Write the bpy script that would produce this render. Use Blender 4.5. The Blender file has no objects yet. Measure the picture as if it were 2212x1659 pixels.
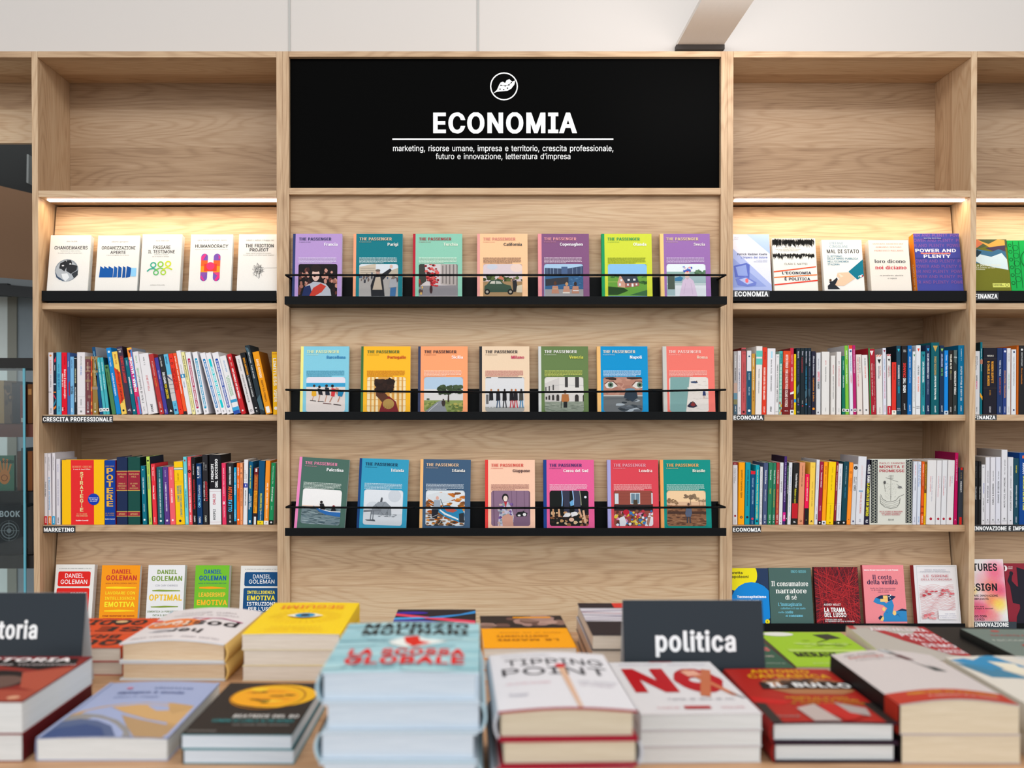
import bpy, math, random
from mathutils import Vector, Matrix
PI = math.pi
S = bpy.context.scene
C = S.collection

# ---------------------------------------------------------------- camera
EYE, DIST, FPX = 1.26, 3.333, 2150.0      # eye height, distance to the bookcase front, focal length in pixels of a 2212 wide picture
PITCH = math.radians(0.6)
CX, CY = 1033.0, 907.5                    # principal point of the (cropped) photograph
cam = bpy.data.cameras.new('camera'); cam_o = bpy.data.objects.new('camera', cam); C.objects.link(cam_o)
cam_o.location = (0, -DIST, EYE); cam_o.rotation_euler = (PI/2 - PITCH, 0, 0)
cam.sensor_width = 36; cam.lens = FPX/2212*36
cam.shift_x = (1106-CX)/2212; cam.shift_y = (CY-829.5)/2212
cam.clip_start = 0.05; cam.clip_end = 60
cam.dof.use_dof = True; cam.dof.focus_distance = DIST; cam.dof.aperture_fstop = 4.4
S.camera = cam_o

# ---------------------------------------------------------------- world, light, exposure
w = bpy.data.worlds.new('world'); S.world = w; w.use_nodes = True
# made-up world light: a bright band shaped behind the viewer over a dim surround
_wt = w.node_tree; _wn = _wt.nodes.new; _wl = _wt.links.new
_tcw = _wn('ShaderNodeTexCoord'); _sx = _wn('ShaderNodeSeparateXYZ'); _wl(_tcw.outputs['Generated'], _sx.inputs[0])
def _range(src, a, b, c, d):
    n = _wn('ShaderNodeMapRange'); n.interpolation_type = 'SMOOTHSTEP'
    for k, v in enumerate((a, b, c, d)): n.inputs[k+1].default_value = v
    _wl(src, n.inputs[0]); return n.outputs[0]
def _mul(a, b, op='MULTIPLY'):
    n = _wn('ShaderNodeMath'); n.operation = op
    for k, v in enumerate((a, b)):
        if isinstance(v, float): n.inputs[k].default_value = v
        else: _wl(v, n.inputs[k])
    return n.outputs[0]
_up = _range(_sx.outputs[2], -0.10, 0.12, 0.0, 1.0); _dn = _range(_sx.outputs[2], 0.30, 0.60, 1.0, 0.14)
_az = _range(_sx.outputs[1], -0.10, -0.88, 0.0, 1.0)
_wl(_mul(_mul(_mul(_mul(_up, _dn), _az), 2.70), 0.33, 'ADD'), _wt.nodes['Background'].inputs[1])
_wt.nodes['Background'].inputs[0].default_value = (0.95, 0.975, 1.0, 1)
S.view_settings.view_transform = 'Standard'; S.view_settings.look = 'None'
S.view_settings.exposure = -0.22; S.view_settings.gamma = 1.0; S.view_settings.use_curve_mapping = False
def area(name, loc, target, sx, sy, power, col):
    l = bpy.data.lights.new(name, 'AREA'); l.shape = 'RECTANGLE'; l.size = sx; l.size_y = sy; l.energy = power; l.color = col
    o = bpy.data.objects.new(name, l); C.objects.link(o); o.location = loc
    o.rotation_euler = (Vector(target)-Vector(loc)).to_track_quat('-Z', 'Y').to_euler()
    return o
area('table_fill_light', (0.4, -2.3, 3.3), (0.4, -1.9, 0.8), 3.2, 1.0, 60, (1.0, 0.96, 0.90))  # unseen overhead light added to lift the table tops
area('beam_fill_light', (0.815, -0.55, 2.40), (0.815, -0.15, 2.63), 0.5, 0.3, 4.4, (1.0, 0.96, 0.94))  # added light without a lamp body, brightens the underside of the beam

# ---------------------------------------------------------------- materials
def lin(c):
    c /= 255.0
    return c/12.92 if c <= 0.04045 else ((c+0.055)/1.055)**2.4
def rgb(h):
    if len(h) == 3: h = h[0]*2+h[1]*2+h[2]*2
    return tuple(lin(int(h[i:i+2], 16)) for i in (0, 2, 4)) + (1.0,)
_M = {}
def M(h, rough=0.5, spec=0.35, metal=0.0):
    """plain printed or painted surface with a faint fibre mottling"""
    key = (h, rough, spec, metal)
    if key in _M: return _M[key]
    m = bpy.data.materials.new('surface_'+h); m.use_nodes = True
    nt = m.node_tree; b = nt.nodes['Principled BSDF']
    b.inputs['Roughness'].default_value = rough; b.inputs['Specular IOR Level'].default_value = spec; b.inputs['Metallic'].default_value = metal
    n = nt.nodes.new('ShaderNodeTexNoise'); n.inputs['Scale'].default_value = 60; n.inputs['Detail'].default_value = 2
    x = nt.nodes.new('ShaderNodeMix'); x.data_type = 'RGBA'
    c = rgb(h); x.inputs[6].default_value = c; x.inputs[7].default_value = tuple(v*0.93 for v in c[:3])+(1,)
    nt.links.new(n.outputs[0], x.inputs[0]); nt.links.new(x.outputs[2], b.inputs['Base Color'])
    _M[key] = m; return m
def G(h): return M(h, 0.5, 0.13)          # slightly glossy cover stock
def nodes(name):
    m = bpy.data.materials.new(name); m.use_nodes = True; nt = m.node_tree
    def N(t, **kw):
        n = nt.nodes.new('ShaderNode'+t)
        for k, v in kw.items():
            if k.startswith('i'): n.inputs[int(k[1:])].default_value = v
            else: setattr(n, k, v)
        return n
    return m, nt, N, nt.nodes['Principled BSDF']
def wood(name, axis, light, mid, dark, rough=0.48):
    m, nt, N, B = nodes(name); L = nt.links.new
    tc = N('TexCoord'); sp = N('SeparateXYZ'); L(tc.outputs['Object'], sp.inputs[0])
    def math_(op, a, b=None):
        n = N('Math', operation=op)
        for i, v in enumerate((a, b)):
            if v is None: continue
            if isinstance(v, (int, float)): n.inputs[i].default_value = v
            else: L(v, n.inputs[i])
        return n.outputs[0]
    if axis == 'x': al = sp.outputs[0]; ac = math_('ADD', sp.outputs[2], sp.outputs[1])
    else: al = sp.outputs[2]; ac = math_('ADD', sp.outputs[0], sp.outputs[1])
    # boards of the laminate pattern
    pl = math_('FLOOR', math_('MULTIPLY', ac, 7.3)); wn = N('TexWhiteNoise', noise_dimensions='1D'); L(pl, wn.inputs['W'])
    al2 = math_('ADD', al, math_('MULTIPLY', wn.outputs['Value'], 9.0))
    # cathedral figure: contour lines of a stretched noise
    cv = N('CombineXYZ'); L(math_('MULTIPLY', al2, 1.1), cv.inputs[0]); L(math_('MULTIPLY', ac, 8.5), cv.inputs[1]); L(wn.outputs['Value'], cv.inputs[2])
    n1 = N('TexNoise'); n1.inputs['Scale'].default_value = 1.0; n1.inputs['Detail'].default_value = 1.5; n1.inputs['Roughness'].default_value = 0.4
    L(cv.outputs[0], n1.inputs['Vector'])
    ring = math_('SINE', math_('MULTIPLY', n1.outputs[0], 130.0))
    ring = math_('POWER', math_('ADD', math_('MULTIPLY', ring, 0.5), 0.5), 2.5)
    # fine fibre
    cf = N('CombineXYZ'); L(math_('MULTIPLY', al2, 9.0), cf.inputs[0]); L(math_('MULTIPLY', ac, 330.0), cf.inputs[1])
    n2 = N('TexNoise'); n2.inputs['Scale'].default_value = 1.0; n2.inputs['Detail'].default_value = 3.0; L(cf.outputs[0], n2.inputs['Vector'])
    # broad tone
    cb = N('CombineXYZ'); L(math_('MULTIPLY', al2, 0.8), cb.inputs[0]); L(math_('MULTIPLY', ac, 14.0), cb.inputs[1])
    n3 = N('TexNoise'); n3.inputs['Scale'].default_value = 1.0; n3.inputs['Detail'].default_value = 2.0; L(cb.outputs[0], n3.inputs['Vector'])
    f = math_('ADD', math_('MULTIPLY', ring, 0.19), math_('MULTIPLY', n2.outputs[0], 0.90))
    f = math_('ADD', f, math_('MULTIPLY', math_('SUBTRACT', n3.outputs[0], 0.5), 0.6))
    f = math_('ADD', f, math_('MULTIPLY', math_('SUBTRACT', wn.outputs['Value'], 0.5), 0.30))
    # knots
    ck = N('CombineXYZ'); L(math_('MULTIPLY', al2, 2.2), ck.inputs[0]); L(math_('MULTIPLY', ac, 5.5), ck.inputs[1])
    vo = N('TexVoronoi'); vo.inputs['Scale'].default_value = 1.0; L(ck.outputs[0], vo.inputs['Vector'])
    kn = N('MapRange'); L(vo.outputs['Distance'], kn.inputs[0]); kn.inputs[1].default_value = 0.10; kn.inputs[2].default_value = 0.0; kn.inputs[3].default_value = 0.0; kn.inputs[4].default_value = 0.55
    f = math_('ADD', f, kn.outputs[0])
    r = N('ValToRGB'); L(f, r.inputs[0]); e = r.color_ramp.elements
    e[0].position = 0.18; e[0].color = rgb(light); e[1].position = 1.0; e[1].color = rgb(dark)
    k = e.new(0.52); k.color = rgb(mid)
    L(r.outputs[0], B.inputs['Base Color'])
    B.inputs['Roughness'].default_value = rough; B.inputs['Specular IOR Level'].default_value = 0.3
    bp = N('Bump'); bp.inputs['Strength'].default_value = 0.12; bp.inputs['Distance'].default_value = 0.002; L(n2.outputs[0], bp.inputs['Height']); L(bp.outputs[0], B.inputs['Normal'])
    return m
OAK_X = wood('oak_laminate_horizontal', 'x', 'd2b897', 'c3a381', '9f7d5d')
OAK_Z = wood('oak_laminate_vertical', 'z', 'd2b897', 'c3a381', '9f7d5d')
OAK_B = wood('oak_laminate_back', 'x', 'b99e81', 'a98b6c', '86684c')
OAK_T = wood('oak_table', 'x', 'cfa884', 'b98f6b', '96704f')
def paper(name, c1, c2, freq=900):
    """page block: fine stripes of stacked leaves"""
    m, nt, N, B = nodes(name); L = nt.links.new
    tc = N('TexCoord'); mp = N('Mapping'); mp.inputs['Scale'].default_value = (25, 3, freq*1.6); L(tc.outputs['Object'], mp.inputs[0])
    n = N('TexNoise'); n.inputs['Scale'].default_value = 1; n.inputs['Detail'].default_value = 2; L(mp.outputs[0], n.inputs['Vector'])
    r = N('ValToRGB'); r.color_ramp.elements[0].color = rgb(c1); r.color_ramp.elements[1].color = rgb(c2)
    r.color_ramp.elements[0].position = 0.35; r.color_ramp.elements[1].position = 0.7
    L(n.outputs[0], r.inputs[0]); L(r.outputs[0], B.inputs['Base Color']); B.inputs['Roughness'].default_value = 0.85; B.inputs['Specular IOR Level'].default_value = 0.1
    return m
PAGES = paper('pages_cream', 'dcd2c4', 'ece4d8')
PAGES_W = paper('pages_white', 'd6dbdb', 'e5e9ea')
PAGES_B = paper('pages_blue_white', 'cddbe8', 'e0ebf5')
PAGES_Y = paper('pages_yellowish', 'd4c7ac', 'e4d9c2')
PAGES_T = paper('pages_tan', 'e2c6a2', 'f0dcc0')
BLACK = M('0d0e10', 0.5, 0.10); BLACKM = M('0c0e10', 0.5, 0.10)
def glow(name, col, s):
    m, nt, N, B = nodes(name); B.inputs['Base Color'].default_value = (0.9, 0.9, 0.9, 1)
    B.inputs['Emission Color'].default_value = col; B.inputs['Emission Strength'].default_value = s; return m
LED = glow('led_diffuser', (1.0, 0.93, 0.88, 1), 7.0)
def glassm(name, col, rough=0.02):
    m, nt, N, B = nodes(name); B.inputs['Base Color'].default_value = col; B.inputs['Transmission Weight'].default_value = 1.0
    B.inputs['Roughness'].default_value = rough; B.inputs['IOR'].default_value = 1.45; return m
WALLM, _nt, _N, _B = nodes('white_painted_panel')
_n = _N('TexNoise'); _n.inputs['Scale'].default_value = 3.0; _n.inputs['Detail'].default_value = 6.0
_r = _N('ValToRGB'); _r.color_ramp.elements[0].color = rgb('cdc7c2'); _r.color_ramp.elements[1].color = rgb('d8d2cd')
_nt.links.new(_n.outputs[0], _r.inputs[0]); _nt.links.new(_r.outputs[0], _B.inputs['Base Color']); _B.inputs['Roughness'].default_value = 0.7
# ---------------------------------------------------------------- measuring: pixel of the photograph -> point of the place
def ray(px, py):
    a, b = (px-CX)/FPX, (CY-py)/FPX
    return Vector((a, math.cos(PITCH)+b*math.sin(PITCH), -math.sin(PITCH)+b*math.cos(PITCH)))
def on_y(px, py, Y):
    """where the line of sight meets the upright plane at depth Y"""
    d = ray(px, py); t = (Y+DIST)/d.y; return Vector((0, -DIST, EYE)) + d*t
def on_z(px, py, Z):
    d = ray(px, py); t = (Z-EYE)/d.z; return Vector((0, -DIST, EYE)) + d*t
def proj(p):
    x, y, h = p[0], p[1]+DIST, p[2]-EYE
    zc = y*math.cos(PITCH)-h*math.sin(PITCH); yc = h*math.cos(PITCH)+y*math.sin(PITCH)
    return CX+FPX*x/zc, CY-FPX*yc/zc

# ---------------------------------------------------------------- mesh builder
class MB:
    def __init__(s): s.v = []; s.f = []; s.fm = []; s.mats = []; s.sm = []
    def mi(s, m):
        if isinstance(m, str): m = G(m)
        if m not in s.mats: s.mats.append(m)
        return s.mats.index(m)
    def face(s, pts, m, smooth=False):
        i = len(s.v); s.v.extend([tuple(p) for p in pts]); s.f.append(tuple(range(i, i+len(pts)))); s.fm.append(s.mi(m)); s.sm.append(smooth)
    def mesh(s, vs, fs, m, smooth=False):
        i = len(s.v); k = s.mi(m); s.v.extend([tuple(p) for p in vs])
        for f in fs: s.f.append(tuple(i+j for j in f)); s.fm.append(k); s.sm.append(smooth)
    def box(s, x0, y0, z0, x1, y1, z1, m, skip=''):
        V = [(x0,y0,z0),(x1,y0,z0),(x1,y1,z0),(x0,y1,z0),(x0,y0,z1),(x1,y0,z1),(x1,y1,z1),(x0,y1,z1)]
        F = {'b':(3,2,1,0),'t':(4,5,6,7),'f':(0,1,5,4),'r':(1,2,6,5),'k':(2,3,7,6),'l':(3,0,4,7)}
        s.mesh(V, [F[k] for k in F if k not in skip], m)
    def prism(s, prof, a0, a1, axis, m):
        """closed 2-D profile swept between a0 and a1 along an axis (x: profile in yz, y: in xz, z: in xy)"""
        n = len(prof)
        def P(a, p): return {'x':(a,p[0],p[1]), 'y':(p[0],a,p[1]), 'z':(p[0],p[1],a)}[axis]
        V = [P(a0, p) for p in prof]+[P(a1, p) for p in prof]
        s.mesh(V, [tuple(range(n))[::-1], tuple(range(n, 2*n))]+[(i, (i+1) % n, n+(i+1) % n, n+i) for i in range(n)], m)
    def build(s, name, parent=None, bevel=0.0, loc=None, rot=None):
        me = bpy.data.meshes.new(name); me.from_pydata(s.v, [], s.f)
        for m in s.mats: me.materials.append(m)
        me.polygons.foreach_set('material_index', s.fm); me.polygons.foreach_set('use_smooth', s.sm); me.update()
        o = bpy.data.objects.new(name, me); C.objects.link(o)
        if parent: o.parent = parent
        if loc: o.location = loc
        if rot: o.rotation_euler = rot
        if bevel:
            b = o.modifiers.new('bevel', 'BEVEL'); b.width = bevel; b.segments = 2; b.limit_method = 'ANGLE'
        return o
def empty(name, loc=(0,0,0), rot=(0,0,0)):
    o = bpy.data.objects.new(name, None); C.objects.link(o); o.location = loc; o.rotation_euler = rot; o.empty_display_size = 0.05; return o
def tag(o, label, cat, group=None):
    o['label'] = label; o['category'] = cat
    if group: o['group'] = group
    return o
def struct(o): o['kind'] = 'structure'; return o

# ---------------------------------------------------------------- lettering: glyph outlines taken once each from the text object
FONT = None
try: FONT = bpy.data.fonts.load(bpy.utils.resource_path('LOCAL')+'/datafiles/fonts/Inter.woff2')
except Exception: FONT = None
_tc = bpy.data.curves.new('letters', 'FONT'); _to = bpy.data.objects.new('letters', _tc); C.objects.link(_to)
if FONT: _tc.font = FONT
_tc.resolution_u = 2; _tc.size = 1.0; _tc.fill_mode = 'NONE'
def _loops(t):
    """closed outlines of a line of text"""
    _tc.body = t
    bpy.context.view_layer.update()
    ev = _to.evaluated_get(bpy.context.evaluated_depsgraph_get()); me = ev.to_mesh()
    v = [(p.co.x, p.co.y) for p in me.vertices]; nx = {}
    for e in me.edges: nx.setdefault(e.vertices[0], []).append(e.vertices[1]); nx.setdefault(e.vertices[1], []).append(e.vertices[0])
    ev.to_mesh_clear(); seen = set(); out = []
    for i in sorted(nx):
        if i in seen: continue
        lp = [i]; seen.add(i); cur = i
        first = [k for k in nx[i] if k == i+1] or nx[i]; nxt = first[0]
        while nxt not in seen:
            lp.append(nxt); seen.add(nxt); c2 = [k for k in nx[nxt] if k not in seen]
            if not c2: break
            nxt = c2[0]
        pts = []
        for k in lp:
            if not pts or math.hypot(v[k][0]-pts[-1][0], v[k][1]-pts[-1][1]) > 1e-4: pts.append(v[k])
        if len(pts) > 2: out.append(pts)
    return out
def _area(p): return sum(p[i-1][0]*p[i][1]-p[i][0]*p[i-1][1] for i in range(len(p)))/2
def _wid(t):
    l = [q for p in _loops(t) for q in p]; return (min(p[0] for p in l), max(p[0] for p in l)) if l else (0, 0)
_CAP = max(q[1] for p in _loops('H') for q in p)
_xh = max(q[1] for p in _loops('x') for q in p)
_base_w = _wid('II')[1]
_GL = {}
def _fill(loops):
    """horizontal slices of everything that the outlines wind around"""
    E = [(p[i-1], p[i]) for p in loops for i in range(len(p)) if abs(p[i-1][1]-p[i][1]) > 1e-6]
    ys = [z[1] for p in loops for z in p]
    for i, (a, b) in enumerate(E):
        for c, d in E[i+1:]:
            if max(min(a[1], b[1]), min(c[1], d[1])) >= min(max(a[1], b[1]), max(c[1], d[1])): continue
            if max(a[0], b[0]) < min(c[0], d[0]) or max(c[0], d[0]) < min(a[0], b[0]): continue
            r = (b[0]-a[0], b[1]-a[1]); q = (d[0]-c[0], d[1]-c[1]); k = r[0]*q[1]-r[1]*q[0]
            if abs(k) < 1e-9: continue
            t = ((c[0]-a[0])*q[1]-(c[1]-a[1])*q[0])/k; u = ((c[0]-a[0])*r[1]-(c[1]-a[1])*r[0])/k
            if 0.001 < t < 0.999 and 0.001 < u < 0.999: ys.append(a[1]+r[1]*t)
    ys.sort(); Y = [ys[0]]
    for y in ys[1:]:
        if y-Y[-1] > 0.009: Y.append(y)
    Y[-1] = ys[-1]; V, F = [], []
    for y0, y1 in zip(Y, Y[1:]):
        ym = (y0+y1)/2; X = []
        for a, b in E:
            if (a[1] > ym) != (b[1] > ym):
                s_ = (b[0]-a[0])/(b[1]-a[1]); lo, hi = min(a[0], b[0]), max(a[0], b[0])
                X.append((a[0]+s_*(ym-a[1]), min(hi, max(lo, a[0]+s_*(y0-a[1]))), min(hi, max(lo, a[0]+s_*(y1-a[1]))), 1 if b[1] > a[1] else -1))
        X.sort(); w_ = 0
        for x in X:
            if w_ == 0: st = x
            w_ += x[3]
            if w_ == 0 and x[0]-st[0] > 1e-5:
                i = len(V); V += [(st[1], y0), (x[1], y0), (x[2], y1), (st[2], y1)]; F.append((i, i+1, i+2, i+3))
    return V, F
def glyph(ch, st):
    if (ch, st) in _GL: return _GL[(ch, st)]
    if ch == ' ': g = ([], [], 0.27); _GL[(ch, st)] = g; return g
    adv = _wid('I'+ch+'I')[1]-_base_w
    loops = _loops(ch); sg = 1 if _area(max(loops, key=lambda p: abs(_area(p)))) > 0 else -1
    tx, ty = {'n': (0.004, 0.002), 's': (0.014, -0.006), 'S': (0.034, -0.004), 'b': (0.021, 0.013), 'k': (0.036, 0.020)}[st]
    extra = []; off = []
    for p in loops:
        n = len(p); q = []
        for i in range(n):
            a, b, c = p[i-1], p[i], p[(i+1) % n]
            def nr(u, w_):
                L = math.hypot(w_[0]-u[0], w_[1]-u[1]) or 1e-9; return ((w_[1]-u[1])/L*sg, -(w_[0]-u[0])/L*sg)
            n1, n2 = nr(a, b), nr(b, c); k = 1+n1[0]*n2[0]+n1[1]*n2[1]; k = max(k, 0.5)
            q.append((b[0]+(n1[0]+n2[0])/k*tx, b[1]+(n1[1]+n2[1])/k*ty))
            L = math.hypot(c[0]-b[0], c[1]-b[1])
            if st in 'sS' and abs(n2[1]) > 0.999 and 0.05 < L < 0.17:
                for lv in (0.0, _xh, _CAP, -0.2):
                    if abs(b[1]-lv) < 0.025: extra.append((min(b[0], c[0])-0.06, b[1], max(b[0], c[0])+0.06, b[1]-n2[1]*0.035))
        off.append(q)
    for x0, y0, x1, y1 in extra:
        y0, y1 = min(y0, y1), max(y0, y1); r = [(x0, y0), (x1, y0), (x1, y1), (x0, y1)]; off.append(r if _area(r)*sg > 0 else r[::-1])
    V, F = _fill(off)
    g = (V, F, adv+{'n': 0, 's': 0.03, 'S': 0.05, 'b': 0.035, 'k': 0.06}[st]); _GL[(ch, st)] = g; return g
def layout(t, st):
    """outline of a whole line; unit = em"""
    V, F, x = [], [], 0.0
    for ch in t:
        v, f, a = glyph(ch, st); i = len(V)
        V += [(p[0]+x, p[1]) for p in v]; F += [tuple(k+i for k in q) for q in f]; x += a
    return V, F

# ---------------------------------------------------------------- printing: shapes laid on a flat face in layers
EPS = 0.00007
def clip(poly, r):
    for ax, lim, sg in ((0, r[0], 1), (0, r[2], -1), (1, r[1], 1), (1, r[3], -1)):
        out = []
        for i in range(len(poly)):
            a, b = poly[i-1], poly[i]; da, db = (a[ax]-lim)*sg, (b[ax]-lim)*sg
            if (da >= 0) != (db >= 0):
                t = da/(da-db); out.append((a[0]+(b[0]-a[0])*t, a[1]+(b[1]-a[1])*t))
            if db >= 0: out.append(b)
        poly = out
        if len(poly) < 3: return []
    return poly
class Sheet:
    """O: corner that print position (x0,y0) falls on; U and V: one print unit right and down; W: outwards"""
    def __init__(s, mb, O, U, V, W, x0=0, y0=0):
        s.mb, s.O, s.U, s.V, s.W, s.x0, s.y0, s.k, s.cl = mb, Vector(O), Vector(U), Vector(V), Vector(W).normalized(), x0, y0, 1, None
    def p(s, x, y): return s.O+s.U*(x-s.x0)+s.V*(y-s.y0)+s.W*(s.k*EPS)
    def poly(s, pts, c):
        if s.cl: pts = clip(pts, s.cl)
        if len(pts) > 2: s.mb.face([s.p(*q) for q in pts], c)
        s.k += 1
    def rect(s, x0, y0, x1, y1, c): s.poly([(x0,y0),(x1,y0),(x1,y1),(x0,y1)], c)
    def ell(s, cx, cy, rx, ry, c, n=20): s.poly([(cx+rx*math.cos(2*PI*i/n), cy+ry*math.sin(2*PI*i/n)) for i in range(n)], c)
    def ring(s, cx, cy, r, w_, c, n=28, asp=1.0):
        for i in range(n):
            a, b = 2*PI*i/n, 2*PI*(i+1)/n
            q = [(cx+R*math.cos(t), cy+R*asp*math.sin(t)) for R, t in ((r, a), (r, b), (r-w_, b), (r-w_, a))]
            if s.cl: q = clip(q, s.cl)
            if len(q) > 2: s.mb.face([s.p(*z) for z in q], c)
        s.k += 1
    def line(s, pts, w_, c):
        for (xa, ya), (xb, yb) in zip(pts, pts[1:]):
            L = math.hypot(xb-xa, yb-ya) or 1e-6; nx, ny = -(yb-ya)/L*w_/2, (xb-xa)/L*w_/2
            q = [(xa+nx, ya+ny), (xb+nx, yb+ny), (xb-nx, yb-ny), (xa-nx, ya-ny)]
            if s.cl: q = clip(q, s.cl)
            if len(q) > 2: s.mb.face([s.p(*z) for z in q], c)
            s.k += 0.2
        s.k += 0.8
    def rr(s, x0, y0, x1, y1, r, c):
        pts = []
        for cx, cy, a0 in ((x1-r, y0+r, -90), (x1-r, y1-r, 0), (x0+r, y1-r, 90), (x0+r, y0+r, 180)):
            pts += [(cx+r*math.cos(math.radians(a0+t)), cy+r*math.sin(math.radians(a0+t))) for t in (0, 30, 60, 90)]
        s.poly(pts, c)
    def corners(s, x0, y0, x1, y1, r, c):
        for cx, cy, sx, sy in ((x0, y0, 1, 1), (x1, y0, -1, 1), (x0, y1, 1, -1), (x1, y1, -1, -1)):
            arc = [(cx+sx*(r-r*math.sin(math.radians(t))), cy+sy*(r-r*math.cos(math.radians(t)))) for t in (0, 22, 45, 68, 90)]
            s.poly([(cx-sx*1.5, cy-sy*1.5), (cx+sx*r, cy-sy*1.5)]+arc+[(cx-sx*1.5, cy+sy*r)], c)
    def text(s, t, xa, xb, yb, cap, c, st='n', d='r', flip=False):
        """line of lettering between xa and xb on baseline yb, capital height cap (print units); d: r right, d down, u up"""
        V, F = layout(t, st)
        if not V: return
        lo, hi = min(p[0] for p in V), max(p[0] for p in V)
        kx = (xb-xa)/(hi-lo); ky = cap/_CAP; out = []
        for x, y in V:
            X, Y = (x-lo)*kx, y*ky
            if d == 'r': q = (xa+X, yb-Y)
            elif d == 'd': q = (yb+Y, xa+X)      # runs down: xa..xb are y positions, yb the x of the baseline
            else: q = (yb-Y, xb-X)               # runs up
            out.append(s.p(*q))
        if s.cl and (min(xa, xb) < s.cl[0] or max(xa, xb) > s.cl[2] or yb > s.cl[3]) and d == 'r':
            for f in F:
                q = clip([(xa+(V[i][0]-lo)*kx, yb-V[i][1]*ky) for i in f], s.cl)
                if len(q) > 2: s.mb.face([s.p(*z) for z in q], c)
            s.k += 1; return
        s.mb.mesh(out, F, c); s.k += 1
    def blurb(s, x0, y0, x1, n, dy, c, seed=0, h=None):
        """paragraph too small to read: rows of word-long dashes"""
        r = random.Random(seed); h = h or dy*0.42
        for i in range(n):
            x = x0; end = x1 if i < n-1 else x0+(x1-x0)*r.uniform(.5, .9)
            while x < end-4:
                wd = min(r.uniform(6, 26)*(x1-x0)/350, end-x); s.mb.face([s.p(a, b) for a, b in ((x, y0+i*dy), (x+wd, y0+i*dy), (x+wd, y0+i*dy+h), (x, y0+i*dy+h))], c); x += wd+3*(x1-x0)/350
        s.k += 1
    def blobs(s, x0, y0, x1, y1, n, rx, ry, cols, seed=1):
        r = random.Random(seed)
        for i in range(n):
            cx, cy = r.uniform(x0, x1), r.uniform(y0, y1); a = r.uniform(.5, 1.2)
            pts = [(cx+rx*a*r.uniform(.75, 1.2)*math.cos(PI*j/4), cy+ry*a*r.uniform(.75, 1.2)*math.sin(PI*j/4)) for j in range(8)]
            if s.cl: pts = clip(pts, s.cl)
            if len(pts) > 2: s.mb.face([s.p(*z) for z in pts], r.choice(cols))
            s.k += 0.15
        s.k += 0.8
    def draw(s, code):
        """shorthand drawing: one shape per clause"""
        for cl in code.replace('\n', ';').split(';'):
            a = cl.split()
            if not a: continue
            op, c = a[0], a[-1]; q = [float(z) for z in a[1:-1]] if op not in 'TN' else None
            if op == 'R': s.rect(*q, c)
            elif op == 'E': s.ell(*q, c)
            elif op == 'P': s.poly(list(zip(q[::2], q[1::2])), c)
            elif op == 'L': s.line(list(zip(q[1::2], q[2::2])), q[0], c)
            elif op == 'O': s.ring(*q, c)
            elif op == 'Q': s.rr(*q, c)
            elif op == 'N': s.blobs(*[float(z) for z in a[1:5]], int(a[5]), float(a[6]), float(a[7]), c.split(','), seed=int(a[8]))
            elif op == 'T':      # T x0 x1 base cap style text_with_underscores colour
                s.text(a[6].replace('_', ' '), float(a[1]), float(a[2]), float(a[3]), float(a[4]), c, a[5])
# ---------------------------------------------------------------- the room
WY = 0.372
def zf(y, Y=0.0, x=1033): return on_y(x, y, Y).z
def xf(x, Y=0.0, y=700): return on_y(x, y, Y).x
m = MB(); m.box(-4.5, -6.0, -0.05, 5.0, 4.5, 0.0, M('c9c4bc', 0.45, 0.4)); struct(m.build('floor'))
m = MB(); m.box(-1.47, WY, 0.0, 5.0, WY+0.1, 3.36, WALLM); m.box(-4.5, WY, 2.31, -1.47, WY+0.1, 3.36, WALLM); struct(m.build('wall_back'))
for i, px in enumerate((625.5, 1032.5)):
    X = xf(px, WY, 50); m = MB(); m.box(X-0.0035, WY-0.004, 2.3, X+0.0035, WY-0.0005, 3.355, M('b9b8b4', 0.6)); struct(m.build('trim_%d' % (i+1)))
# beam running over the shop towards the viewer, with a dark strip painted in for the shaded gap above the bookcase top
xa, xb = xf(1460, WY, 104), xf(1560, WY, 104); zb_ = zf(98, WY-0.02)
m = MB(); m.box(xa, -4.5, zb_, xb, WY-0.001, zb_+0.014, M('f2ece6', 0.75)); struct(m.build('trim_3'))
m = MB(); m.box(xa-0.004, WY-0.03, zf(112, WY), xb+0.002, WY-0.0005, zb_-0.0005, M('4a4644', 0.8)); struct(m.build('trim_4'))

# ---------------------------------------------------------------- oak bookcases
UL = (xf(70.5), xf(83.5)); UA = (xf(598), xf(611.5)); UB = (xf(611.7), xf(625))
UC = (xf(1556.5), xf(1569.8)); UD = (xf(1570), xf(1583)); UR = (xf(2095.3), xf(2108))
ZTOP, ZTOPB = zf(110.5), zf(124)
ZL, ZLB = zf(411.5), zf(425.5)
IN = 0.025                                        # shelves sit this far behind the front edges
SH = [(zf(654.5, IN), zf(668, IN)), (zf(895.7, IN), zf(909, IN)), (zf(1134.3, IN), zf(1148.3, IN))]
SH.append((SH[2][0]-0.373, SH[2][1]-0.373)); SH.append((0.10, 0.08))
NICHE1 = 0.262; NICHE2 = 0.352
def rooted(name, loc, label, cat, group=None):
    r = empty(name, loc); tag(r, label, cat, group); return r
def part(mb, name, root, bevel=0.0):
    o = mb.build(name, root, bevel); o.location = [-c for c in root.location]; return o
def pbox(root, name, x0, y0, z0, x1, y1, z1, m, bevel=0.0008):
    mb = MB(); mb.box(x0, y0, z0, x1, y1, z1, m); return part(mb, name, root, bevel)
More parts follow.
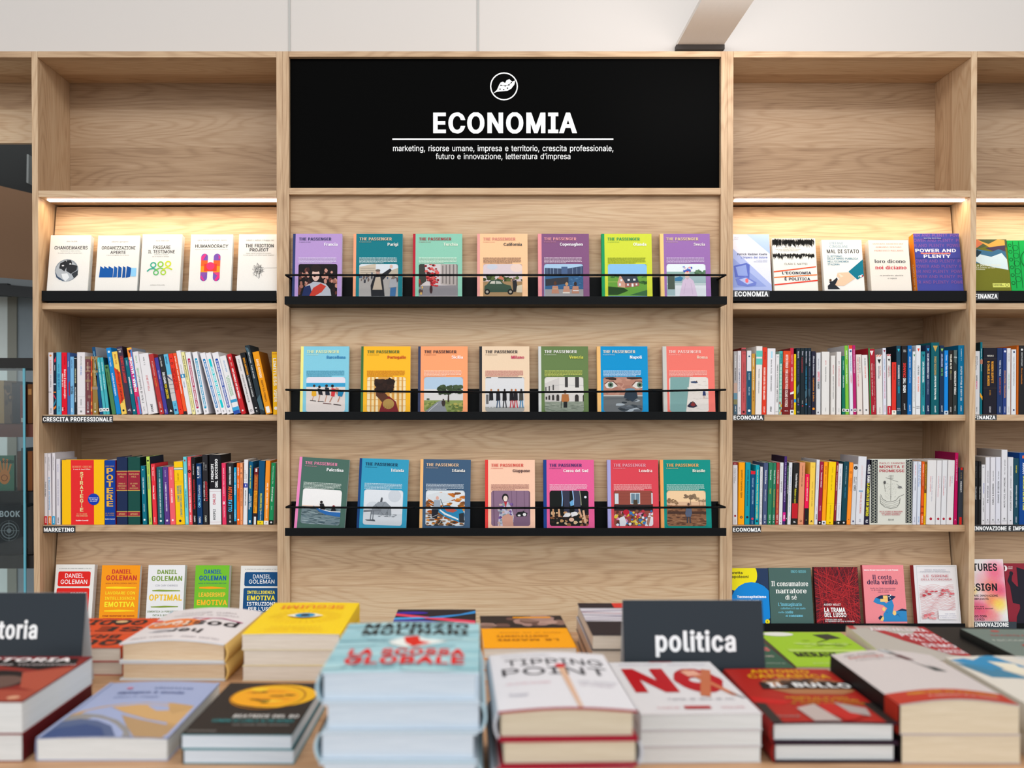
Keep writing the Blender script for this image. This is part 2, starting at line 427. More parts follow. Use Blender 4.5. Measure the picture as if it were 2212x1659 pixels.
def led(root, xa, xb):
    zt = ZLB
    s = pbox(root, 'light_strip', xa+0.016, 0.032, zt-0.005, xb-0.004, 0.056, zt-0.0003, LED, 0)
    l = bpy.data.lights.new('strip_light', 'AREA'); l.shape = 'RECTANGLE'; l.size = xb-xa-0.04; l.size_y = 0.02; l.energy = 1.25; l.color = (1.0, 0.76, 0.43)
    o = bpy.data.objects.new('strip_light', l); C.objects.link(o); o.location = ((xa+xb)/2, 0.040, zt-0.008); o.rotation_euler = (math.radians(-4), 0, 0)
def display_unit(root, xa, xb, zfloor, ptop, name_z):
    """sloping display board with its black metal book stop"""
    g = 0.006
    y0, y1 = 0.072, 0.132
    mb = MB(); mb.prism([(y0, zfloor+0.004), (y0+0.016, zfloor+0.004), (y1+0.016, ptop), (y1, ptop)], xa+g, xb-g, 'x', OAK_X); part(mb, 'display_board', root)
    pbox(root, 'gap_shade_sheet', xa+0.0006, 0.165, zfloor+0.001, xb-0.0006, 0.168, ptop+0.0075 if ptop > 1.5 else ptop-0.002, BLACK, 0)  # black sheet added so the gaps around the board look deep in shade
    zl0, zl1 = name_z
    mb = MB()
    mb.box(xa+0.004, 0.014, zl0, xb-0.004, 0.017, zl1, BLACK)
    mb.box(xa+0.004, 0.017, zl0, xb-0.004, 0.0715, zl0+0.003, BLACK)
    mb.box(xa+0.02, 0.03, zl0-0.0062, xb-0.02, 0.06, zl0, BLACK)
    part(mb, 'book_stop', root, 0.0006)
    return zl0+0.003
def side_bookcase(xa0, xa, xb, xb0, label, left_panel=True, right_panel=True):
    root = rooted('bookcase', ((xa+xb)/2, 0.18, 0.0), label, 'bookcase', 'oak bookcases along the wall')
    if left_panel: pbox(root, 'side_panel', xa0, 0, 0, xa, 0.37, ZTOP, OAK_Z)
    if right_panel: pbox(root, 'side_panel', xb, 0, 0, xb0, 0.37, ZTOP, OAK_Z)
    e = 0.0004
    pbox(root, 'top_panel', xa+e, 0, ZTOPB, xb-e, 0.37, ZTOP, OAK_X)
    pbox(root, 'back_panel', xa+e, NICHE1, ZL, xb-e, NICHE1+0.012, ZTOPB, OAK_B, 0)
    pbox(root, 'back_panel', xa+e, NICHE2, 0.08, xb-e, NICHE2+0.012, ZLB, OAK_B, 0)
    pbox(root, 'shelf', xa+e, 0, ZLB, xb-e, 0.352, ZL, OAK_X)
    for zt, zb in SH: pbox(root, 'shelf', xa+e, IN, zb, xb-e, 0.352, zt, OAK_X)
    led(root, xa, xb)
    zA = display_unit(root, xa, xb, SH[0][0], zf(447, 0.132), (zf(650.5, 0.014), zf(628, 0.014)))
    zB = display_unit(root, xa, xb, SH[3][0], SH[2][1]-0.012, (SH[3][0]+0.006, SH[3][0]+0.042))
    return zA, zB
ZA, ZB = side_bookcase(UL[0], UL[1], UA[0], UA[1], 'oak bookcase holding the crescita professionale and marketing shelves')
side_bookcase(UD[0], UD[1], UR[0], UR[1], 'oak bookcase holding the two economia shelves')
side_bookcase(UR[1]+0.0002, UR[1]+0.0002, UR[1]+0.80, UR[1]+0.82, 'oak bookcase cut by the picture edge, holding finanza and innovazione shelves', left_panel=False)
# open unit beyond the left bookcase: only its top and deep header show
root = rooted('bookcase', (-1.9, 0.18, 0.0), 'open oak frame unit beside the glazed bookcase, empty below its header', 'bookcase', 'oak bookcases along the wall')
x0, x1 = UL[0]-0.82, UL[0]-0.0003
pbox(root, 'side_panel', x0-0.02, 0, 0, x0, 0.37, ZTOP, OAK_Z)
pbox(root, 'top_panel', x0+0.0004, 0, ZTOPB, x1, 0.37, ZTOP, OAK_X)
pbox(root, 'header_panel', x0+0.0004, NICHE1, zf(309, NICHE1), x1, NICHE1+0.02, ZTOPB, OAK_X, 0)
# middle unit with the big panel
root = rooted('bookcase', ((UB[1]+UC[0])/2, 0.1, 0.0), 'wide oak display wall unit carrying the black economia sign', 'bookcase', 'oak bookcases along the wall')
pbox(root, 'side_panel', UB[0], 0, 0, UB[1], 0.37, ZTOP, OAK_Z)
pbox(root, 'side_panel', UC[0], 0, 0, UC[1], 0.37, ZTOP, OAK_Z)
zm, zmb = zf(406), zf(420); e = 0.0004
pbox(root, 'top_panel', UB[1]+e, 0, zf(122.5), UC[0]-e, 0.37, ZTOP, OAK_X)
pbox(root, 'rail', UB[1]+e, 0, zmb, UC[0]-e, 0.37, zm, OAK_X)
PY = 0.022
pbox(root, 'back_panel', UB[1]+e, PY, 0.0, UC[0]-e, PY+0.02, zmb, OAK_X, 0)

# ---------------------------------------------------------------- black section sign
root = rooted('sign', ((UB[1]+UC[0])/2, 0.02, zm), 'large black panel with the white word economia under a leaf emblem', 'sign')
mb = MB(); mb.box(UB[1]+0.002, 0.019, zm+0.0005, UC[0]-0.002, 0.027, zf(122.5)-0.0005, M('030303', 0.5, 0.02)); part(mb, 'panel', root)
k = (DIST+0.019)/FPX*1.0
O = on_y(1033, 250, 0.019)
def sign_part(name, code):
    mb = MB(); sh = Sheet(mb, O, (k, 0, 0), (0, 0, -k), (0, -1, 0), 1033, 250); sh.k = 4; sh.draw(code); return part(mb, name, root)
sign_part('emblem', 'O 1088.5 187 30 2.6 fff;P 1065 202 1073 195 1078 184 1081 179 1086 177 1091 180 1094 174 1100 171.5 1106 177 1112.5 174.5 1111 183 1104 192 1096 196.5 1086 197.5 1074 198.5 fff;E 1082 185 1.6 1.6 111;E 1080 193 1.6 1.6 111;E 1088 194 1.5 1.5 111;E 1091 186 1.6 1.6 111;E 1096 191 1.5 1.5 111;E 1099 184 1.6 1.6 111;E 1104.5 179 1.5 1.5 111;L 0.9 1082 185 1091 186 1099 184 1104 179 111')
sign_part('title_lettering', 'T 936 1246 286 41 k ECONOMIA fff')
sign_part('rule', 'R 848 298.8 1324 301.8 fff')
sign_part('subtitle_lettering', 'T 849.5 1324 326 12.2 n marketing,_risorse_umane,_impresa_e_territorio,_crescita_professionale, fff;T 941.5 1231.5 343.2 12.2 n futuro_e_innovazione,_letteratura_d’impresa fff')

# ---------------------------------------------------------------- black metal picture ledges on the middle panel
LX0, LX1, LY = -0.6300, 0.8090, -0.093
LEDGE = []
for i, (yb, yt, rod, sag, where) in enumerate(((657.5, 640, 594, 0.0, 'highest of three, under the sign'), (907, 889.5, 842, 0.008, 'middle of three, its rod sagging'), (1158, 1140.5, 1096, 0.002, 'lowest of three, above the table'))):
    z0, z1 = zf(yb, LY), zf(yt, LY); zt = zf(rod, LY, 1033)
    root = rooted('display_ledge', ((LX0+LX1)/2, -0.02, z0), 'long black metal book ledge with wire rail, '+where, 'ledge', 'black display ledges')
    mb = MB(); mb.box(LX0, LY, z0, LX1, LY+0.002, z1, BLACKM); mb.box(LX0, LY+0.002, z0, LX1, PY-0.0046, z0+0.0025, BLACKM); part(mb, 'tray', root, 0.0005)
    mb = MB(); mb.box(LX0, PY-0.0045, z0, LX1, PY-0.0022, z0+0.103, BLACKM); part(mb, 'back_plate', root, 0.0005)
    mb = MB(); n = 24; r = 0.0034
    pts = [Vector((LX0+0.0045, PY-0.007, zt)), Vector((LX0+0.0045, LY+0.003, zt))] + [Vector((LX0+0.0045+(LX1-LX0-0.009)*j/n, LY+0.003, zt-sag*math.sin(PI*j/n))) for j in range(1, n)] + [Vector((LX1-0.0045, LY+0.003, zt)), Vector((LX1-0.0045, PY-0.007, zt))]
    for a, b in zip(pts, pts[1:]):
        d = (b-a).normalized(); u = d.cross(Vector((0, 0, 1))).normalized(); v = u.cross(d)
        ring_ = [(u*math.cos(PI*q/4)+v*math.sin(PI*q/4))*r for q in range(8)]
        V = [a-d*r*0.5+q for q in ring_]+[b+d*r*0.5+q for q in ring_]
        mb.mesh(V, [(q, (q+1) % 8, 8+(q+1) % 8, 8+q) for q in range(8)]+[tuple(range(8))[::-1], tuple(range(8, 16))], BLACKM, True)
    part(mb, 'rail', root)
    LEDGE.append(z0+0.0025)

# ---------------------------------------------------------------- section strips on the shelf edges
def strip(x0, x1, y0, y1, Y, text, tx0, tx1, base, cap, label, col='17191e'):
    a, b = on_y(x0, y1, Y), on_y(x1, y0, Y)
    mb = MB(); mb.box(a.x, Y, a.z, b.x, Y+0.0012, b.z, M(col, 0.35, 0.5))
    k = (Y+DIST)/FPX; sh = Sheet(mb, on_y(x0, y0, Y), (k, 0, 0), (0, 0, -k), (0, -1, 0), x0, y0); sh.k = 3
    sh.text(text, tx0, tx1, base, cap, 'fff', 'k')
    o = mb.build('shelf_label'); tag(o, label, 'label', 'section strips on the shelves'); return o
FY = IN-0.0014
strip(90.3, 243.8, 898, 913.3, FY, 'CRESCITA PROFESSIONALE', 92.8, 242, 910, 8.6, 'black strip reading crescita professionale on a shelf edge')
strip(93.5, 162.5, 1136.3, 1151, FY, 'MARKETING', 95, 160, 1148.2, 8, 'black strip reading marketing on a shelf edge')
strip(1582, 1662.5, 627, 641.8, 0.0126, 'ECONOMIA', 1587, 1659.5, 639.8, 9.6, 'black strip reading economia on the metal book stop under the lamp')
strip(1580, 1651, 895.8, 908.2, FY, 'ECONOMIA', 1584.5, 1648, 906, 7.8, 'black strip reading economia below the upper row of economia spines')
strip(1580, 1644, 1136.6, 1150.4, FY, 'ECONOMIA', 1583.5, 1643.5, 1148, 7.6, 'black strip reading economia below the lower row of economia spines')
strip(2104, 2157.5, 632, 648, 0.0126, 'FINANZA', 2106, 2155, 644.6, 9.2, 'black strip reading finanza on the metal book stop')
strip(2103, 2153, 896, 907.3, FY, 'FINANZA', 2104.5, 2150.5, 905.6, 7.6, 'black strip reading finanza on a shelf edge below the dark spines')
strip(2103, 2236, 1133.6, 1148.6, FY, 'INNOVAZIONE E IMPRESA', 2103.4, 2233, 1145.4, 8, 'black strip reading innovazione e impresa on a shelf edge')
strip(2104, 2196, 1343, 1358, 0.0126, 'INNOVAZIONE', 2106, 2179, 1353.6, 8.6, 'black strip reading innovazione on the lowest book stop', '23303a')
# ---------------------------------------------------------------- standing books, spine outwards
SPY = 0.036                                      # plane of the spines
def dash(h, k=0.86):
    c = [int(h[i:i+2], 16) for i in (0, 2, 4)] if len(h) == 6 else [int(q*2, 16) for q in h]
    return '%02x%02x%02x' % tuple(int(v*k) for v in c)
def full(h): return h if len(h) == 6 else h[0]*2+h[1]*2+h[2]*2
PG = {'c': PAGES, 'w': PAGES_W, 'y': PAGES_Y, 't': PAGES_T, 'b': PAGES_B}
def spine_book(x0, x1, zs, ytop, dx, col, art, label, group, depth=0.142, hard=False, side=None, pg='c', xmax=None):
    """x0..x1: foot of the spine measured in the photograph; the volume stands on the shelf at height zs"""
    ybot = proj((on_y((x0+x1)/2, 900, SPY).x, SPY, zs))[1]
    a, b = on_y(x0, ybot, SPY).x, on_y(x1, ybot, SPY).x
    if xmax: b = min(b, xmax)
    wd = max(0.004, b-a-0.0004); col = full(col)
    h = on_y((x0+x1)/2+dx, ytop, SPY).z - zs; run = dx*(SPY+DIST)/FPX
    if abs(dx) < 1.2: run = 0
    lean = math.atan2(run, h); H = math.hypot(run, h) - (wd*abs(math.sin(lean)) if run else 0)
    piv = a if run <= 0 else b
    rot = (0, lean, 0)
    root = empty('book', (piv, SPY, zs+0.0003), rot); tag(root, label, 'book', group)
    ox = 0 if run <= 0 else -wd
    t = 0.0022 if hard else 0.0007; pr = 0.003 if hard else 0.0004
    mb = MB(); c = G(col); cs = G(full(side)) if side else c
    r = min(wd*0.22, 0.0022)
    prof = [(ox, depth), (ox, r), (ox+r*0.3, r*0.3), (ox+r, 0), (ox+wd-r, 0), (ox+wd-r*0.3, r*0.3), (ox+wd, r), (ox+wd, depth), (ox+wd-t, depth), (ox+wd-t, t+0.001), (ox+t, t+0.001), (ox+t, depth)]
    n = len(prof)
    V = [(p[0], p[1], 0) for p in prof]+[(p[0], p[1], H) for p in prof]
    for i in range(n):
        j = (i+1) % n; mb.mesh([V[i], V[j], V[n+j], V[n+i]], [(0, 1, 2, 3)], cs if i in (0, 6) else c)
    for z0 in (0, n):
        for q in ((0, 1, 10, 11), (1, 2, 3, 4, 5, 6, 9, 10), (6, 7, 8, 9)):
            mb.mesh([V[z0+i] for i in q], [tuple(range(len(q)))], c)
    W = wd*1000
    sh = Sheet(mb, (ox, -0.00002, H), (0.001, 0, 0), (0, 0, -H/100), (0, -1, 0)); sh.k = 1
    sh.mmv = H*1000/100
    for d in art: spine_mark(sh, d, W)
    mb.build('cover', root)
    mb = MB(); mb.box(ox+t, t+0.0012, pr, ox+wd-t, depth-pr-0.0006, H-pr-0.0004, PG[pg]); mb.build('page_block', root)
    return root
def spine_mark(sh, d, W):
    """marks on a spine: vertical positions in hundredths of its height from the head, widths as shares of the spine"""
    k = d[0]; v = sh.mmv
    if k == 'b': sh.rect(0, d[1], W, d[2], d[3])
    elif k == 'r': sh.rect(d[4]*W, d[1], d[5]*W, d[2], d[3])
    elif k == 'q':
        x0, x1, y0, y1, rr = d[4]*W, d[5]*W, d[1], d[2], W*0.15; pts = []
        for cx, cy, a0 in ((x1-rr, y0+rr/v, -90), (x1-rr, y1-rr/v, 0), (x0+rr, y1-rr/v, 90), (x0+rr, y0+rr/v, 180)):
            pts += [(cx+rr*math.cos(math.radians(a0+t)), cy+rr/v*math.sin(math.radians(a0+t))) for t in (0, 45, 90)]
        sh.poly(pts, d[3])
    elif k == 'o': r = (d[3] if len(d) > 3 else 0.28)*W; sh.ell(W/2, d[1], r, r/v, d[2], 14)
    elif k == 'v':
        g = 0.28 if d[1] < 90 else 0.16
        sh.poly([(W*(0.5-g), d[1]), (W*(0.5+g), d[1]), (W*0.5, min(99.5, d[1]+W*g*2.6/v))], d[2])
    elif k == 'p': sh.poly([(x*W, y) for x, y in d[1]], d[2])
    elif k == 'h':      # lettering across the spine
        _, t, c, y, f0, f1, cap = d[:7]; sh.text(t, f0*W, f1*W, y, cap, c, d[7] if len(d) > 7 else 'b')
    elif k in 'tu':     # lettering along the spine, t runs down, u runs up
        _, t, c, y0, y1 = d[:5]; size = d[5] if len(d) > 5 else 0.42; off = d[6] if len(d) > 6 else 0.5; st = d[7] if len(d) > 7 else 'b'
        V, F = layout(t, st); lo, hi = min(p[0] for p in V), max(p[0] for p in V); kx = (y1-y0)/(hi-lo); cap = size*W; ky = cap/_CAP
        xb = off*W-cap/2 if k == 't' else off*W+cap/2
        if k == 't': out = [sh.p(xb+y*ky, y0+(x-lo)*kx) for x, y in V]
        else: out = [sh.p(xb-y*ky, y1-(x-lo)*kx) for x, y in V]
        sh.mb.mesh(out, F, G(full(c))); sh.k += 1
SEEN = {}
def spine_row(rows, zs, place, group, xmax=None, **kw):
    """rows: (x0, x1, ytop, dx, colour, colour word, marks, what marks it, extra)"""
    rows = [list(r) for r in rows]
    for i in range(len(rows)-2, 10, -1):            # a leaning book may not lean less than its neighbour allows
        p, n_ = rows[i], rows[i+1]
        if n_[3] < -3 and p[3] < -1.2: hp, hn = 897-p[2], 897-n_[2]; p[3] = min(p[3], (n_[3]/hn+(n_[0]-p[1]-0.4)/min(hp, hn))*hp)
    for i, r in enumerate(rows):
        x0, x1, yt, dx, col, word, art, feat = r[:8]; ex = dict(kw); ex.update(r[8] if len(r) > 8 else {})
        L = rows[i-1][5] if i else None; R = rows[i+1][5] if i+1 < len(rows) else None
        nb = 'between %s and %s' % (L, R) if L and R else 'beside %s' % (L or R)
        label = '%s book, %s, %s, %s' % (word, feat, nb, place)
        spine_book(x0, x1, zs, yt, dx, col, art, label, group, xmax=xmax, **ex)
        n = len(label.replace(',', '').split())
        if n > 16: print('LONG', n, label)
        k = label.lower()
        if k in SEEN: print('SAME', label)
        SEEN[k] = 1
t_, u_ = 't', 'u'
ROW_A = [
 (104.5,115.3,761.5,0,'e1dade','white',[('o',5,'e08030',.22),('u','DI NECESSITÀ','e07a4a',12,34,.3),('u','Gli italiani e i nuovi','666',36,56,.22),('h','22 22','222',65,.0,.6,2),('u','la casa','777',90,97,.3)],'orange dot'),
 (115.6,121.6,762,0,'1a2236','midnight blue',[('p',[(.3,12),(1,6),(1,14),(.5,16)],'d83048'),('r',20,29,'c8b8c0',.45,.65),('b',50,52,'bcd'),('b',63,65,'e07a28'),('p',[(0,66),(1,74),(1,77),(0,69)],'d83048'),('p',[(0,84),(1,74),(1,79),(0,88)],'2a80a0'),('p',[(0,89),(1,85),(1,89),(0,93)],'e07a28')],'crossing bright ribbons'),
 (121.8,132.8,761,0,'54b0cf','sky blue',[('u','Anne Marie','2a6a90',19,32,.2),('u','IL LAVORO CHE VERRÀ','0f5f9c',34,60,.42,.5,'k'),('u','la casa','1a5a80',87,95,.3)],'dark blue capitals'),
 (133,145,761.6,0,'e10c28','bright red',[('t','Christoph Flacher','8a1020',6,20,.26,.65),('t','Narrare il passion energies','fff',27,74,.34,.66,'s'),('t','MERCATI per TUTTI','fff',34,55,.22,.22),('u','la casa','7a0a18',88,94,.26),('u','IBC','fff',88,94,.22,.2)],'slanted white lettering',{'side':'4468a8'}),
 (145.2,151.4,761.8,0,'4266a6','mid blue',[('p',[(.5,50),(1,45),(1,70),(.6,69)],'b01c38'),('t','fabula','cde',14,23,.3)],'red patch low down'),
 (151.6,160.2,770.7,0,'78b2dc','pale blue',[('t','Joachim Fuchs','2a4a78',5,20,.3),('t','LA CURA','222',51,65,.42,.4,'k'),('t','degli altri','246',50,64,.25,.75),('t','smart','fff',89,96,.3)],'stacked black letters'),
 (160.5,166.2,770,0,'232428','charcoal',[('b',3,4,'ddd'),('t','CONOSCERE DI SENTIERI','d8d8b0',21,46,.4),('t','DALLE BUONE DOMANDE','e8e8e8',53,79,.4)],'pale narrow lettering'),
 (166.5,184.2,761,0,'e4dfe2','thick white',[('u','Dale Carnegie','888',6,21,.18),('u','Tutte le opere','3a78c0',22,37,.18),('b',71,71.5,'c8c0c4'),('u','BOMPIANI','999',75,85,.16),('b',88.6,89.1,'c8c0c4'),('o',95,'888',.13)],'small blue and grey text',{'depth':.15}),
 (184.5,196.2,770,0,'733f44','maroon',[('b',0,5,'8a7860'),('r',17,21,'8a6a60',.2,1),('b',24,27,'927058'),('b',40,44,'8a6a50'),('r',67,72,'8c6a60',.5,1),('t','DALE CARNEGIE','e0c8a8',10,25,.2),('t','TUTTI E SEMPRE','e0c8a8',30,58,.2),('t','BOMPIANI','ddd',78,91,.2),('o',95,'ccc',.2)],'patchwork of browns'),
 (196.4,199.7,770,0,'c84c2c','rust',[('b',0,8,'e07a3a'),('b',28,34,'e88a40'),('b',52,60,'e0803a'),('b',78,84,'e88840'),('b',90,95,'f0a050')],'orange squares'),
 (199.9,211.6,770,0,'94793e','olive',[('b',0,5,'a08a60'),('b',24,28,'a8905a'),('b',52,57,'9a8878'),('t','DALE CARNEGIE','e8dcb0',5,20,.18),('t','COME PARLARE IN PUBBLICO','e8dcb0',24,50,.18),('t','BOMPIANI','e8dcb0',80,90,.18),('o',95,'ddd',.18)],'mustard checks',{'side':'c8752a'}),
 (215.6,222.9,749.5,-4.1,'104a78','navy',[('t','CARLO ROMANO','9cd8e8',6,20,.26),('t','Intelligenza emotiva','9cd8e8',22,42,.26),('b',91,96,'e4e4e4'),('o',93.5,'222',.22)],'pale label at foot',{'side':'a8acb4'}),
 (223.1,229.6,772,-3.8,'48b4be','turquoise',[('t','FABRIZIO BONOMI','e4f4f4',8,26,.3),('t','Impara questo segreto','e4f4f4',30,58,.3),('b',89,94.5,'e4e4e4'),('o',91.8,'222',.24)],'white lettering'),
 (229.9,237,772,-5,'44b0ba','aqua',[('t','STEFANO BOMPANI','e4f4f4',8,24,.26),('t','Le parole giuste','e4f4f4',30,56,.26),('b',89,94.5,'e4e4e4'),('o',91.8,'222',.24)],'white lettering',{'side':'1c5860'}),
 (241.8,251,788,-11,'4c8050','leaf green',[('o',5,'1a3a20',.28),('t','MANAGEMENT A PUNTI','20402a',14,42,.26)],'dark small text',{'side':'1d4a50'}),
 (251.4,262,750.7,-17,'1284cc','azure',[('o',6,'d8ecf8',.24),('t','Enrico Fagella','cfe6f6',14,28,.28),('t','ALLA RICERCA DEL BUON ECONOMISTA','fff',38,72,.28)],'white text and disc'),
 (262.4,274.2,759,-17.7,'f4cc5c','yellow',[('p',[(0,24),(1,34),(1,76),(0,84),(0,84)],'e4401c'),('t','Mirko Soldi','a03018',4,20,.3,.55,'s'),('u','Imparare ad educarsi','222',28,82,.4,.5,'s'),('o',94,'222',.2)],'red slanting panel'),
 (274.6,286.7,748,-22,'443447','dark plum',[('h','BENEDETTO','ddd',4.5,.1,.9,1.2),('h','RE','eee',8.5,.3,.7,2.4),('t','I SEGRETI DELLA LEADERSHIP','e2382e',14,54,.42,.6,'k'),('t','T','eee',92,96,.4)],'red lettering',{'side':'241a26'}),
 (287,296,772,-18,'02687c','petrol',[('t','AUREA','bfe0e4',5,14,.2),('t','MANAGER DI SE STESSO','fff',34,64,.3,.5,'k'),('o',93,'ddd',.22)],'short white capitals'),
 (296.6,306.8,750.4,-21.5,'e0306c','pink',[('b',0,3,'f2b43c'),('r',3,18,'f08a3c',0,.5),('r',3,60,'4a8cd0',.65,1),('r',20,60,'c83c90',0,.4),('v',4,'222'),('u','HUMAN + MACHINE','fff',14,66,.55,.5,'k'),('r',74,100,'5a8cc8',.6,1),('u','P. DAUGHERTY','333',72,85,.25,.4)],'huge white capitals',{'side':'8c98a8'}),
 (307.2,319.6,759,-21,'e6e2e4','ivory',[('u','M. HOUSEL','4ca858',6,18,.2),('u','Soldi','3aa048',26,40,.32,.45,'s'),('u','L’Arte di Spendere','444',40,82,.34,.5,'s'),('u','TUTTO','777',88,95,.2)],'green and grey title'),
 (320.2,341,762,-21,'e8e4e6','broad white',[('u','D. L. Banin','555',6,19,.14,.45),('t','LE MIE SOFT SKILLS','d03a48',36,62,.18,.5),('u','LUONI','222',84,97,.2,.5,'k')],'small red title'),
 (344.7,355.2,764,-20.4,'b83434','brick red',[('t','Il Conflitto Di Forense','ead0c8',12,36,.24,.5,'s'),('t','Un caso italiano','e8a030',40,54,.24,.5),('t','LUISS','e8c8c0',80,90,.3),('o',95,'ddd',.16)],'serif lettering'),
 (355.6,364,772,-19,'443e98','indigo',[('t','TOM D. CARNARO','b8b4e0',22,38,.28),('t','scelte e merito','8a86c8',40,58,.24),('t','carte','ccc',91,97,.3)],'faint lilac text'),
 (364.4,376.2,764.8,-21.4,'2a2c30','graphite',[('t','Luca Tacchia','ddd',4,20,.28,.4),('t','DELEGARE','f2f2f2',30,49,.4,.45,'k'),('t','PER CRESCERE','f0d020',50,74,.4,.45,'k'),('p',[(.3,96),(.5,92),(.8,96)],'eee')],'white and yellow title'),
 (376.6,386.7,764.4,-21,'62b8dc','baby blue',[('b',34,78,'cfcac6'),('p',[(0,34),(1,44),(1,46),(0,38)],'557'),('b',44,45,'999'),('b',50,51,'888'),('b',57,58,'999'),('b',64,65,'999'),('t','Roberto Pastore','1a5a88',4,16,.3),('t','TI','246',82,86,.3),('o',93,'248',.26)],'grey woven middle'),
 (387,397,763.3,-22.8,'ea3420','vermilion',[('t','B','222',7,9,.3),('o',16,'222',.28),('o',16,'ea3420',.17),('t','REGALAMI NEL CUORE','701010',24,60,.28,.35),('t','TEMPO CHE VOLA','701010',24,60,.2,.75),('o',92,'811',.12)],'black ring'),
 (397.4,404.9,762.4,-24,'f0592c','orange red',[('t','Ex Padri, Visconti','fff',5,26,.3),('t','molto amore e matematica','fff',28,66,.3),('b',95,100,'2a2628')],'white handwriting'),
 (405.2,415,756.8,-24.8,'e9e6ea','plain white',[('u','ENZO RUSSO','888',22,36,.2),('b',37,43,'2c88b8'),('r',38,42,'e0f0f8',.35,.65),('u','NATURAL','3a6aa8',48,58,.22)],'blue square'),
 (415.4,422.6,760,-24.5,'efe7a4','pale yellow',[('t','MARCO BENTIVOGLI','2a2a22',6,44,.36,.5,'k'),('t','LICENZIATE I PADRONI','2a2a22',48,90,.3,.5,'n'),('t','R','888',93,96,.4)],'black capitals'),
 (423.2,435,760,-23.8,'ece9ec','snow white',[('q',10,91,'b01650',.3,.75),('t','A CURA DI FRANCESCO PUGLIESE','fff',13,54,.22,.53,'k'),('t','CHI COMANDA I VOTI','fff',56,88,.22,.53,'k'),('t','BUR','777',94,97,.22)],'crimson bar',{'side':'dcdce0'}),
 (440.7,452,759.5,-26,'ece9ec','cool white',[('q',10,91,'0898c4',.3,.75),('t','W. CHAN KIM RENÉE MAUBORGNE','fff',13,54,.22,.53,'k'),('t','OCEANO BLU CANADA','fff',56,88,.22,.53,'k'),('t','BUR','777',94,97,.22)],'cyan bar',{'side':'dcdce4'}),
 (466.7,478.4,761,-36,'ebe8ec','clean white',[('q',10,90,'087cc0',.3,.75),('t','W. CHAN KIM RENÉE MAUBORGNE','fff',13,54,.22,.53,'k'),('t','STRATEGIA OCEANO BLU','fff',56,88,.22,.53,'k'),('t','BUR','777',94,97,.22)],'blue bar'),
 (479,490.3,761,-36,'ebe8ec','bright white',[('q',10,90,'10c8d0',.3,.75),('t','PETER THIEL DA ZERO A UNO','fff',23,77,.26,.53,'k'),('t','BUR','777',94,97,.22)],'turquoise bar'),
 (490.7,504.6,760,-33.6,'eae8ec','wide white',[('q',10,90,'0a44a8',.3,.72),('t','W. CHAN KIM RENÉE MAUBORGNE','fff',13,54,.2,.51,'k'),('t','STRATEGIA OCEANO BLU','fff',56,88,.2,.51,'k'),('t','BUR','777',94,97,.2)],'royal blue bar'),
 (505.5,519.6,767.5,-32.5,'e9e7e8','matt white',[('u','JOHN KOTTER','3a8cc8',8,28,.2,.55),('t','IL NOSTRO ICEBERG','4aa860',34,68,.2,.62),('t','SI STA SCIOGLIENDO','4aa860',36,69,.2,.34),('b',75,80,'3a9ccc'),('b',88,96,'3aa4d8'),('b',94,100,'2a50a8')],'blue sea at foot'),
 (521.3,531.6,763.8,-32,'c8242c','scarlet',[('p',[(.3,5),(.7,5),(.5,11)],'f0d0c8'),('t','REPETTI','f0d0c8',14,20,.24),('t','NON È NORMALE CHE SIA NORMALE','fff',24,74,.32,.5,'k'),('o',94,'eee',.18)],'long white title',{'side':'8c1418'}),
 (538.8,550.5,767.3,-31.5,'e3dcdc','off white',[('t','STEVE CHANDLER','666',6,26,.2,.5),('t','100 REGOLE PER MOTIVARE GLI ALTRI','333',32,80,.26,.5),('O',0,0)][:2]+[('o',94,'222',.22),('o',94,'e3dcdc',.14)],'black ring at foot'),
 (550.9,562,761,-33,'1c1d20','jet black',[('t','SERGIO MARCHIONNE','f0a020',8,36,.34,.5,'k'),('t','IL CORAGGIO DI CAMBIARE','ddd',37,72,.28,.5),('o',90,'eee',.16),('t','BUR','ccc',94,97,.24)],'orange name'),
 (562.3,572.8,745,-34,'26333b','slate',[('p',[(0,2),(.6,4),(.8,14),(.3,10)],'4a6470'),('t','Gianni Parlapinto','ddd',10,26,.26),('t','Il peso del mondo','ddd',29,48,.26),('p',[(0,78),(.8,72),(1,96),(.2,92)],'46606a')],'stormy picture'),
 (574.2,588.6,758.6,-29.7,'ee9a10','amber',[('t','DAVID GOGGINS','f8f0e0',12,42,.34,.5,'b'),('t','NIENTE PUÒ FERMARTI','5a2a10',46,80,.26,.5),('r',88,98,'f4f0e8',.2,.75)],'white name',{'side':'9a5f10','hard':True}),
 (590,602.5,760,-3,'f6bc16','golden yellow',[('h','CRISTINA','c04020',4,.1,.9,1.6),('t','LIMITLESS','f6f2e2',10,54,.5,.5,'k'),('t','VIPER','f6f2e2',60,80,.5,.5,'k'),('o',90,'eee',.3)],'oversized white title'),
]
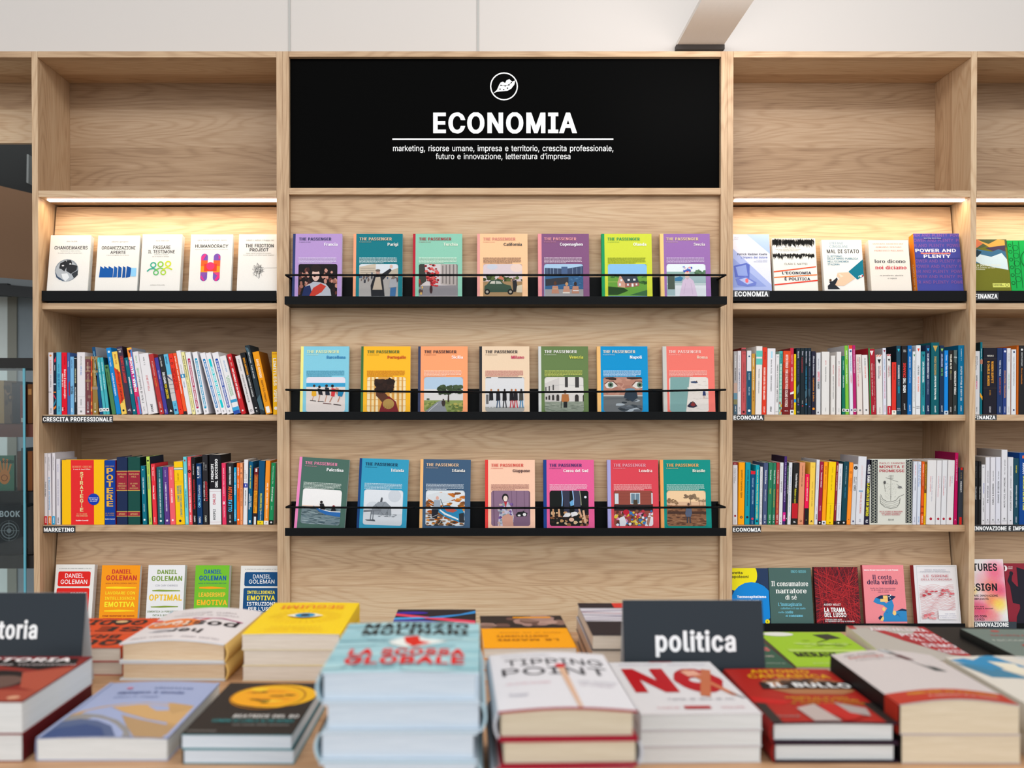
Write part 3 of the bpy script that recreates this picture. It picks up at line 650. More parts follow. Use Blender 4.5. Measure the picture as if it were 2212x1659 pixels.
ROW_B = [
 (95.8,102.6,979.4,0,'e2dde2','white',[('t','GIULIA MEZZI','777',5,14,.26),('t','Project Manager','444',40,61,.36),('q',88,100,'d8202c',.06,.94),('u','APOGEO','fff',90,98,.32,.5,'k')],'red tab'),
 (104.2,111.6,979.8,-1.7,'e2dde2','light grey',[('t','GABRIELLA BERTOZZI','777',5,24,.26),('t','Il Manuale dell’Advertising','3a98d0',33,79,.42),('q',88,100,'ee7c22',.06,.94),('u','APOGEO','fff',90,98,.32,.5,'k')],'orange tab'),
 (112.8,119.3,979,-1,'e2dde2','pearl white',[('t','CINZIA DI GIULIANI','777',5,24,.26),('q',88,100,'1ca6d8',.06,.94),('u','APOGEO','fff',90,98,.32,.5,'k')],'cyan tab',{'depth':.165}),
 (121.3,130.6,991.5,-1,'d9d4da','grey white',[('t','John Westwood','8a88b8',8,20,.2),('t','SCRIVERE UN PIANO DI MARKETING','8a88a8',31,71,.22),('u','APOGEO','222',89,98,.24,.5,'k')],'lilac lettering',{'side':'c8c4ca'}),
]
ROW_B2 = [
 (225.9,249.6,994.4,0,'0a3c96','royal blue',[('h','ROBERT GREENE','c89a30',10,.1,.9,1.6)]+[('h',ch,'e8b040',20.5+i*10.2,.2,.8,8,'k') for i,ch in enumerate('POTERE')]+[('h','LE 48 LEGGI','c89a30',83,.1,.9,1.4),('h','DEL POTERE','c89a30',86,.1,.9,1.4),('h','Baldini+Castoldi','eee',92,.05,.95,1.6)],'tall golden capitals',{'side':'d8202c'}),
 (252.2,275.6,988,0,'1d2c50','dark navy',[('b',20,21.4,'c8a050'),('b',21.4,48.5,'9c2438'),('b',48.5,50,'c8a050'),('h','NAPOLEON','d8b070',26,.1,.9,2),('h','HILL','d8b070',30,.3,.7,2),('h','PENSA E','d8b070',40,.2,.8,1.8),('h','ARRICCHISCI','d8b070',43.5,.1,.9,1.8),('h','TE STESSO','d8b070',47,.2,.8,1.8),('b',80,81.2,'c8a050'),('b',81.2,87,'9c2438'),('b',87,88,'c8a050'),('h','APOGEO','d8b070',85.6,.2,.8,2.6)],'maroon title band',{'hard':True}),
 (276.5,303,987.7,0,'164c44','bottle green',[('b',20,21.4,'c8a050'),('b',21.4,48.5,'9c2438'),('b',48.5,50,'c8a050'),('h','NAPOLEON','d8b070',26,.1,.9,2),('h','HILL','d8b070',30,.3,.7,2),('h','LE LEGGI','d8b070',40,.2,.8,1.8),('h','DEL','d8b070',43.5,.35,.65,1.8),('h','SUCCESSO','d8b070',47,.15,.85,1.8),('b',80,81.2,'c8a050'),('b',81.2,87,'9c2438'),('b',87,88,'c8a050'),('h','APOGEO','d8b070',85.6,.2,.8,2.6)],'maroon title band',{'hard':True,'side':'0c2a26'}),
 (308,317.6,1006,-4,'067084','teal',[('o',7,'e8f4f4',.12),('t','COME PARLANO I BRAND','e8f4f4',20,48,.26),('t','LETIZIA ROSSI','cfe4e8',65,78,.2),('o',92,'e4eef0',.24)],'small white disc'),
 (321.5,329,986.4,-5.5,'bcd85c','lime',[('o',6,'222',.3),('t','MARIA MANZER','333',10,26,.3),('t','Community Economy','2a80a0',29,48,.34),('t','EGEA','555',90,96,.3)],'black disc',{'side':'16263e','depth':.15}),
 (330.4,339.6,1002,-4.6,'ec3440','coral red',[('r',2,28,'f8b0b0',.2,.24),('r',2,28,'f8b0b0',.76,.8),('t','The Visual','f8d8d8',5,20,.24),('t','Fischman  Gerrard','fff',36,58,.32),('t','Einaudi','f8c8c8',88,96,.26)],'thin framed title',{'hard':True}),
 (341.4,354.4,1008.7,-3.5,'1c5a68','deep teal',[('t','LUCA MASCARO','a8c8cc',5,18,.16),('t','COME CREARE UNA STARTUP CON MENO DI 5000 EURO','e4f0f0',20,88,.2,.5,'k'),('o',93.5,'e8f0f0',.18)],'long white capitals'),
 (355.6,367.4,1008.7,-4.6,'5c3a88','violet',[('t','ELENA ZANI','c0b0d8',6,17,.18),('t','E-COMMERCE CON MENO DI 5000 EURO','eee6f6',27,77,.22,.5,'k'),('o',93,'e8e0f0',.2)],'narrow white capitals'),
 (367.8,379.6,1008.7,-4.5,'f4606a','coral',[('t','GIORGIA LUPI','f8c8c8',5,22,.18),('t','L’ARTE DI VENDERE','fff',37,62,.24,.5,'k'),('o',92.5,'fce8e8',.2)],'short white title'),
 (380.2,399.6,996.8,-4.9,'fbc90c','sunny yellow',[('b',9.5,10.6,'4a98a0'),('b',10.8,12,'f0f0e0'),('b',12.1,13.3,'4a98a0'),('t','ALBERT MINOLI','a08010',18,30,.14,.45),('b',31,31.5,'c8a010'),('b',34,34.4,'c8a010'),('u','L’INVENTARIO DELLE VENDITE','2a8a98',38,88,.2,.66,'k'),('u','COME ESSERE','2a8a98',38,64,.2,.38,'k'),('o',94,'333',.14)],'double blue line'),
 (400,408,987,-4.6,'6cccd8','ice blue',[('v',4,'a02038'),('u','TRASFORMAZIONE','f0fafa',25,47,.34,.5,'k'),('t','Clio Salici, Serena Pistoni','2a6a78',50,75,.28),('u','guerini','e8f8f8',88,97,.3)],'dark red triangle'),
 (408.3,416.2,987,-2.8,'ee5058','rose red',[('t','E. Conti','fbd8d8',6,13,.3),('o',21.5,'1a1416',.42),('o',21.5,'e84038',.16),('t','Professione social media manager','fff',31,82,.34),('t','HOEPLI','fff',86,96,.36)],'black circle'),
 (416.7,425.4,988,-3.5,'1b1a1e','black',[('t','A. Roberto Menger','ccc',10,26,.26),('u','Digital Marketing & Ecommerce','e8242c',33,77,.34,.5,'b'),('u','HOEPLI','eee',87,96,.36)],'red lettering'),
 (426.4,437.9,1001,-2.8,'083668','oxford blue',[('u','P. KOTLER','f4f4f4',5,24,.34,.4,'k'),('u','E PIERO STIGLIANI','b8c8dc',5,24,.14,.75),('u','fashion','cfe0f0',35,52,.4,.5,'s'),('u','ONLIFE','8ad0ee',52,72,.42,.5,'k'),('u','HOEPLI','eee',87,97,.34)],'light blue title'),
 (439,450.8,982.7,-2.2,'2a282c','soft black',[('u','C. B. Vecchi','ccc',11,22,.16,.3),('u','D. Zatta','ccc',14,22,.16,.68),('u','AL CUORE DELLA','e0d8d8',38,66,.24,.3),('u','LEADERSHIP','e02430',38,66,.34,.7,'b'),('u','HOEPLI','e8ecd8',87,96,.3)],'grey and red title'),
 (453.3,478.5,982.7,-1.4,'18171c','two tone',[('b',49,100,'e9e8ea'),('b',52,52.4,'c8a0a8'),('b',96,96.4,'c8a0a8'),('u','I PRINCIPI','fff',13,39,.2,.27,'k'),('u','DEL SUCCESSO','fff',6,46.5,.22,.62,'k'),('u','DALIO','c82848',56,71,.22,.4,'b'),('u','HOEPLI','2a2a2e',78,93,.2,.4,'b')],'vertical capitals',{'side':'141317'}),
 (480,489.2,1000.5,-1.5,'e83862','raspberry',[('u','Fare i re la parete','f8d0dc',8,36,.22),('u','e diamanti','f8d0dc',38,53,.22),('u','R','fff',62,67,.5),('u','FrancoAngeli Editore','f8d0dc',70,88,.22)],'faint white script'),
 (489.8,504.8,1000.5,-1,'26262b','ink black',[('t','MARCO FOGNATARO','eee',6,35,.26,.5,'k'),('t','AFFARE','f0602c',38,60,.5,.5,'k'),('t','FATTO','48b8ec',60,79,.5,.5,'k'),('t','GIUNTI','bbb',84,91,.2),('o',95,'ccc',.14)],'orange and blue title'),
 (505.3,511,1010,0,'18a4d8','cyan',[('t','Negri Salvini','d8f0fa',9,26,.36),('t','BrandVoice','f0faff',31,48,.42,.5,'b'),('t','il Cardellino','d8f0fa',74,90,.3),('b',94,100,'2a2a2c')],'white handwriting'),
 (511.6,518.4,1000.5,0,'f26a1a','orange',[('t','JOHN PLUM','fff',7,20,.34,.5,'b'),('t','LOST MAN','fbe0c8',26,40,.34,.5,'b'),('t','CHI DORME DATI?','883008',42,62,.3),('o',92,'fff',.26)],'white small capitals'),
 (518.8,524.4,1000.5,0,'f5a06a','peach',[('t','B','433',7,9,.4),('o',16.5,'433',.36),('o',16.5,'f5a06a',.22),('t','DOMINICI MATERIA E STILE','844020',24,70,.34),('o',93,'433',.14)],'small dark ring'),
 (524.7,534,993,2.4,'e8e6ea','chalk white',[('u','C. KRAMER','999',16,34,.2,.3),('u','A. PACE','999',22,34,.2,.65),('b',36.5,43,'3848a8'),('r',38,41,'dde',.36,.64),('u','TRUMPET POI MEDICARE','555',47,71,.26)],'blue square',{'side':'c8c0bc'}),
 (535.2,543.9,997,2.5,'055c86','blue',[('t','AI generativa per manager','e8e030',6,43,.34,.5,'b'),('t','ELIZA FARRI','f0f4f4',55,72,.26,.66,'b'),('t','GABRIELE ROSARI','f0f4f4',51,76,.26,.3,'b'),('r',93,97,'dfe8ee',.3,.7)],'yellow title'),
 (545,554.6,1011,3.8,'701c22','wine',[('r',1,7,'e8e4e4',.35,.75),('r',12,39,'d8a030',.18,.95),('r',12.6,38.5,'a82028',.24,.9),('t','JORDAN BELFORT','e8b840',14,38,.3,.55),('r',40,80,'f0a020',.14,.95),('t','IL LIBRETTO ROSSO','5a2010',42,68,.22,.7),('t','DEL LUPO DI WALL STREET','5a2010',42,78,.22,.38),('b',80,100,'2c2024'),('r',86,100,'ddd',.3,.8)],'yellow and red panels'),
 (555.4,568.8,995.4,4,'074e76','marine',[('u','IL PIANO MARKETING','e8e030',51,78,.3,.5,'b'),('u','Antonio Foglietto','cfe0ea',78,93,.2),('b',94,100,'f4d818'),('p',[(.4,96),(.62,97.2),(.4,98.4)],'222')],'yellow foot'),
 (569.6,579.8,995,4.5,'f9962a','tangerine',[('u','Inglip a money mover - Six Zogol','fff',35,76,.3,.5,'b'),('u','genius','f8d8a8',76,90,.24),('b',94,100,'ecebea'),('p',[(.4,96),(.62,97.2),(.4,98.4)],'222')],'white foot'),
 (580.4,590.4,1000,5.7,'189058','green',[('t','Mauro Panzalonas-Ohe','b8e0c8',5,34,.22),('t','Gli errori del manager','fff',39,63,.3,.5,'b'),('t','Guida','a8dcc0',70,76,.2),('b',93,100,'181818'),('o',96.5,'ddd',.22)],'black foot',{'side':'d8d4d4'}),
]
ROW_C = [
 (1584.6,1592.6,759,0,'b4b0b0','ash grey',[('t','Vincent Martinelli','eee',6,26,.28),('t','IL CAPITALE','333',27,46,.28,.5,'b'),('b',50,66,'c8a898'),('b',66,76,'6a94a8'),('b',76,84,'8a8458'),('b',84,100,'4a6474'),('u','la casa','eee',87,95,.3)],'painted landscape foot'),
 (1593,1601.2,758,0,'e2dfe4','white',[('t','Giovanni Farinetti','99a',7,26,.24),('t','LA LAMPIONEA RESTITUITA','3a4a78',28,64,.32,.5,'k'),('u','la casa','888',88,95,.3)],'dark blue capitals'),
 (1601.4,1611.5,751.5,0,'c25458','dusty red',[('b',2,3.2,'333'),('b',3.8,5,'333'),('h','75','5a2228',10,.3,.8,2.2,'s'),('u','La seduzione economica','6a2a2c',22,60,.24,.5,'s'),('u','Corrado Alvi','6a2a2c',66,82,.24,.5,'s'),('o',96,'4a1a1e',.26)],'number 75 at head',{'side':'7a1c20'}),
 (1613.3,1623.3,757.6,0,'dedfe4','petrol',[('o',9,'2a5a78',.2),('b',32,100,'17506e'),('t','Ray Eccleston','c8dce4',35,46,.24),('t','Riscatti a Rate','c8dce4',57,70,.24),('o',94,'eee',.28)],'crescent mark'),
 (1623.8,1631.2,764,0,'cb963a','ochre',[('t','Alessandro','f8ecd0',7,21,.34),('t','Ministero di passaggio','f4e4c0',26,60,.26),('t','LIBRO DEL RE','8a2a18',60,78,.3)],'red lower lettering'),
 (1631.5,1645.3,748,1.7,'e8e3e0','cream',[('b',6.5,15.5,'62c0b4'),('b',18,27,'62c0b4'),('t','Vince Boston','555',33,47,.18),('t','I mediatori del potere','555',49,69,.18,.5,'s')],'two teal squares',{'depth':.165}),
 (1645.6,1655.3,750.4,1.7,'de3a22','flame red',[('t','Barry Avery','5a1a18',7,18,.26,.55,'b'),('t','BUSINESS LEADER DEL TERZO MILLENNIO','f8e8e0',30,78,.36,.45,'k'),('u','APOGEO','f8e0d8',88,97,.3)],'long white capitals'),
 (1656,1673.7,752.7,1.5,'e6e4e8','chunky white',[('r',4.5,14.5,'a8d8ec',.44,.62),('t','Marina Alta  Eva Elia','333',17,38,.14,.5),('t','BORBONI SUL RISORGIMENTO','333',41,65,.14,.5),('u','APOGEO','222',88,96,.18,.5,'k')],'pale blue tag'),
 (1674,1682.2,765.3,1.5,'e2dfe0','short white',[('h','16','346',5,.3,.75,1.6),('t','TUBERIE E TUTTO ECCETERA','444',17,56,.26,.5,'k'),('t','UOMINI E VICENDE','444',58,80,.26,.5,'k'),('h','BUR','888',96,.15,.85,1.4)],'black bold capitals'),
 (1682.5,1688.8,758.4,1.5,'a9d2c4','mint',[('b',0,20,'4cb4ac'),('u','BETELGEUSE','1c4a50',4,19,.5,.5,'k')]+[('b',24+i*6,25+i*6,'7ab8a8') for i in range(9)]+[('r',80,84,'c84828',.1,.5),('r',84,88,'e0b040',.5,.9),('r',88,92,'384838',.1,.5),('r',92,96,'c84828',.5,.9),('r',96,99,'e0b040',.1,.6)],'tiny mosaic foot'),
 (1690,1706,758,1.5,'b03022','oxblood',[('b',0,18,'e04a22'),('b',18,34,'c83c20'),('b',60,100,'741c1c'),('t','MORTEN STORDALEN','f6e0d8',6,27,.34,.5,'k'),('t','COME LE NAZIONI POVERE SCALANO LE POTENZE','f6e0d8',29,88,.34,.5,'k'),('h','B.C.','eee',95,.3,.8,1.4)],'glowing orange head'),
 (1706.8,1714.8,752,0,'c62840','cherry',[('t','Eugenio Fatali','f0b8b8',10,24,.3),('t','Lavoro e salari in Italia','fff',29,50,.3,.5,'b'),('p',[(0,67),(1,65),(1,68.5),(0,70)],'e8e4e6'),('p',[(0,70),(1,68.5),(1,93),(0,93)],'6c1c2c'),('t','Quinto Colle','e0c0c8',78,90,.24),('b',93,100,'e4e2e8'),('o',96,'444',.28)],'white diagonal stripe',{'side':'7c1420'}),
 (1715.1,1719.8,765,0,'f6d40e','lemon',[('t','Gonzales San Francisco Vignaiolo','8a7a20',6,44,.4),('b',74.5,80,'2490c8'),('u','COMUNI','88700a',84,94,.3)],'small blue square'),
 (1720,1728.8,752,0,'1c2a34','night blue',[('t','Musarra','ccd',5,15,.36),('t','Storia del mondo in rosso','584a8a',19,50,.34,.5,'s'),('p',[(.1,60),(.7,54),(.6,66),(.2,70)],'4a6a80'),('t','Carocci','bbb',75,82,.26),('o',85,'60509a',.2),('h','C','bbb',97,.2,.8,2)],'violet title'),
 (1729,1738.2,752,0,'1d292f','coal',[('t','Bruno','ccd',5,11,.3),('t','Longobardismo','b83038',14,37,.3,.4,'s'),('t','Carocci','bbb',79,84,.22),('o',87,'c83038',.16)],'red title'),
 (1738.4,1744.8,752,0,'1a2c38','storm blue',[('t','Marini Federico','dde',5,23,.44,.5,'s'),('t','L’economia del luogo arido','2a9ac8',28,62,.5,.5,'s'),('p',[(0,66),(.8,60),(.8,72),(.1,76)],'406070'),('t','Carocci','bbb',76,82,.3),('o',84.5,'2a9ad8',.3)],'bright blue title'),
 (1745,1752.6,752,0,'202e38','steel dark',[('t','Brando Oletti Sella','bbc',5,27,.3),('t','Dispense del Capitale','50588a',30,60,.3,.5,'s'),('p',[(.1,62),(.7,60),(.5,74),(.2,70)],'3c5868'),('o',88,'6a60a0',.16)],'muted lilac title'),
 (1753,1762,759,0,'242438','dark indigo',[('t','Albena Azmanova','e4e4ea',7,38,.36,.5,'s'),('t','Capitalismo in bilico','f09a30',42,79,.36,.5,'s'),('o',91,'f09420',.3)],'orange serif title'),
 (1763.2,1773,762,0,'d5d6da','silver grey',[('t','Mariangela Pira','889',10,27,.22),('t','EFFETTO','e02050',31,46,.44,.5,'k'),('t','DOMINO','2a2a30',47,59,.44,.5,'k'),('r',95.5,97.5,'223',.3,.55)],'pink and black title'),
 (1775,1792,760,0,'e3e0dd','fat white',[('t','NITTO','d04a50',14,21,.12),('t','OPERAZIONE RUSTICANA','444',24,48,.12),('u','EINAUDI','999',89,95,.1)],'few small letters'),
 (1794.9,1804.8,768.4,0,'e2deda','low white',[('t','RAMO E RISORSA','c03a40',16,32,.2),('t','MOMENTI DEL PARTITO COMUNISTA','555',35,74,.18),('u','EINAUDI','999',88,95,.18)],'red over grey text'),
 (1807,1817.4,760,0,'e4e0de','plain cream',[('t','MATO','444',15,20,.18),('t','IL CAPITALE DELLE RIVOLUZIONI','d04a58',23,55,.2),('u','EINAUDI','aaa',90,96,.16)],'coral small title'),
 (1819.4,1826.4,769,-1.5,'11715a','forest green',[('t','STEFANO CAVALLO','a8d8c8',8,24,.3),('t','L’Italia nel deserto','d0e8e0',33,54,.36),('b',90,95,'e6e6e6'),('o',92.5,'333',.28)],'pale lettering'),
 (1826.6,1834.4,746.6,-2.7,'7fc23e','apple green',[('t','ANDREA ELLY','f0f8e4',7,20,.34,.5,'b'),('t','La società rigenerativa','e8f8d0',28,55,.34),('b',92,96,'e8e8e8'),('o',94,'333',.24)],'white lettering',{'depth':.165,'side':'c0bec2'}),
 (1836,1843.8,746,-3,'dfe0ea','blue white',[('b',0,5,'e04432'),('o',8.5,'2a4a78',.28),('t','Fabrizio De Rossi Salvini','5a8ab8',15,37,.26),('t','IL RISARCIMENTO','e03a48',41,55,.26),('o',93.5,'557',.24)],'red cap'),
 (1844,1850.4,746,-3,'b81c6c','magenta',[('t','STEFANO MANCUSO  COSTANTINO D’ORAZIO','f0c0d8',6,40,.34),('b',91.5,96,'e8e8e8'),('o',93.7,'333',.28)],'white foot'),
 (1852,1864.2,765.6,-3,'e4d9d2','blush white',[('t','ROBERT B. REICH','556',5,31,.2,.62,'s'),('t','COME SALVARE IL CAPITALISMO','c84a5a',4,54,.22,.3,'s'),('o',93,'777',.18)],'pink serif title'),
 (1865.4,1878,766.6,-4,'e5e1df','warm white',[('t','CARL RHODES','444',5,18,.2),('t','CAPITALISMO WOKE','e04a30',19,39,.2),('o',92.5,'666',.16)],'orange red title',{'side':'7c1218'}),
 (1879,1893.4,752,-4,'a81c2e','crimson and green',[('b',0,0.6,'1c8a4a'),('r',0,100,'1c8a4a',0,.2),('v',4,'f0e0e0'),('t','Giuseppe Capuani','e8c8c8',23,45,.2,.5,'s'),('t','La rive del Capogitto','e8c8c8',47,72,.2,.5,'s'),('t','Guerra in un paese di tutti','d07078',24,90,.14,.8),('t','Pubblica','f0d8d8',86,96,.2,.6,'s')],'green fore edge'),
 (1894.2,1907.7,766,-2.4,'e2dfdc','striped white',[('p',[(0,0),(.2,0),(0,2.6)],'e06a40'),('p',[(.35,0),(.55,0),(.2,3.4),(0,3.4)],'e06a40'),('p',[(.75,0),(.95,0),(.6,3.4),(.4,3.4)],'e06a40'),('v',8,'222'),('t','PAUL MASON','c04a50',19,35,.14,.62),('t','POSTCAPITALISMO','667',19,40,.16,.4),('t','Feltrinelli','b08080',88,98,.14)],'orange hatching'),
 (1908,1915.8,752,-1.9,'dcdce8','lavender white',[('v',3,'902040'),('t','Giuseppe Maroni','3a9ad0',16,33,.3,.5,'s'),('t','CREDERE E INCORAGGIARE DAGANI','d85a8a',36,76,.26,.5,'s'),('t','Feltrinelli','d890a8',86,96,.24)],'sky and pink text',{'side':'b0aeb2'}),
 (1917,1925.6,765,-1.5,'e4e1de','red footed',[('p',[(0,0),(.25,0),(0,2.4)],'c01830'),('p',[(.45,0),(.75,0),(.3,3.2),(0,3.2)],'c01830'),('p',[(1,0),(1,1.6),(.85,3.2),(.55,3.2)],'c01830'),('v',8,'222'),('t','IL PIANETA DI TUTTI','c03a50',19,38,.24,.35),('t','VANDANA SHIVA','555',19,36,.2,.7),('b',86,100,'c4142c'),('u','Feltrinelli','f0d8d8',88,98,.3)],'crimson hatching'),
 (1926.5,1936.3,782.4,0,'de3428','poppy red',[('t','CARLO ELIANO CATTANEO','7a1a18',4,34,.24),('b',92,100,'ece8dc'),('v',94,'333')],'white foot',{'side':'0c1c28'}),
 (1937.2,1946.6,747,-1.2,'1d4458','deep slate',[('v',4.5,'28c4d8'),('u','RIGENERAZIONE BRUTALE','e8eef0',28,48,.34,.5,'k'),('u','OLTRE DI','88a8b4',50,58,.28),('u','BENESSERE','28b8d0',59,69,.34),('h','EGEA','ccd',92,.1,.8,1.2),('h','DIRITTI','ccd',94.5,.1,.9,1.2)],'cyan triangle',{'side':'0b1b28','depth':.16}),
 (1947.2,1959.8,747.4,0,'1e1b1e','pitch black',[('h','ROBERT E.','ddd',7,.3,.75,1.3),('h','KAPLAN','ddd',9,.3,.75,1.3),('u','CHANGE','e83a34',25,46,.42,.5,'k'),('u','MIND THE','f4f4f4',47,68,.42,.5,'k'),('u','guerini','ddd',84,93,.24)],'white and red title'),
 (1960.5,1969.8,746.5,0,'0768b2','cobalt blue',[('v',5.5,'9aa4ac'),('u','DAVIDE REPORT','d8e8f4',16,32,.3),('u','Motorini galoppanti','b0d0ec',35,54,.28),('u','guerini','ddeaf6',86,95,.26)],'grey triangle'),
 (1971,1978.2,759.6,0,'dddfe0','pearl',[('v',4.5,'1c7848'),('u','TESTI DI LAVORO ITALIA POLITICA, GOVERNARE OLIVICOLTURA','8a8c90',14,80,.26),('h','EGEA','555',89,.1,.8,1.2)],'green triangle',{'side':'90969c'}),
 (1978.6,1988.8,746,0,'e0e2e6','frost white',[('v',4.5,'e84a30'),('u','FOOD IN ITALY','3a3a40',29,43,.3,.5,'k'),('u','SOVRANITÀ TAVOLOSA','f07050',45,67,.3,.5,'k'),('h','EGEA','666',89,.1,.8,1.2),('h','DIRITTI','666',91.5,.1,.9,1.2)],'red triangle'),
 (1989.3,1999,759.6,0,'1e8490','sea green',[('v',4.5,'0f4a5c'),('u','TERRITORI CONOSCITIVI TALENTI','e4f2f2',16,49,.36,.5,'k'),('u','A. PIRAMIDI MATTEOLI','0f5462',51,72,.34),('u','guerini','e0f0f0',86,95,.28)],'dark triangle',{'side':'0c1c28'}),
 (1999.6,2009.2,746,0,'1a2f52','dusk navy',[('v',4.5,'2ab0e8'),('u','OLTRE IL PAESAGGIO SENZA CAMPI SOTTO','e8ecf4',12,48,.34,.5,'k'),('u','COSTRUIRE IL SE PUBBLICO','8494b0',50,71,.3),('u','guerini','e0e4ec',87,95,.28)],'bright blue triangle'),
 (2010.9,2028.8,740,0,'045a64','big dark teal',[('v',4.5,'c8a050'),('u','ORGANIZZAZIONI AZIENDALI','c4a05c',19,45,.24,.5,'k'),('u','Marco Petruzzini, Maurizio Decastri','f0f4f0',46,79,.22,.5,'k'),('u','guerini','e8f0f0',88,97,.18)],'sand triangle',{'depth':.175}),
 (2029.5,2039.3,746.5,0,'17304e','marine navy',[('v',4.5,'9cd060'),('u','CONSTITUENCY BODY','b8c0dc',12,31,.34,.5,'k'),('u','SUL SUOI','68b868',33,44,.36,.5,'k'),('u','guerini','e0e4ec',87,96,.28)],'lime triangle'),
 (2039.6,2048.6,757,0,'0e84da','vivid blue',[('t','Timoteo','cfe6fa',7,16,.3),('t','La Fiaba digitale','e6f2fc',20,41,.4),('b',94,100,'c8d4dc'),('o',97,'346',.22)],'white slim title'),
 (2049.4,2058.2,757,0,'2a2624','espresso brown',[('t','VOLARE ALTO!','f0ecdc',6,29,.42,.5,'k'),('r',31,36,'7a7a50',.3,.7),('t','autobiografia','998',36,46,.26),('u','EDIZIONI','ddd',88,96,.28)],'cream capitals'),
 (2058.4,2067.6,756.5,0,'2f3636','gunmetal',[('p',[(.2,0),(.9,0),(.8,22),(.3,18)],'5c6a68'),('u','STORIA dell’ECONOMIA','f2f0ea',32,69,.42,.5,'k'),('h','Philip','eee',12,.2,.9,2,'s'),('u','l’Udito','ddd',86,94,.24)],'white old style capitals'),
 (2069.7,2085.6,746,0,'0574a4','ocean blue',[('u','I. I. CONRATH','cfe6f0',5,22,.14),('u','Gli scritti di Warren Buffett','e8f2f6',30,80,.3,.5,'s'),('u','HOEPLI','e4f0f6',87,95,.2,.5,'b')],'wide serif title',{'side':'035a80'}),
]
ROW_D = [
 (2102.6,2116.6,758.5,0,'dadade','white',[('t','Alessio Puccio','333',8,22,.14,.62),('t','Mariangela Martina','333',8,30,.14,.4),('t','SAPER','333',38,47,.16,.5,'k'),('t','INFINITO','e02a78',47,60,.16,.5,'k'),('u','la casa','555',88,95,.14)],'pink and black title'),
 (2117,2122.2,739.4,0,'046c7c','peacock',[('t','Eugenio Gaia Bianco','bcdce0',9,40,.34),('r',24,30,'b87860',0,1),('p',[(0,70),(1,75),(1,80),(0,75)],'f0a820')],'yellow chevron',{'side':'16303a'}),
 (2123.6,2153.4,751.7,0,'1c1a26','massive black',[('h','PARTECIPA DI','e8e4d8',13,.28,.75,2.2),('b',16.5,16.8,'554a3a'),('t','WARREN BUFFETT','e8a030',20,53,.16,.66,'k'),('t','& CHARLIE MUNGER','e8a030',20,57,.16,.38,'k'),('b',60,60.3,'554a3a'),('t','ALEX W. MORRIS','b07a30',63,71,.1,.5),('u','APOGEO','c8c8d0',88,97,.12)],'two golden lines'),
 (2153.8,2166,752,0,'1d3464','ink blue',[('t','TODD A. FINKLE','e0e4ec',18,42,.24,.5,'b'),('t','WARREN BUFFETT','b85a40',44,70,.24,.5),('u','APOGEO','bcc6d8',88,97,.2)],'rusty lettering'),
 (2166.4,2174.4,752,0,'283e80','blue violet',[('o',5,'e0e4f0',.3),('t','EDUCAZIONE FINANZIARIA','e8a040',34,75,.34,.5,'b'),('u','APOGEO','c8d0e4',88,97,.3)],'orange capitals'),
 (2174.8,2183.4,752.5,0,'dcdcde','smoke white',[('t','VALENTINO','888',7,20,.2),('t','L’ARTE DEL POCO MALE','8ab8a8',38,62,.28),('u','APOGEO','aaa',88,97,.24)],'green grey title'),
 (2184.6,2195.2,755,0,'dde0e4','window white',[('o',4,'346',.2),('t','Venture  FINANZA COMPORTAMENTALE','555',11,56,.16),('o',93,'446',.2)],'thin grey title',{'side':'c87020'}),
 (2195.6,2200.4,746,0,'c4641c','burnt orange',[('b',0,2,'a04a10')],'bare spine'),
 (2200.8,2213,746.5,0,'242224','matt black',[('o',6,'ddd',.2),('t','BENNETTE MONTGOMERY','ccc',10,30,.2,.5),('t','Blocca compartimento','e88a30',33,56,.24,.5,'s')],'orange script'),
 (2213.4,2224,746.5,0,'2a2826','tarry brown',[('o',6,'ddd',.2),('t','LA FINANZA','ddd',28,52,.34,.5,'b')],'white word'),
]
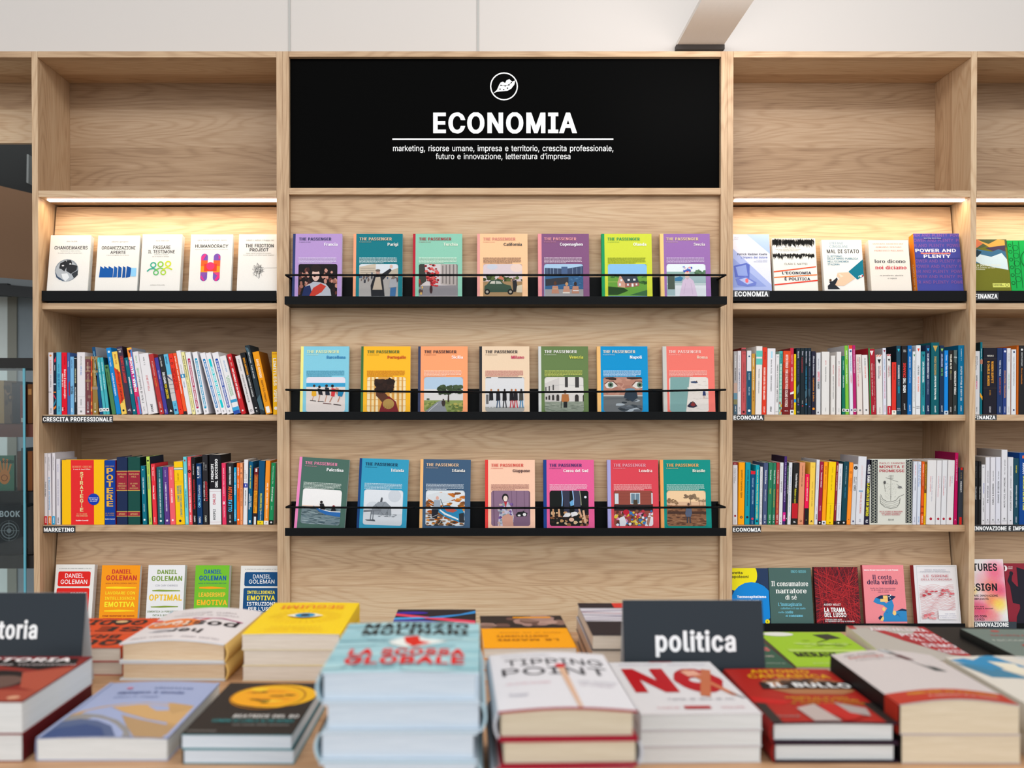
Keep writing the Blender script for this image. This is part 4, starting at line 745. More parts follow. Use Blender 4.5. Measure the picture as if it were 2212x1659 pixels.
ROW_E = [
 (1582.8,1593.4,998.5,0,'e2dfe2','white',[('b',0,4.5,'8a2028'),('h','12','d8a0a0',3.5,.2,.7,1.8),('t','A CURA DI MARIANI','888',10,34,.16,.3),('t','Donne e lavoro','888',10,30,.16,.62),('o',86,'a02838',.22),('t','Laterza','777',92,98,.16)],'maroon head'),
 (1594,1607.6,999,1.7,'fca60a','mango',[('t','QUARANTA','5a3a10',12,28,.28,.5,'b'),('t','Imperialismo digitale','5a3a10',29,57,.28,.5),('o',88,'3a3a3a',.22),('o',88,'e8b040',.1)],'dark brown title'),
 (1608.2,1619.5,999,2,'0596aa','lagoon',[('t','D’ATTORRE','0a3a44',12,28,.28,.5,'b'),('t','Metamorfosi della globalizzazione','0a3a44',30,70,.28),('o',88,'223',.24)],'black title'),
 (1620,1629.8,1017.6,1.5,'0b4a78','low navy',[('b',0,6,'d81c30'),('t','Giovanni Agri','a8c4dc',13,30,.28),('t','EFFETTO SULLO STRIKE','b8d0e4',35,62,.26),('o',89,'e03a50',.26),('t','Laterza','a8c4dc',93,99,.2)],'red head',{'depth':.13}),
 (1630.5,1639.1,1004.7,1.7,'0aa0b0','cyan green',[('t','Pavanini  La Partita','dcd078',8,30,.3),('t','Crescere l’economia per scegliere meglio','f0e068',32,90,.34,.5),('o',94,'223',.26)],'yellow lettering'),
 (1639.9,1645.9,1008.6,2,'dcdcdf','slim white',[('t','Guerra al territorio, crisi e società dei consumi','8a8c98',8,82,.26),('u','Bilger','889',88,95,.26)],'tiny grey text',{'side':'1c2630'}),
 (1646.8,1656.5,1000,3,'48557c','denim blue',[('t','Emanuele Bevilacqua','f0f2f6',12,34,.3,.5,'b'),('t','Attenzione e potere','c0c8d8',43,62,.28),('u','LUISS','d8dce8',84,92,.3),('v',95,'e8ecf4')],'white author line'),
 (1657.6,1666.8,999.5,3,'2c7c58','pine green',[('t','Nicola Rossetto','e4f0e8',12,28,.28,.5,'b'),('t','Equità','c8b040',42,50,.3),('u','LUISS','d0e4d8',84,92,.28),('v',95,'e8f0ec')],'one yellow word'),
 (1667.3,1674.2,1000,2.6,'2a7a5c','spruce green',[('t','Giuseppe Di Taranto','e4f0e8',12,34,.36,.5,'b'),('t','Riconoscenza del capitalismo','c8b040',43,72,.32),('u','LUISS','d0e4d8',84,92,.34),('v',95,'e8f0ec')],'long yellow line'),
 (1674.7,1681.7,999.5,2.6,'b43838','tomato',[('t','A cura di Matteo Torcelli','f4e4e0',12,34,.32,.5,'b'),('t','Relitti e trasformazioni socialisti e digitali','e8a050',43,82,.3),('u','LUISS','f0d8d0',84,92,.34),('v',95,'f4e8e4')],'orange subtitle'),
 (1682.2,1690,999.5,2.6,'dedee2','chilly white',[('t','Marcello Raffaele','aaa',6,28,.24),('t','Elogio del mercato','333',30,48,.28,.5,'b'),('u','LUISS','999',88,94,.26),('v',96,'555')],'bold grey title'),
 (1690.2,1696.2,986,4,'46286e','royal purple',[('t','LA SVOLTA ECOLOGICA MANCATA','c0b0e0',9,67,.46,.5,'s'),('b',82,95,'dc1c8c'),('r',86,92,'f0d0e4',.3,.7)],'pink tag',{'side':'20102e','depth':.15}),
 (1696.6,1700.2,1000,3.9,'2b3436','thin black',[('t','Il Libro Nero Paolo Fassari','aeb',5,35,.4),('t','Nel segno del parco','eee',36,50,.4,.5,'b'),('h','d','eee',91,.2,.7,2)],'crowded white text'),
 (1700.5,1708.2,999.5,3.5,'dcdde2','misty white',[('t','Mario Cinque','99a',8,20,.22),('t','Abitare il mal di città dello Stato','5a8ac0',22,80,.22),('u','Donzelli','e88a90',86,93,.22)],'faint blue line'),
 (1709.3,1722.2,1000,4,'222120','jet black',[('t','Timothée Parrique','f4f4f2',17,40,.28,.6,'b'),('t','Rallentare o morire','e8e030',42,66,.28,.5,'b'),('b',65.5,90,'c01c28'),('h','N.','eee',97,.35,.75,2.4,'k')],'yellow title'),
 (1723.2,1735.6,999,4,'e0946e','apricot',[('t','Francesca Valanto','5a3020',5,22,.18,.55,'b'),('t','Crescere e valer','5a3020',23,39,.18),('o',94,'6a4030',.2),('o',94,'e0946e',.12)],'small brown name'),
 (1736.5,1745.8,1024.5,3,'f0104e','hot pink',[('t','RAFFAEL GANDESIN','f8c870',6,26,.24,.5,'b'),('t','RIDETEVI PIÙ VERDE','f8e0e4',28,53,.26,.5,'b'),('b',67.5,100,'201c1e'),('o',91,'8a7a50',.14)],'black lower third',{'depth':.12,'side':'2a2018'}),
 (1746.6,1758.2,999,3.5,'f6cc50','butter yellow',[('o',7,'d0a838',.2),('o',7,'f6cc50',.14),('u','FIDATEVI','c09838',31,42,.2),('u','VERSO IL BENE DI PADRE','8a6a28',45,71,.16),('h','A','222',96,.3,.7,3,'k')],'black letter foot'),
 (1758.6,1766,993,5,'dadbe4','cloud white',[('t','Propositi d’economia da il Figlio, dall’età dell’anima','aab',8,46,.24),('u','ASINELLI','d8a0c0',72,79,.3),('u','iguana','222',84,92,.34,.5,'k')],'small black logo',{'side':'b4b4ba','depth':.16}),
 (1766.4,1774.3,997.7,5,'a01c40','burgundy',[('t','Badiani','e0b0b8',5,13,.3),('t','Innovatori motivator','f4e8ec',17,41,.34,.5,'b'),('t','Guida','e0b0b8',70,78,.28),('b',94,100,'141214'),('o',97,'ddd',.24)],'black foot'),
 (1774.8,1783.5,997.7,5,'fda010','marigold',[('t','MARIO CANO','8a4a10',7,20,.3,.5,'b'),('t','Perditare e ringraziare','c87810',23,44,.28),('b',94,100,'e4e4ee'),('o',97,'345',.26)],'white foot'),
 (1784.2,1800.2,997.5,6,'f8ce04','canary yellow',[('u','PRINCE','9a8208',8,17,.14,.55,'s'),('u','NATURE E DECLINO','9a8208',21,45,.14,.5,'s'),('b',66,66.4,'c8a808'),('u','CORRE IL PENSIERO DEI FINI','b09010',69,92,.12),('o',97,'8a7608',.12)],'thin centre rule'),
 (1800.6,1805.4,997.5,6,'8c2430','garnet',[('t','Matthias  I Racconti nel palazzo','e8c8c0',6,46,.4),('b',68,68.3,'c08080'),('t','Guida','e0b0a8',70,77,.3),('b',94.5,100,'141214')],'narrow pale text'),
 (1806,1815.6,1001.8,5,'dcdee4','paper white',[('t','Spezzi','88a',8,15,.2),('t','Economia delle forze','558',21,42,.22,.5,'b'),('b',65,65.4,'aac'),('t','Contenuti Protagonisti','99b',68,90,.18),('b',94,100,'1a1c1e'),('o',97,'ddd',.22)],'black foot',{'depth':.13}),
 (1816.3,1828.2,997,6,'10414e','midnight teal',[('t','OLTRE IL COLLABORATIVO IN EUROPA','a8c8d0',7,36,.14),('t','DAGLI I RIUSCITI','3a8ab0',41,58,.18),('b',94,100,'121416'),('o',97,'ddd',.18)],'blue subtitle'),
 (1828.4,1837.2,999,6,'fc9024','bright tangerine',[('o',16,'7a3a10',.26),('o',16,'fc9024',.16),('t','VALORE MATEMATICI PER I','c85010',25,46,.2,.65),('t','TUTELA RICERCA','c85010',25,40,.2,.35),('o',92,'7a3a10',.1)],'small ring'),
 (1837.5,1847.3,1002.8,6,'d2d4d8','zinc white',[('o',6,'222428',.42),('h','1','eee',7.3,.42,.58,2.6),('t','MIMMO','333',21,32,.18,.3),('t','BIT OFF','333',21,34,.18,.7),('t','ORO','555',35,44,.5,.5,'k'),('o',94.5,'557',.2)],'black numbered disc'),
 (1847.9,1866.2,985.9,6,'dcdce2','tall white',[('t','JOHN KENNETH GALBRAITH','e0c0c0',13,47,.2,.5),('r',50,52,'7aa0c0',.2,.7),('t','STORIA DELL’ECONOMIA','d07868',53,84,.2,.5,'b'),('u','BUR','99a',92,96,.2,.5)],'blue dash',{'depth':.17,'side':'b8b6bc'}),
 (1866.4,1877.3,992.6,5.9,'211f38','ink navy',[('t','CARLO SAMA','f4f4f2',8,36,.5,.5,'k'),('t','LA CADUTA DI UN IMPERO','f2e820',37,87,.5,.5,'k'),('u','R','eee',92,97,.4)],'massive yellow title'),
]
ROW_E2 = [
 (1970.4,1979.6,997,2.5,'d8dae4','ice white',[('t','ANDREA GATTI','e07080',5,22,.22),('t','RISORGERE ECONOMIA','555a70',26,46,.2,.5,'b'),('u','Rizzoli','88a',88,96,.2)],'pink author line'),
 (1980.3,1987.8,997,2.3,'d4dae6','pale blue white',[('t','FRANCO BELLI DEL SOLE ROSSO','5a8ad0',4,40,.28,.3),('t','TRAME','99a',4,36,.22,.7),('u','Rizzoli','5a9ad0',87,96,.24)],'blue author line'),
 (1988.4,1994.6,997.5,2.7,'e4591c','pumpkin',[('t','Ginevra Diletti','f8dcc8',4,18,.34,.5,'b'),('p',[(0,32),(.7,22),(1,22),(1,48),(.4,44),(0,38)],'c84a14'),('t','RELAZIONI','f8b890',20,38,.24),('b',70,73,'b03c10'),('b',80,83,'b03c10'),('u','ELEUTHERA','fae8dc',86,97,.34)],'brown curve'),
 (1995,1999.6,997.5,2.3,'eab404','mustard',[('b',0,50,'6a4a14'),('t','GENTILETTI','f0b820',4,18,.4),('t','DA RE SILVESTRO E NOBILI','f0b820',19,44,.4),('u','ELEUTHERA','7a5a10',86,97,.4)],'dark upper half'),
 (2000.2,2020,994,3,'dfdcdc','very thick white',[('t','Franco Accongagio, Simone Fabricus','8a8aa8',25,64,.1,.56,'s'),('t','Polvere e prosperità','d06070',25,49,.12,.38,'s'),('o',91,'a81c34',.15)],'round red seal'),
 (2020.7,2031.6,994.5,3,'dedcde','unmarked white',[('t','Luciano Canova','99a',25,43,.16,.65,'s'),('t','Economia dell’attenzione','d05868',25,57,.18,.35,'s'),('o',91,'a81c34',.24)],'round red seal'),
 (2032.4,2043.6,994,3,'dcdcdf','satin white',[('t','Ha-Joon Chang','88a',25,43,.16,.65,'s'),('t','Economia commestibile','d05868',25,55,.2,.35,'s'),('o',91,'a81c34',.24)],'round red seal'),
 (2044.2,2059,994,3.5,'dedbdc','soft white',[('t','Book Seuth','88a',25,36,.14,.65,'s'),('t','Chednomery','d05868',25,41,.16,.38,'s'),('o',91,'a81c34',.2)],'round red seal'),
 (2060.2,2067.6,978.3,2.5,'ba0656','fuchsia',[('t','LODE AL LAVORO DEL LAVORATORE','f0b0d0',9,39,.26),('h','F.','f0c0d8',94,.3,.7,1.6)],'tall bare spine',{'side':'8a0444','depth':.15}),
 (2069.2,2079.6,1010,1.5,'353a44','charcoal blue',[('r',0,4.5,'e0281c',.36,.8),('t','H. Da Ria','b09860',9,20,.18),('u','LA STATISTICA','e4e8ec',24,43,.3,.5,'k'),('r',87,100,'d82a20',.25,.75)],'red tags'),
]
ROW_F = [
 (2103,2112.8,997,0,'1d1d20','black',[('t','Karim Pascal','666',8,26,.18),('t','Filosofia minori','eee',40,60,.26,.5,'s')],'dim upper text'),
 (2113.4,2119.8,997,0,'1f1e1f','raven black',[('t','Karim Pascal','666',8,26,.26),('t','Filosofia minori','eee',40,60,.36,.5,'s')],'white serif title'),
 (2120.2,2128,1004,0,'dcdbde','small white',[('h','68','557',5,.2,.7,1.6),('t','SEVERINO','3a4ab0',31,48,.26,.6,'b'),('u','CONTI / MELILLO','333',56,79,.26,.5,'b'),('o',93,'888',.2)],'blue number'),
 (2128.6,2138.3,988,0,'dad9e0','white slab',[('u','patrick lencioni','444',20,38,.2),('u','THE ADVANTAGE','333',42,68,.3,.5,'b'),('o',93,'888',.16),('h','AYROS','888',96.5,.15,.85,1)],'tall grey capitals',{'side':'a8a4a2'}),
 (2139.4,2150.4,988,0,'dcdae0','second white slab',[('u','luca marcolin','444',20,35,.2),('u','FAMILY & BUSINESS','333',39,70,.3,.5,'b'),('o',93,'888',.16),('h','AYROS','888',96.5,.15,.85,1)],'bold grey capitals'),
 (2151,2161.8,987.5,0,'d8d8e2','bluish white slab',[('u','tim brown','444',21,33,.2),('u','CHANGE BY DESIGN','333',36,68,.3,.5,'b'),('o',93,'888',.16),('h','AYROS','888',96.5,.15,.85,1)],'heavy grey capitals'),
 (2163,2176.2,971.8,0,'dcdbe0','towering white',[('u','rau / koch-gonzalez','444',13,33,.16,.52),('u','MOLTE VOCI, UNA CANZONE','333',37,77,.24,.5,'b'),('o',92,'888',.16),('h','AYROS','888',95.5,.15,.85,1)],'longest grey title',{'depth':.17,'side':'a8a4a4'}),
 (2177.2,2188.8,988,0,'d8d8de','last white',[('u','govindarajan / venkatraman','444',13,46,.16),('u','FUSION STRATEGY','333',49,79,.26,.5,'b'),('o',94,'888',.14)],'low grey title'),
 (2189.2,2200.8,990,0,'1a4656','sea slate',[('t','David Eagle','d8d040',11,22,.22),('u','Il codice delle collaborazioni','dfe6e8',41,74,.24,.5,'s'),('u','APOGEO','dde',88,97,.2)],'yellow name'),
 (2201.4,2222,978,0,'08428c','electric blue',[('r',4,8,'e06a40',.3,.55),('u','GOODBY','f4f4f8',14,30,.3,.5,'k'),('u','SENZA FARE PER FANCAGNANI','e8e840',32,80,.24,.5,'k')],'yellow capitals'),
]
def clean_rows(*rs):
    for r in rs:
        for q in r: assert len(q) in (8, 9), q[:6]
clean_rows(ROW_A, ROW_B, ROW_B2, ROW_C, ROW_D, ROW_E, ROW_E2, ROW_F)
S2, S3 = SH[1][0], SH[2][0]
GRP = {}
spine_row(ROW_A, S2, 'crescita shelf', 'leaning books on the crescita professionale shelf', xmax=UA[0]-0.0006)
spine_row(ROW_B, S3, 'marketing shelf', 'upright books on the marketing shelf')
spine_row(ROW_B2, S3, 'marketing shelf', 'upright books on the marketing shelf', xmax=UA[0]-0.0006)
spine_row(ROW_C, S2, 'upper economia shelf', 'books on the upper economia shelf', xmax=UR[0]-0.0006)
spine_row(ROW_D, S2, 'finanza shelf', 'books on the finanza shelf')
spine_row(ROW_E, S3, 'lower economia shelf', 'books on the lower economia shelf')
spine_row(ROW_E2, S3, 'lower economia shelf', 'books on the lower economia shelf', xmax=UR[0]-0.0006)
spine_row(ROW_F, S3, 'innovazione shelf', 'books on the innovazione shelf')
# ---------------------------------------------------------------- books standing with their cover outwards
def faced(x0, x1, ytop, Y0, z0, lean, thick, col, frame, code, label, group, roll=0.0, side=None, pg='w', hard=False, back=None, fn=None, H=None, extra=None):
    """x0..x1, ytop: cover edges in the photograph; frame: (left, top, right) of the cover in the drawing units of its artwork"""
    yb = proj((0, Y0, z0))[1]
    a, b = on_y(x0, yb, Y0).x, on_y(x1, yb, Y0).x; w_ = b-a
    if H is None:
        lo, hi = 0.05, 0.5
        for _ in range(40):
            H = (lo+hi)/2
            if proj(((a+b)/2, Y0+H*math.sin(lean), z0+H*math.cos(lean)))[1] > ytop: lo = H
            else: hi = H
    piv = a if roll <= 0 else b; ox = 0 if roll <= 0 else -w_
    root = empty('book', (piv, Y0, z0+0.0003+thick*math.sin(lean)), (-lean, 0, 0)); root.rotation_euler = (Matrix.Rotation(roll, 3, 'Y') @ Matrix.Rotation(-lean, 3, 'X')).to_euler()
    tag(root, label, 'book', group)
    mb = MB(); c = G(col); cs = G(side or col); t = 0.0018 if hard else 0.0007; g = 0.003 if hard else 0.0
    mb.box(ox, 0, 0, ox+w_, t, H, c)
    mb.box(ox, thick-t, 0, ox+w_, thick, H, G(back or col))
    mb.box(ox, t, 0, ox+t, thick-t, H, cs)
    s = w_/(frame[2]-frame[0])
    sh = Sheet(mb, (ox, 0, H), (s, 0, 0), (0, 0, -s), (0, -1, 0), frame[0], frame[1]); sh.cl = (frame[0], frame[1], frame[2], frame[1]+H/s)
    if fn: fn(sh)
    sh.draw(code)
    if extra: # marks on the spine side
        sp = Sheet(mb, (ox, thick, H), (0, -0.001, 0), (0, 0, -H/100), (-1, 0, 0)); sp.mmv = H*10
        for d in extra: spine_mark(sp, d, thick*1000)
    mb.build('cover', root)
    mb = MB(); mb.box(ox+t+0.0002, t+0.0002, g+0.0003, ox+w_-g-0.0004, thick-t-0.0002, H-g-0.0005, PG[pg]); mb.build('page_block', root)
    return root
F0, F1 = (600, 'a'), (1090, 'b')
def px4(fr, X): return fr+X/4.337
PASS = []
def passenger(row, fr, X0, X1, Yt, col, stripe, sw, tcol, name, ncol, nw, bcol, art, label, roll=0.0, over=None, bg='222', dup=False):
    y0 = (480, 730, 970)[row]; z0 = LEDGE[row]; Y0 = -0.034; lean = math.radians(6.5)
    def fn(sh):
        sh.rect(X0, Yt, X0+sw, Yt+720, stripe)
        P0 = (X0+57, Yt+292, X0+423, Yt+622); cl = sh.cl
        sh.cl = P0; sh.rect(*P0, bg); sh.draw(art); sh.cl = cl
        sh.k += 2; sh.corners(*P0, 22, col)
        sh.text('THE PASSENGER', X0+57, X0+362, Yt+66, 28, tcol, 'S')
        sh.text('Per esploratori del mondo', X0+57, X0+168, Yt+84, 6, tcol, 'b')
        sh.text(name, X0+422-nw, X0+422, Yt+118, 28, ncol, 'S')
        sh.blurb(X0+57, Yt+233, X0+412, 5, 12, bcol, seed=len(PASS)+3)
    PASS.append(name)
    r = faced(px4(fr, X0), px4(fr, X1), y0+Yt/4.337, Y0, z0, lean, 0.0165, col, (X0, Yt, X1), '', label, 'travel magazines on the black ledges', roll=roll, side=stripe, fn=fn, H=0.2415 if over is None else over)
    return r
A_, B_ = 600, 1090
MAG = 'magazine book on the '
passenger(0, A_, 131, 595, 103, 'b796cf', '2d3a6c', 24, '2e3560', 'Francia', 'fff', 127, 'e6dcf0',
 'N 188 440 300 690 26 16 22 3 a06858,6a3830,c89080,3a1c1c;N 420 440 553 690 28 15 20 4 a06858,6a3830,c89080,2a1416;E 352 436 46 36 241612;E 352 500 36 60 e2bcae;E 352 448 44 24 241612;E 342 513 11 8 501818;P 255 610 330 566 395 572 450 590 490 640 500 700 245 700 b9bcc6;P 245 615 300 600 325 700 225 700 1c2c5c;P 330 625 400 582 450 610 410 665 350 700 296 700 c93c2c',
 'lilac '+MAG+'top ledge, shouting woman in a dark crowd', bg='120e10')
passenger(0, A_, 702, 1165, 100, '057783', 'f4a47c', 26, 'e8c4a4', 'Parigi', 'f4f0e8', 101, 'd8e8e8',
 'R 750 480 1150 700 a9a5a2;P 758 420 915 388 915 485 758 500 c9baa6;R 770 430 905 436 90887c;R 770 450 905 456 90887c;R 770 468 905 474 90887c;P 1010 470 1140 425 1140 520 1000 520 b8ac9a;N 758 490 900 560 16 9 18 5 3a3c44,6a5a54,4a5a70;N 1000 490 1140 560 14 9 18 6 3a3c44,7a4a44,4a5a70;P 900 505 975 500 990 600 1000 700 875 700 868 600 1e2026;P 915 520 958 516 978 640 886 640 bcae9c;P 958 500 1048 436 1066 452 985 545 1e2026;E 1060 416 14 16 d8b4a4;E 935 470 19 24 b89080;E 935 455 23 12 6a5c50;P 1050 540 1108 530 1122 612 1040 622 a4a6ac;P 1055 622 1108 616 1102 700 1050 700 3c6c9c;E 1082 522 14 16 7a6a60',
 'teal '+MAG+'top ledge, man raising his fist', bg='d6dce2')
passenger(0, A_, 1263, 1727, 103, '8dcab2', 'b81f33', 24, 'a8283a', 'Turchia', 'f4f4e4', 134, 'e8f4e4',
 'P 1318 390 1372 390 1392 560 1318 610 3a3c36;P 1525 395 1700 385 1700 610 1525 590 b4aaa6;R 1540 410 1550 580 7a7270;R 1572 405 1582 585 7a7270;R 1604 402 1616 590 7a7270;R 1640 400 1652 590 7a7270;R 1674 398 1684 600 7a7270;P 1310 605 1700 600 1700 700 1310 700 8b878b;N 1380 395 1500 560 46 17 13 8 c22c34,8a1a22,da5c58,5c1016;N 1430 540 1510 620 16 13 10 9 c22c34,8a1a22;E 1436 640 14 40 3c2226;N 1318 560 1360 680 10 10 20 4 a83030,5a4038,d8b060',
 'mint green '+MAG+'top ledge, cluster of red balloons', bg='d0c8c8')
passenger(0, A_, 1868, 2343, 100, 'fac89a', 'eda39c', 26, 'd88a80', 'California', '2c3a44', 172, '8a6a5a',
 'R 1900 390 2330 510 d9c8cc;E 2240 430 60 40 ead0c4;E 2010 420 50 26 c8ccd8;N 1925 505 2320 560 44 20 16 2 46552e,36421f,5c6a3a;R 1900 560 2330 720 a4865f;P 1935 640 1938 605 1962 586 1990 552 2040 542 2090 552 2120 584 2182 600 2196 640 2190 662 1945 664 3a5242;P 1985 582 2002 558 2036 554 2036 584 d0ccc0;P 2044 584 2044 554 2084 560 2104 584 b8bcb0;E 1962 660 27 27 1c1c1a;E 1962 660 13 13 b0a898;E 2180 660 27 27 1c1c1a;E 2180 660 13 13 b0a898;P 2240 604 2290 590 2330 600 2330 668 2236 664 d8cab0;P 2200 552 2236 546 2244 600 2230 660 2206 660 26262a;E 2190 548 9 12 b88a70;E 2216 532 10 13 8a6a58;P 2060 532 2090 505 2120 530 2108 548 c87a60',
 'peach '+MAG+'top ledge, round green vintage car', bg='d9c8cc')
passenger(0, B_, 316, 797, 96, '85567f', 'f09aa0', 34, 'f0a4a8', 'Copenaghen', 'fff', 216, 'e4d0e0',
 'P 380 425 535 432 535 490 380 490 3b4a66;P 535 415 592 415 592 490 535 490 4a628a;P 592 432 770 402 770 490 592 490 3a4a6a;L 3 400 426 400 485 90a8c8;L 3 430 428 430 485 90a8c8;L 3 460 430 460 485 90a8c8;L 3 500 430 500 485 90a8c8;L 3 640 428 640 485 90a8c8;L 3 680 420 680 485 90a8c8;L 3 720 412 720 485 90a8c8;R 380 488 770 640 35618c;N 610 500 760 620 30 14 2 3 6a98c0,24486c;P 385 535 600 514 600 575 470 592 385 600 33363e;R 380 632 770 700 9c9a9c;E 475 575 14 20 5a3a2a;P 450 600 500 600 512 672 440 672 c08a72;E 583 582 14 18 c8986a;P 556 602 606 602 616 672 546 672 c8947c;E 665 580 14 20 3a2a24;P 640 602 692 602 700 672 628 672 bc866e;R 448 625 500 633 c8b090;R 640 640 695 650 e8e4e4;R 545 658 612 672 e4dcd0',
 'plum '+MAG+'top ledge, three bathers on a dock', bg='a8c8e4')
passenger(0, B_, 915, 1388, 102, 'd3dc3e', '1b9a5e', 28, '1f9a5c', 'Olanda', 'fff', 122, '8a9a2a',
 'R 960 505 1370 700 69a23e;N 975 505 1350 525 20 20 7 3 3c6a3a,507a44;R 960 560 1370 572 8ab450;P 1085 496 1238 500 1264 572 1132 578 39434f;P 1060 572 1085 496 1132 578 1132 622 1062 614 d4a08a;P 1132 578 1264 572 1264 606 1132 622 a4665a;R 1155 538 1176 556 e8ecee;R 1208 536 1230 554 e8ecee;R 1088 540 1106 560 f0f0f0;R 1075 580 1092 604 e8ecee;R 1150 584 1166 604 e8ecee;R 1192 582 1210 612 f0f0f0;R 1230 582 1246 600 e8ecee;N 1262 560 1350 600 16 14 10 7 2e5428,3c6a30;P 970 610 1120 625 1160 650 1060 690 970 690 26481e;P 1180 690 1350 640 1370 700 3a6a40',
 'lime yellow '+MAG+'top ledge, steep roofed brick house', bg='8cc2ec')
passenger(0, B_, 1467, 1937, 104, '9c6fb0', 'f5cf86', 34, 'f0d8a0', 'Svezia', 'f4ece8', 106, 'e0cce8',
 'R 1520 470 1930 500 8fb0a8;N 1790 455 1930 490 20 18 12 4 4c6e50,5c8060;R 1520 495 1930 700 9fb8bc;R 1520 585 1920 592 e8ecec;P 1533 500 1598 500 1598 640 1533 640 4c5a50;P 1600 530 1650 515 1680 530 1660 560 1600 560 3c7ca4;R 1600 600 1940 700 dde2e8;E 1716 500 25 36 e6c6b6;N 1680 420 1756 470 22 13 10 6 d84a40,3c5ab8,f0e8e8,e8a0a8,8a9ad8;P 1640 705 1672 560 1702 530 1740 530 1776 560 1808 705 d9c4dc;P 1700 530 1716 548 1738 530 1730 524 1706 524 c8b0b8;L 3 1700 580 1680 690 c0a8c8;L 3 1750 580 1766 690 c0a8c8',
 'violet '+MAG+'top ledge, woman wearing a flower wreath', bg='e6eef0')
passenger(1, A_, 205, 660, 80, '83cbe0', 'f6ec8c', 26, 'f0f0b4', 'Barcellona', '1d7ab4', 176, '4a9ab8',
 'R 255 428 640 470 3ba0ce;R 255 466 640 700 e3d8d2;E 336 456 12 13 3a2a24;P 322 470 352 470 350 510 326 512 ddd;P 315 508 355 506 360 548 330 560 312 545 eeb02e;L 7 332 550 320 596 c89078;E 386 466 12 13 2a2220;P 368 478 408 490 420 545 380 540 22242c;L 8 392 540 380 600 c08a70;E 452 456 13 14 2c2220;P 438 470 474 474 486 545 444 545 1e2634;L 8 455 545 440 610 c8947c;E 508 458 13 15 1e1a1a;P 500 475 540 486 528 560 496 552 d8363c;L 9 510 558 484 612 b87a60;P 540 470 566 478 574 520 552 540 534 510 c8907a;P 560 512 616 512 600 560 560 552 1a80ae;L 9 580 556 560 610 c08468;L 6 300 594 356 600 3a3a3a;L 6 372 604 428 604 3a3a3a;L 7 422 620 500 628 5a2a2a;L 7 520 630 592 640 3a2a2a',
 'sky blue '+MAG+'middle ledge, row of roller skaters', bg='e6e0ea')
passenger(1, A_, 775, 1240, 75, 'fdbc28', '3c6e3c', 22, '4a6e3a', 'Portogallo', 'c03c2c', 174, 'c87820',
 'R 835 360 862 700 f7e2b4;R 876 360 900 700 f4d9a0;R 915 360 938 700 f7e2b4;R 1046 360 1066 700 f4d9a0;R 1090 360 1112 700 f7e2b4;R 1136 360 1158 700 f4dca8;R 1172 360 1196 700 f7e2b4;L 4 830 400 1205 400 d8a050;L 4 830 460 1205 460 d8a050;L 4 830 520 1205 520 d8a050;L 4 830 580 1205 580 d8a050;L 4 830 640 1205 640 d8a050;P 918 500 990 505 1040 560 1010 600 975 605 962 590 938 562 918 545 5c3626;N 925 405 1065 500 60 34 26 5 2a1812,321d14,24140e;P 948 700 975 610 1040 548 1105 600 1132 700 7c2026;E 1036 622 54 48 b08c4c;L 3 1000 640 1000 668 8a6a34;L 3 1020 645 1020 674 8a6a34;L 3 1040 648 1040 676 8a6a34;L 3 1062 644 1062 670 8a6a34',
 'golden '+MAG+'middle ledge, profile with big curly hair', bg='dda04c')
passenger(1, A_, 1312, 1778, 72, 'fea471', '38405e', 24, '3a2a34', 'Sicilia', 'fff', 107, 'fce4d0',
 'R 1360 480 1750 590 dedcda;R 1360 585 1750 700 8b9a58;N 1365 600 1480 660 24 18 9 5 6e7e3e,a4a860,7c8c4c;N 1580 600 1745 690 34 18 10 6 6e7e3e,b0a858,5e7038;P 1366 700 1500 596 1546 584 1588 700 8c9096;L 3 1400 700 1500 612 e8e8e8;P 1590 600 1594 530 1604 530 1606 602 3a2e26;N 1510 450 1725 525 60 24 18 9 3a4a2e,46583a,2e3c26;E 1408 574 15 7 3a4a30;P 1536 590 1568 588 1572 612 1560 642 1544 642 1534 612 3a302c;E 1551 580 7 9 4a3a34',
 'orange '+MAG+'middle ledge, lone tree beside a road', bg='b3cadf')
passenger(1, A_, 1888, 2360, 71, 'efd3b4', '2c2c30', 26, '28242c', 'Milano', 'c82c5c', 121, 'c87878',
 'R 1940 645 2320 720 a6a6a2;R 1950 366 2000 374 222;R 2065 366 2290 374 222;P 1952 530 1975 530 1975 620 1952 620 6a6a6c;'+';'.join('E %d %d 9 12 %s;P %d %d %d %d %d %d %d %d %s;L 9 %d %d %d %d %s;L 9 %d %d %d %d %s' % (x, 488, h, x-18, 500, x+16, 500, x+20, 585, x-20, 590, c, x-6, 585, x-14, 655, l, x+8, 585, x+16, 655, l) for x, h, c, l in ((2000, 'b87a50', '202024', 'dcdce0'), (2066, 'a06a40', '1c1c24', '2c4a6c'), (2126, '2a2020', '16161a', '22242a'), (2192, '9c6844', '18181c', 'c03040'), (2230, 'c07040', '1e1e22', 'c8303c'), (2282, '2c2420', '4c4a44', '3a86b4')))+';L 4 2230 590 2240 660 e8e8e8',
 'sand coloured '+MAG+'middle ledge, line of walking people', bg='dcdcde')
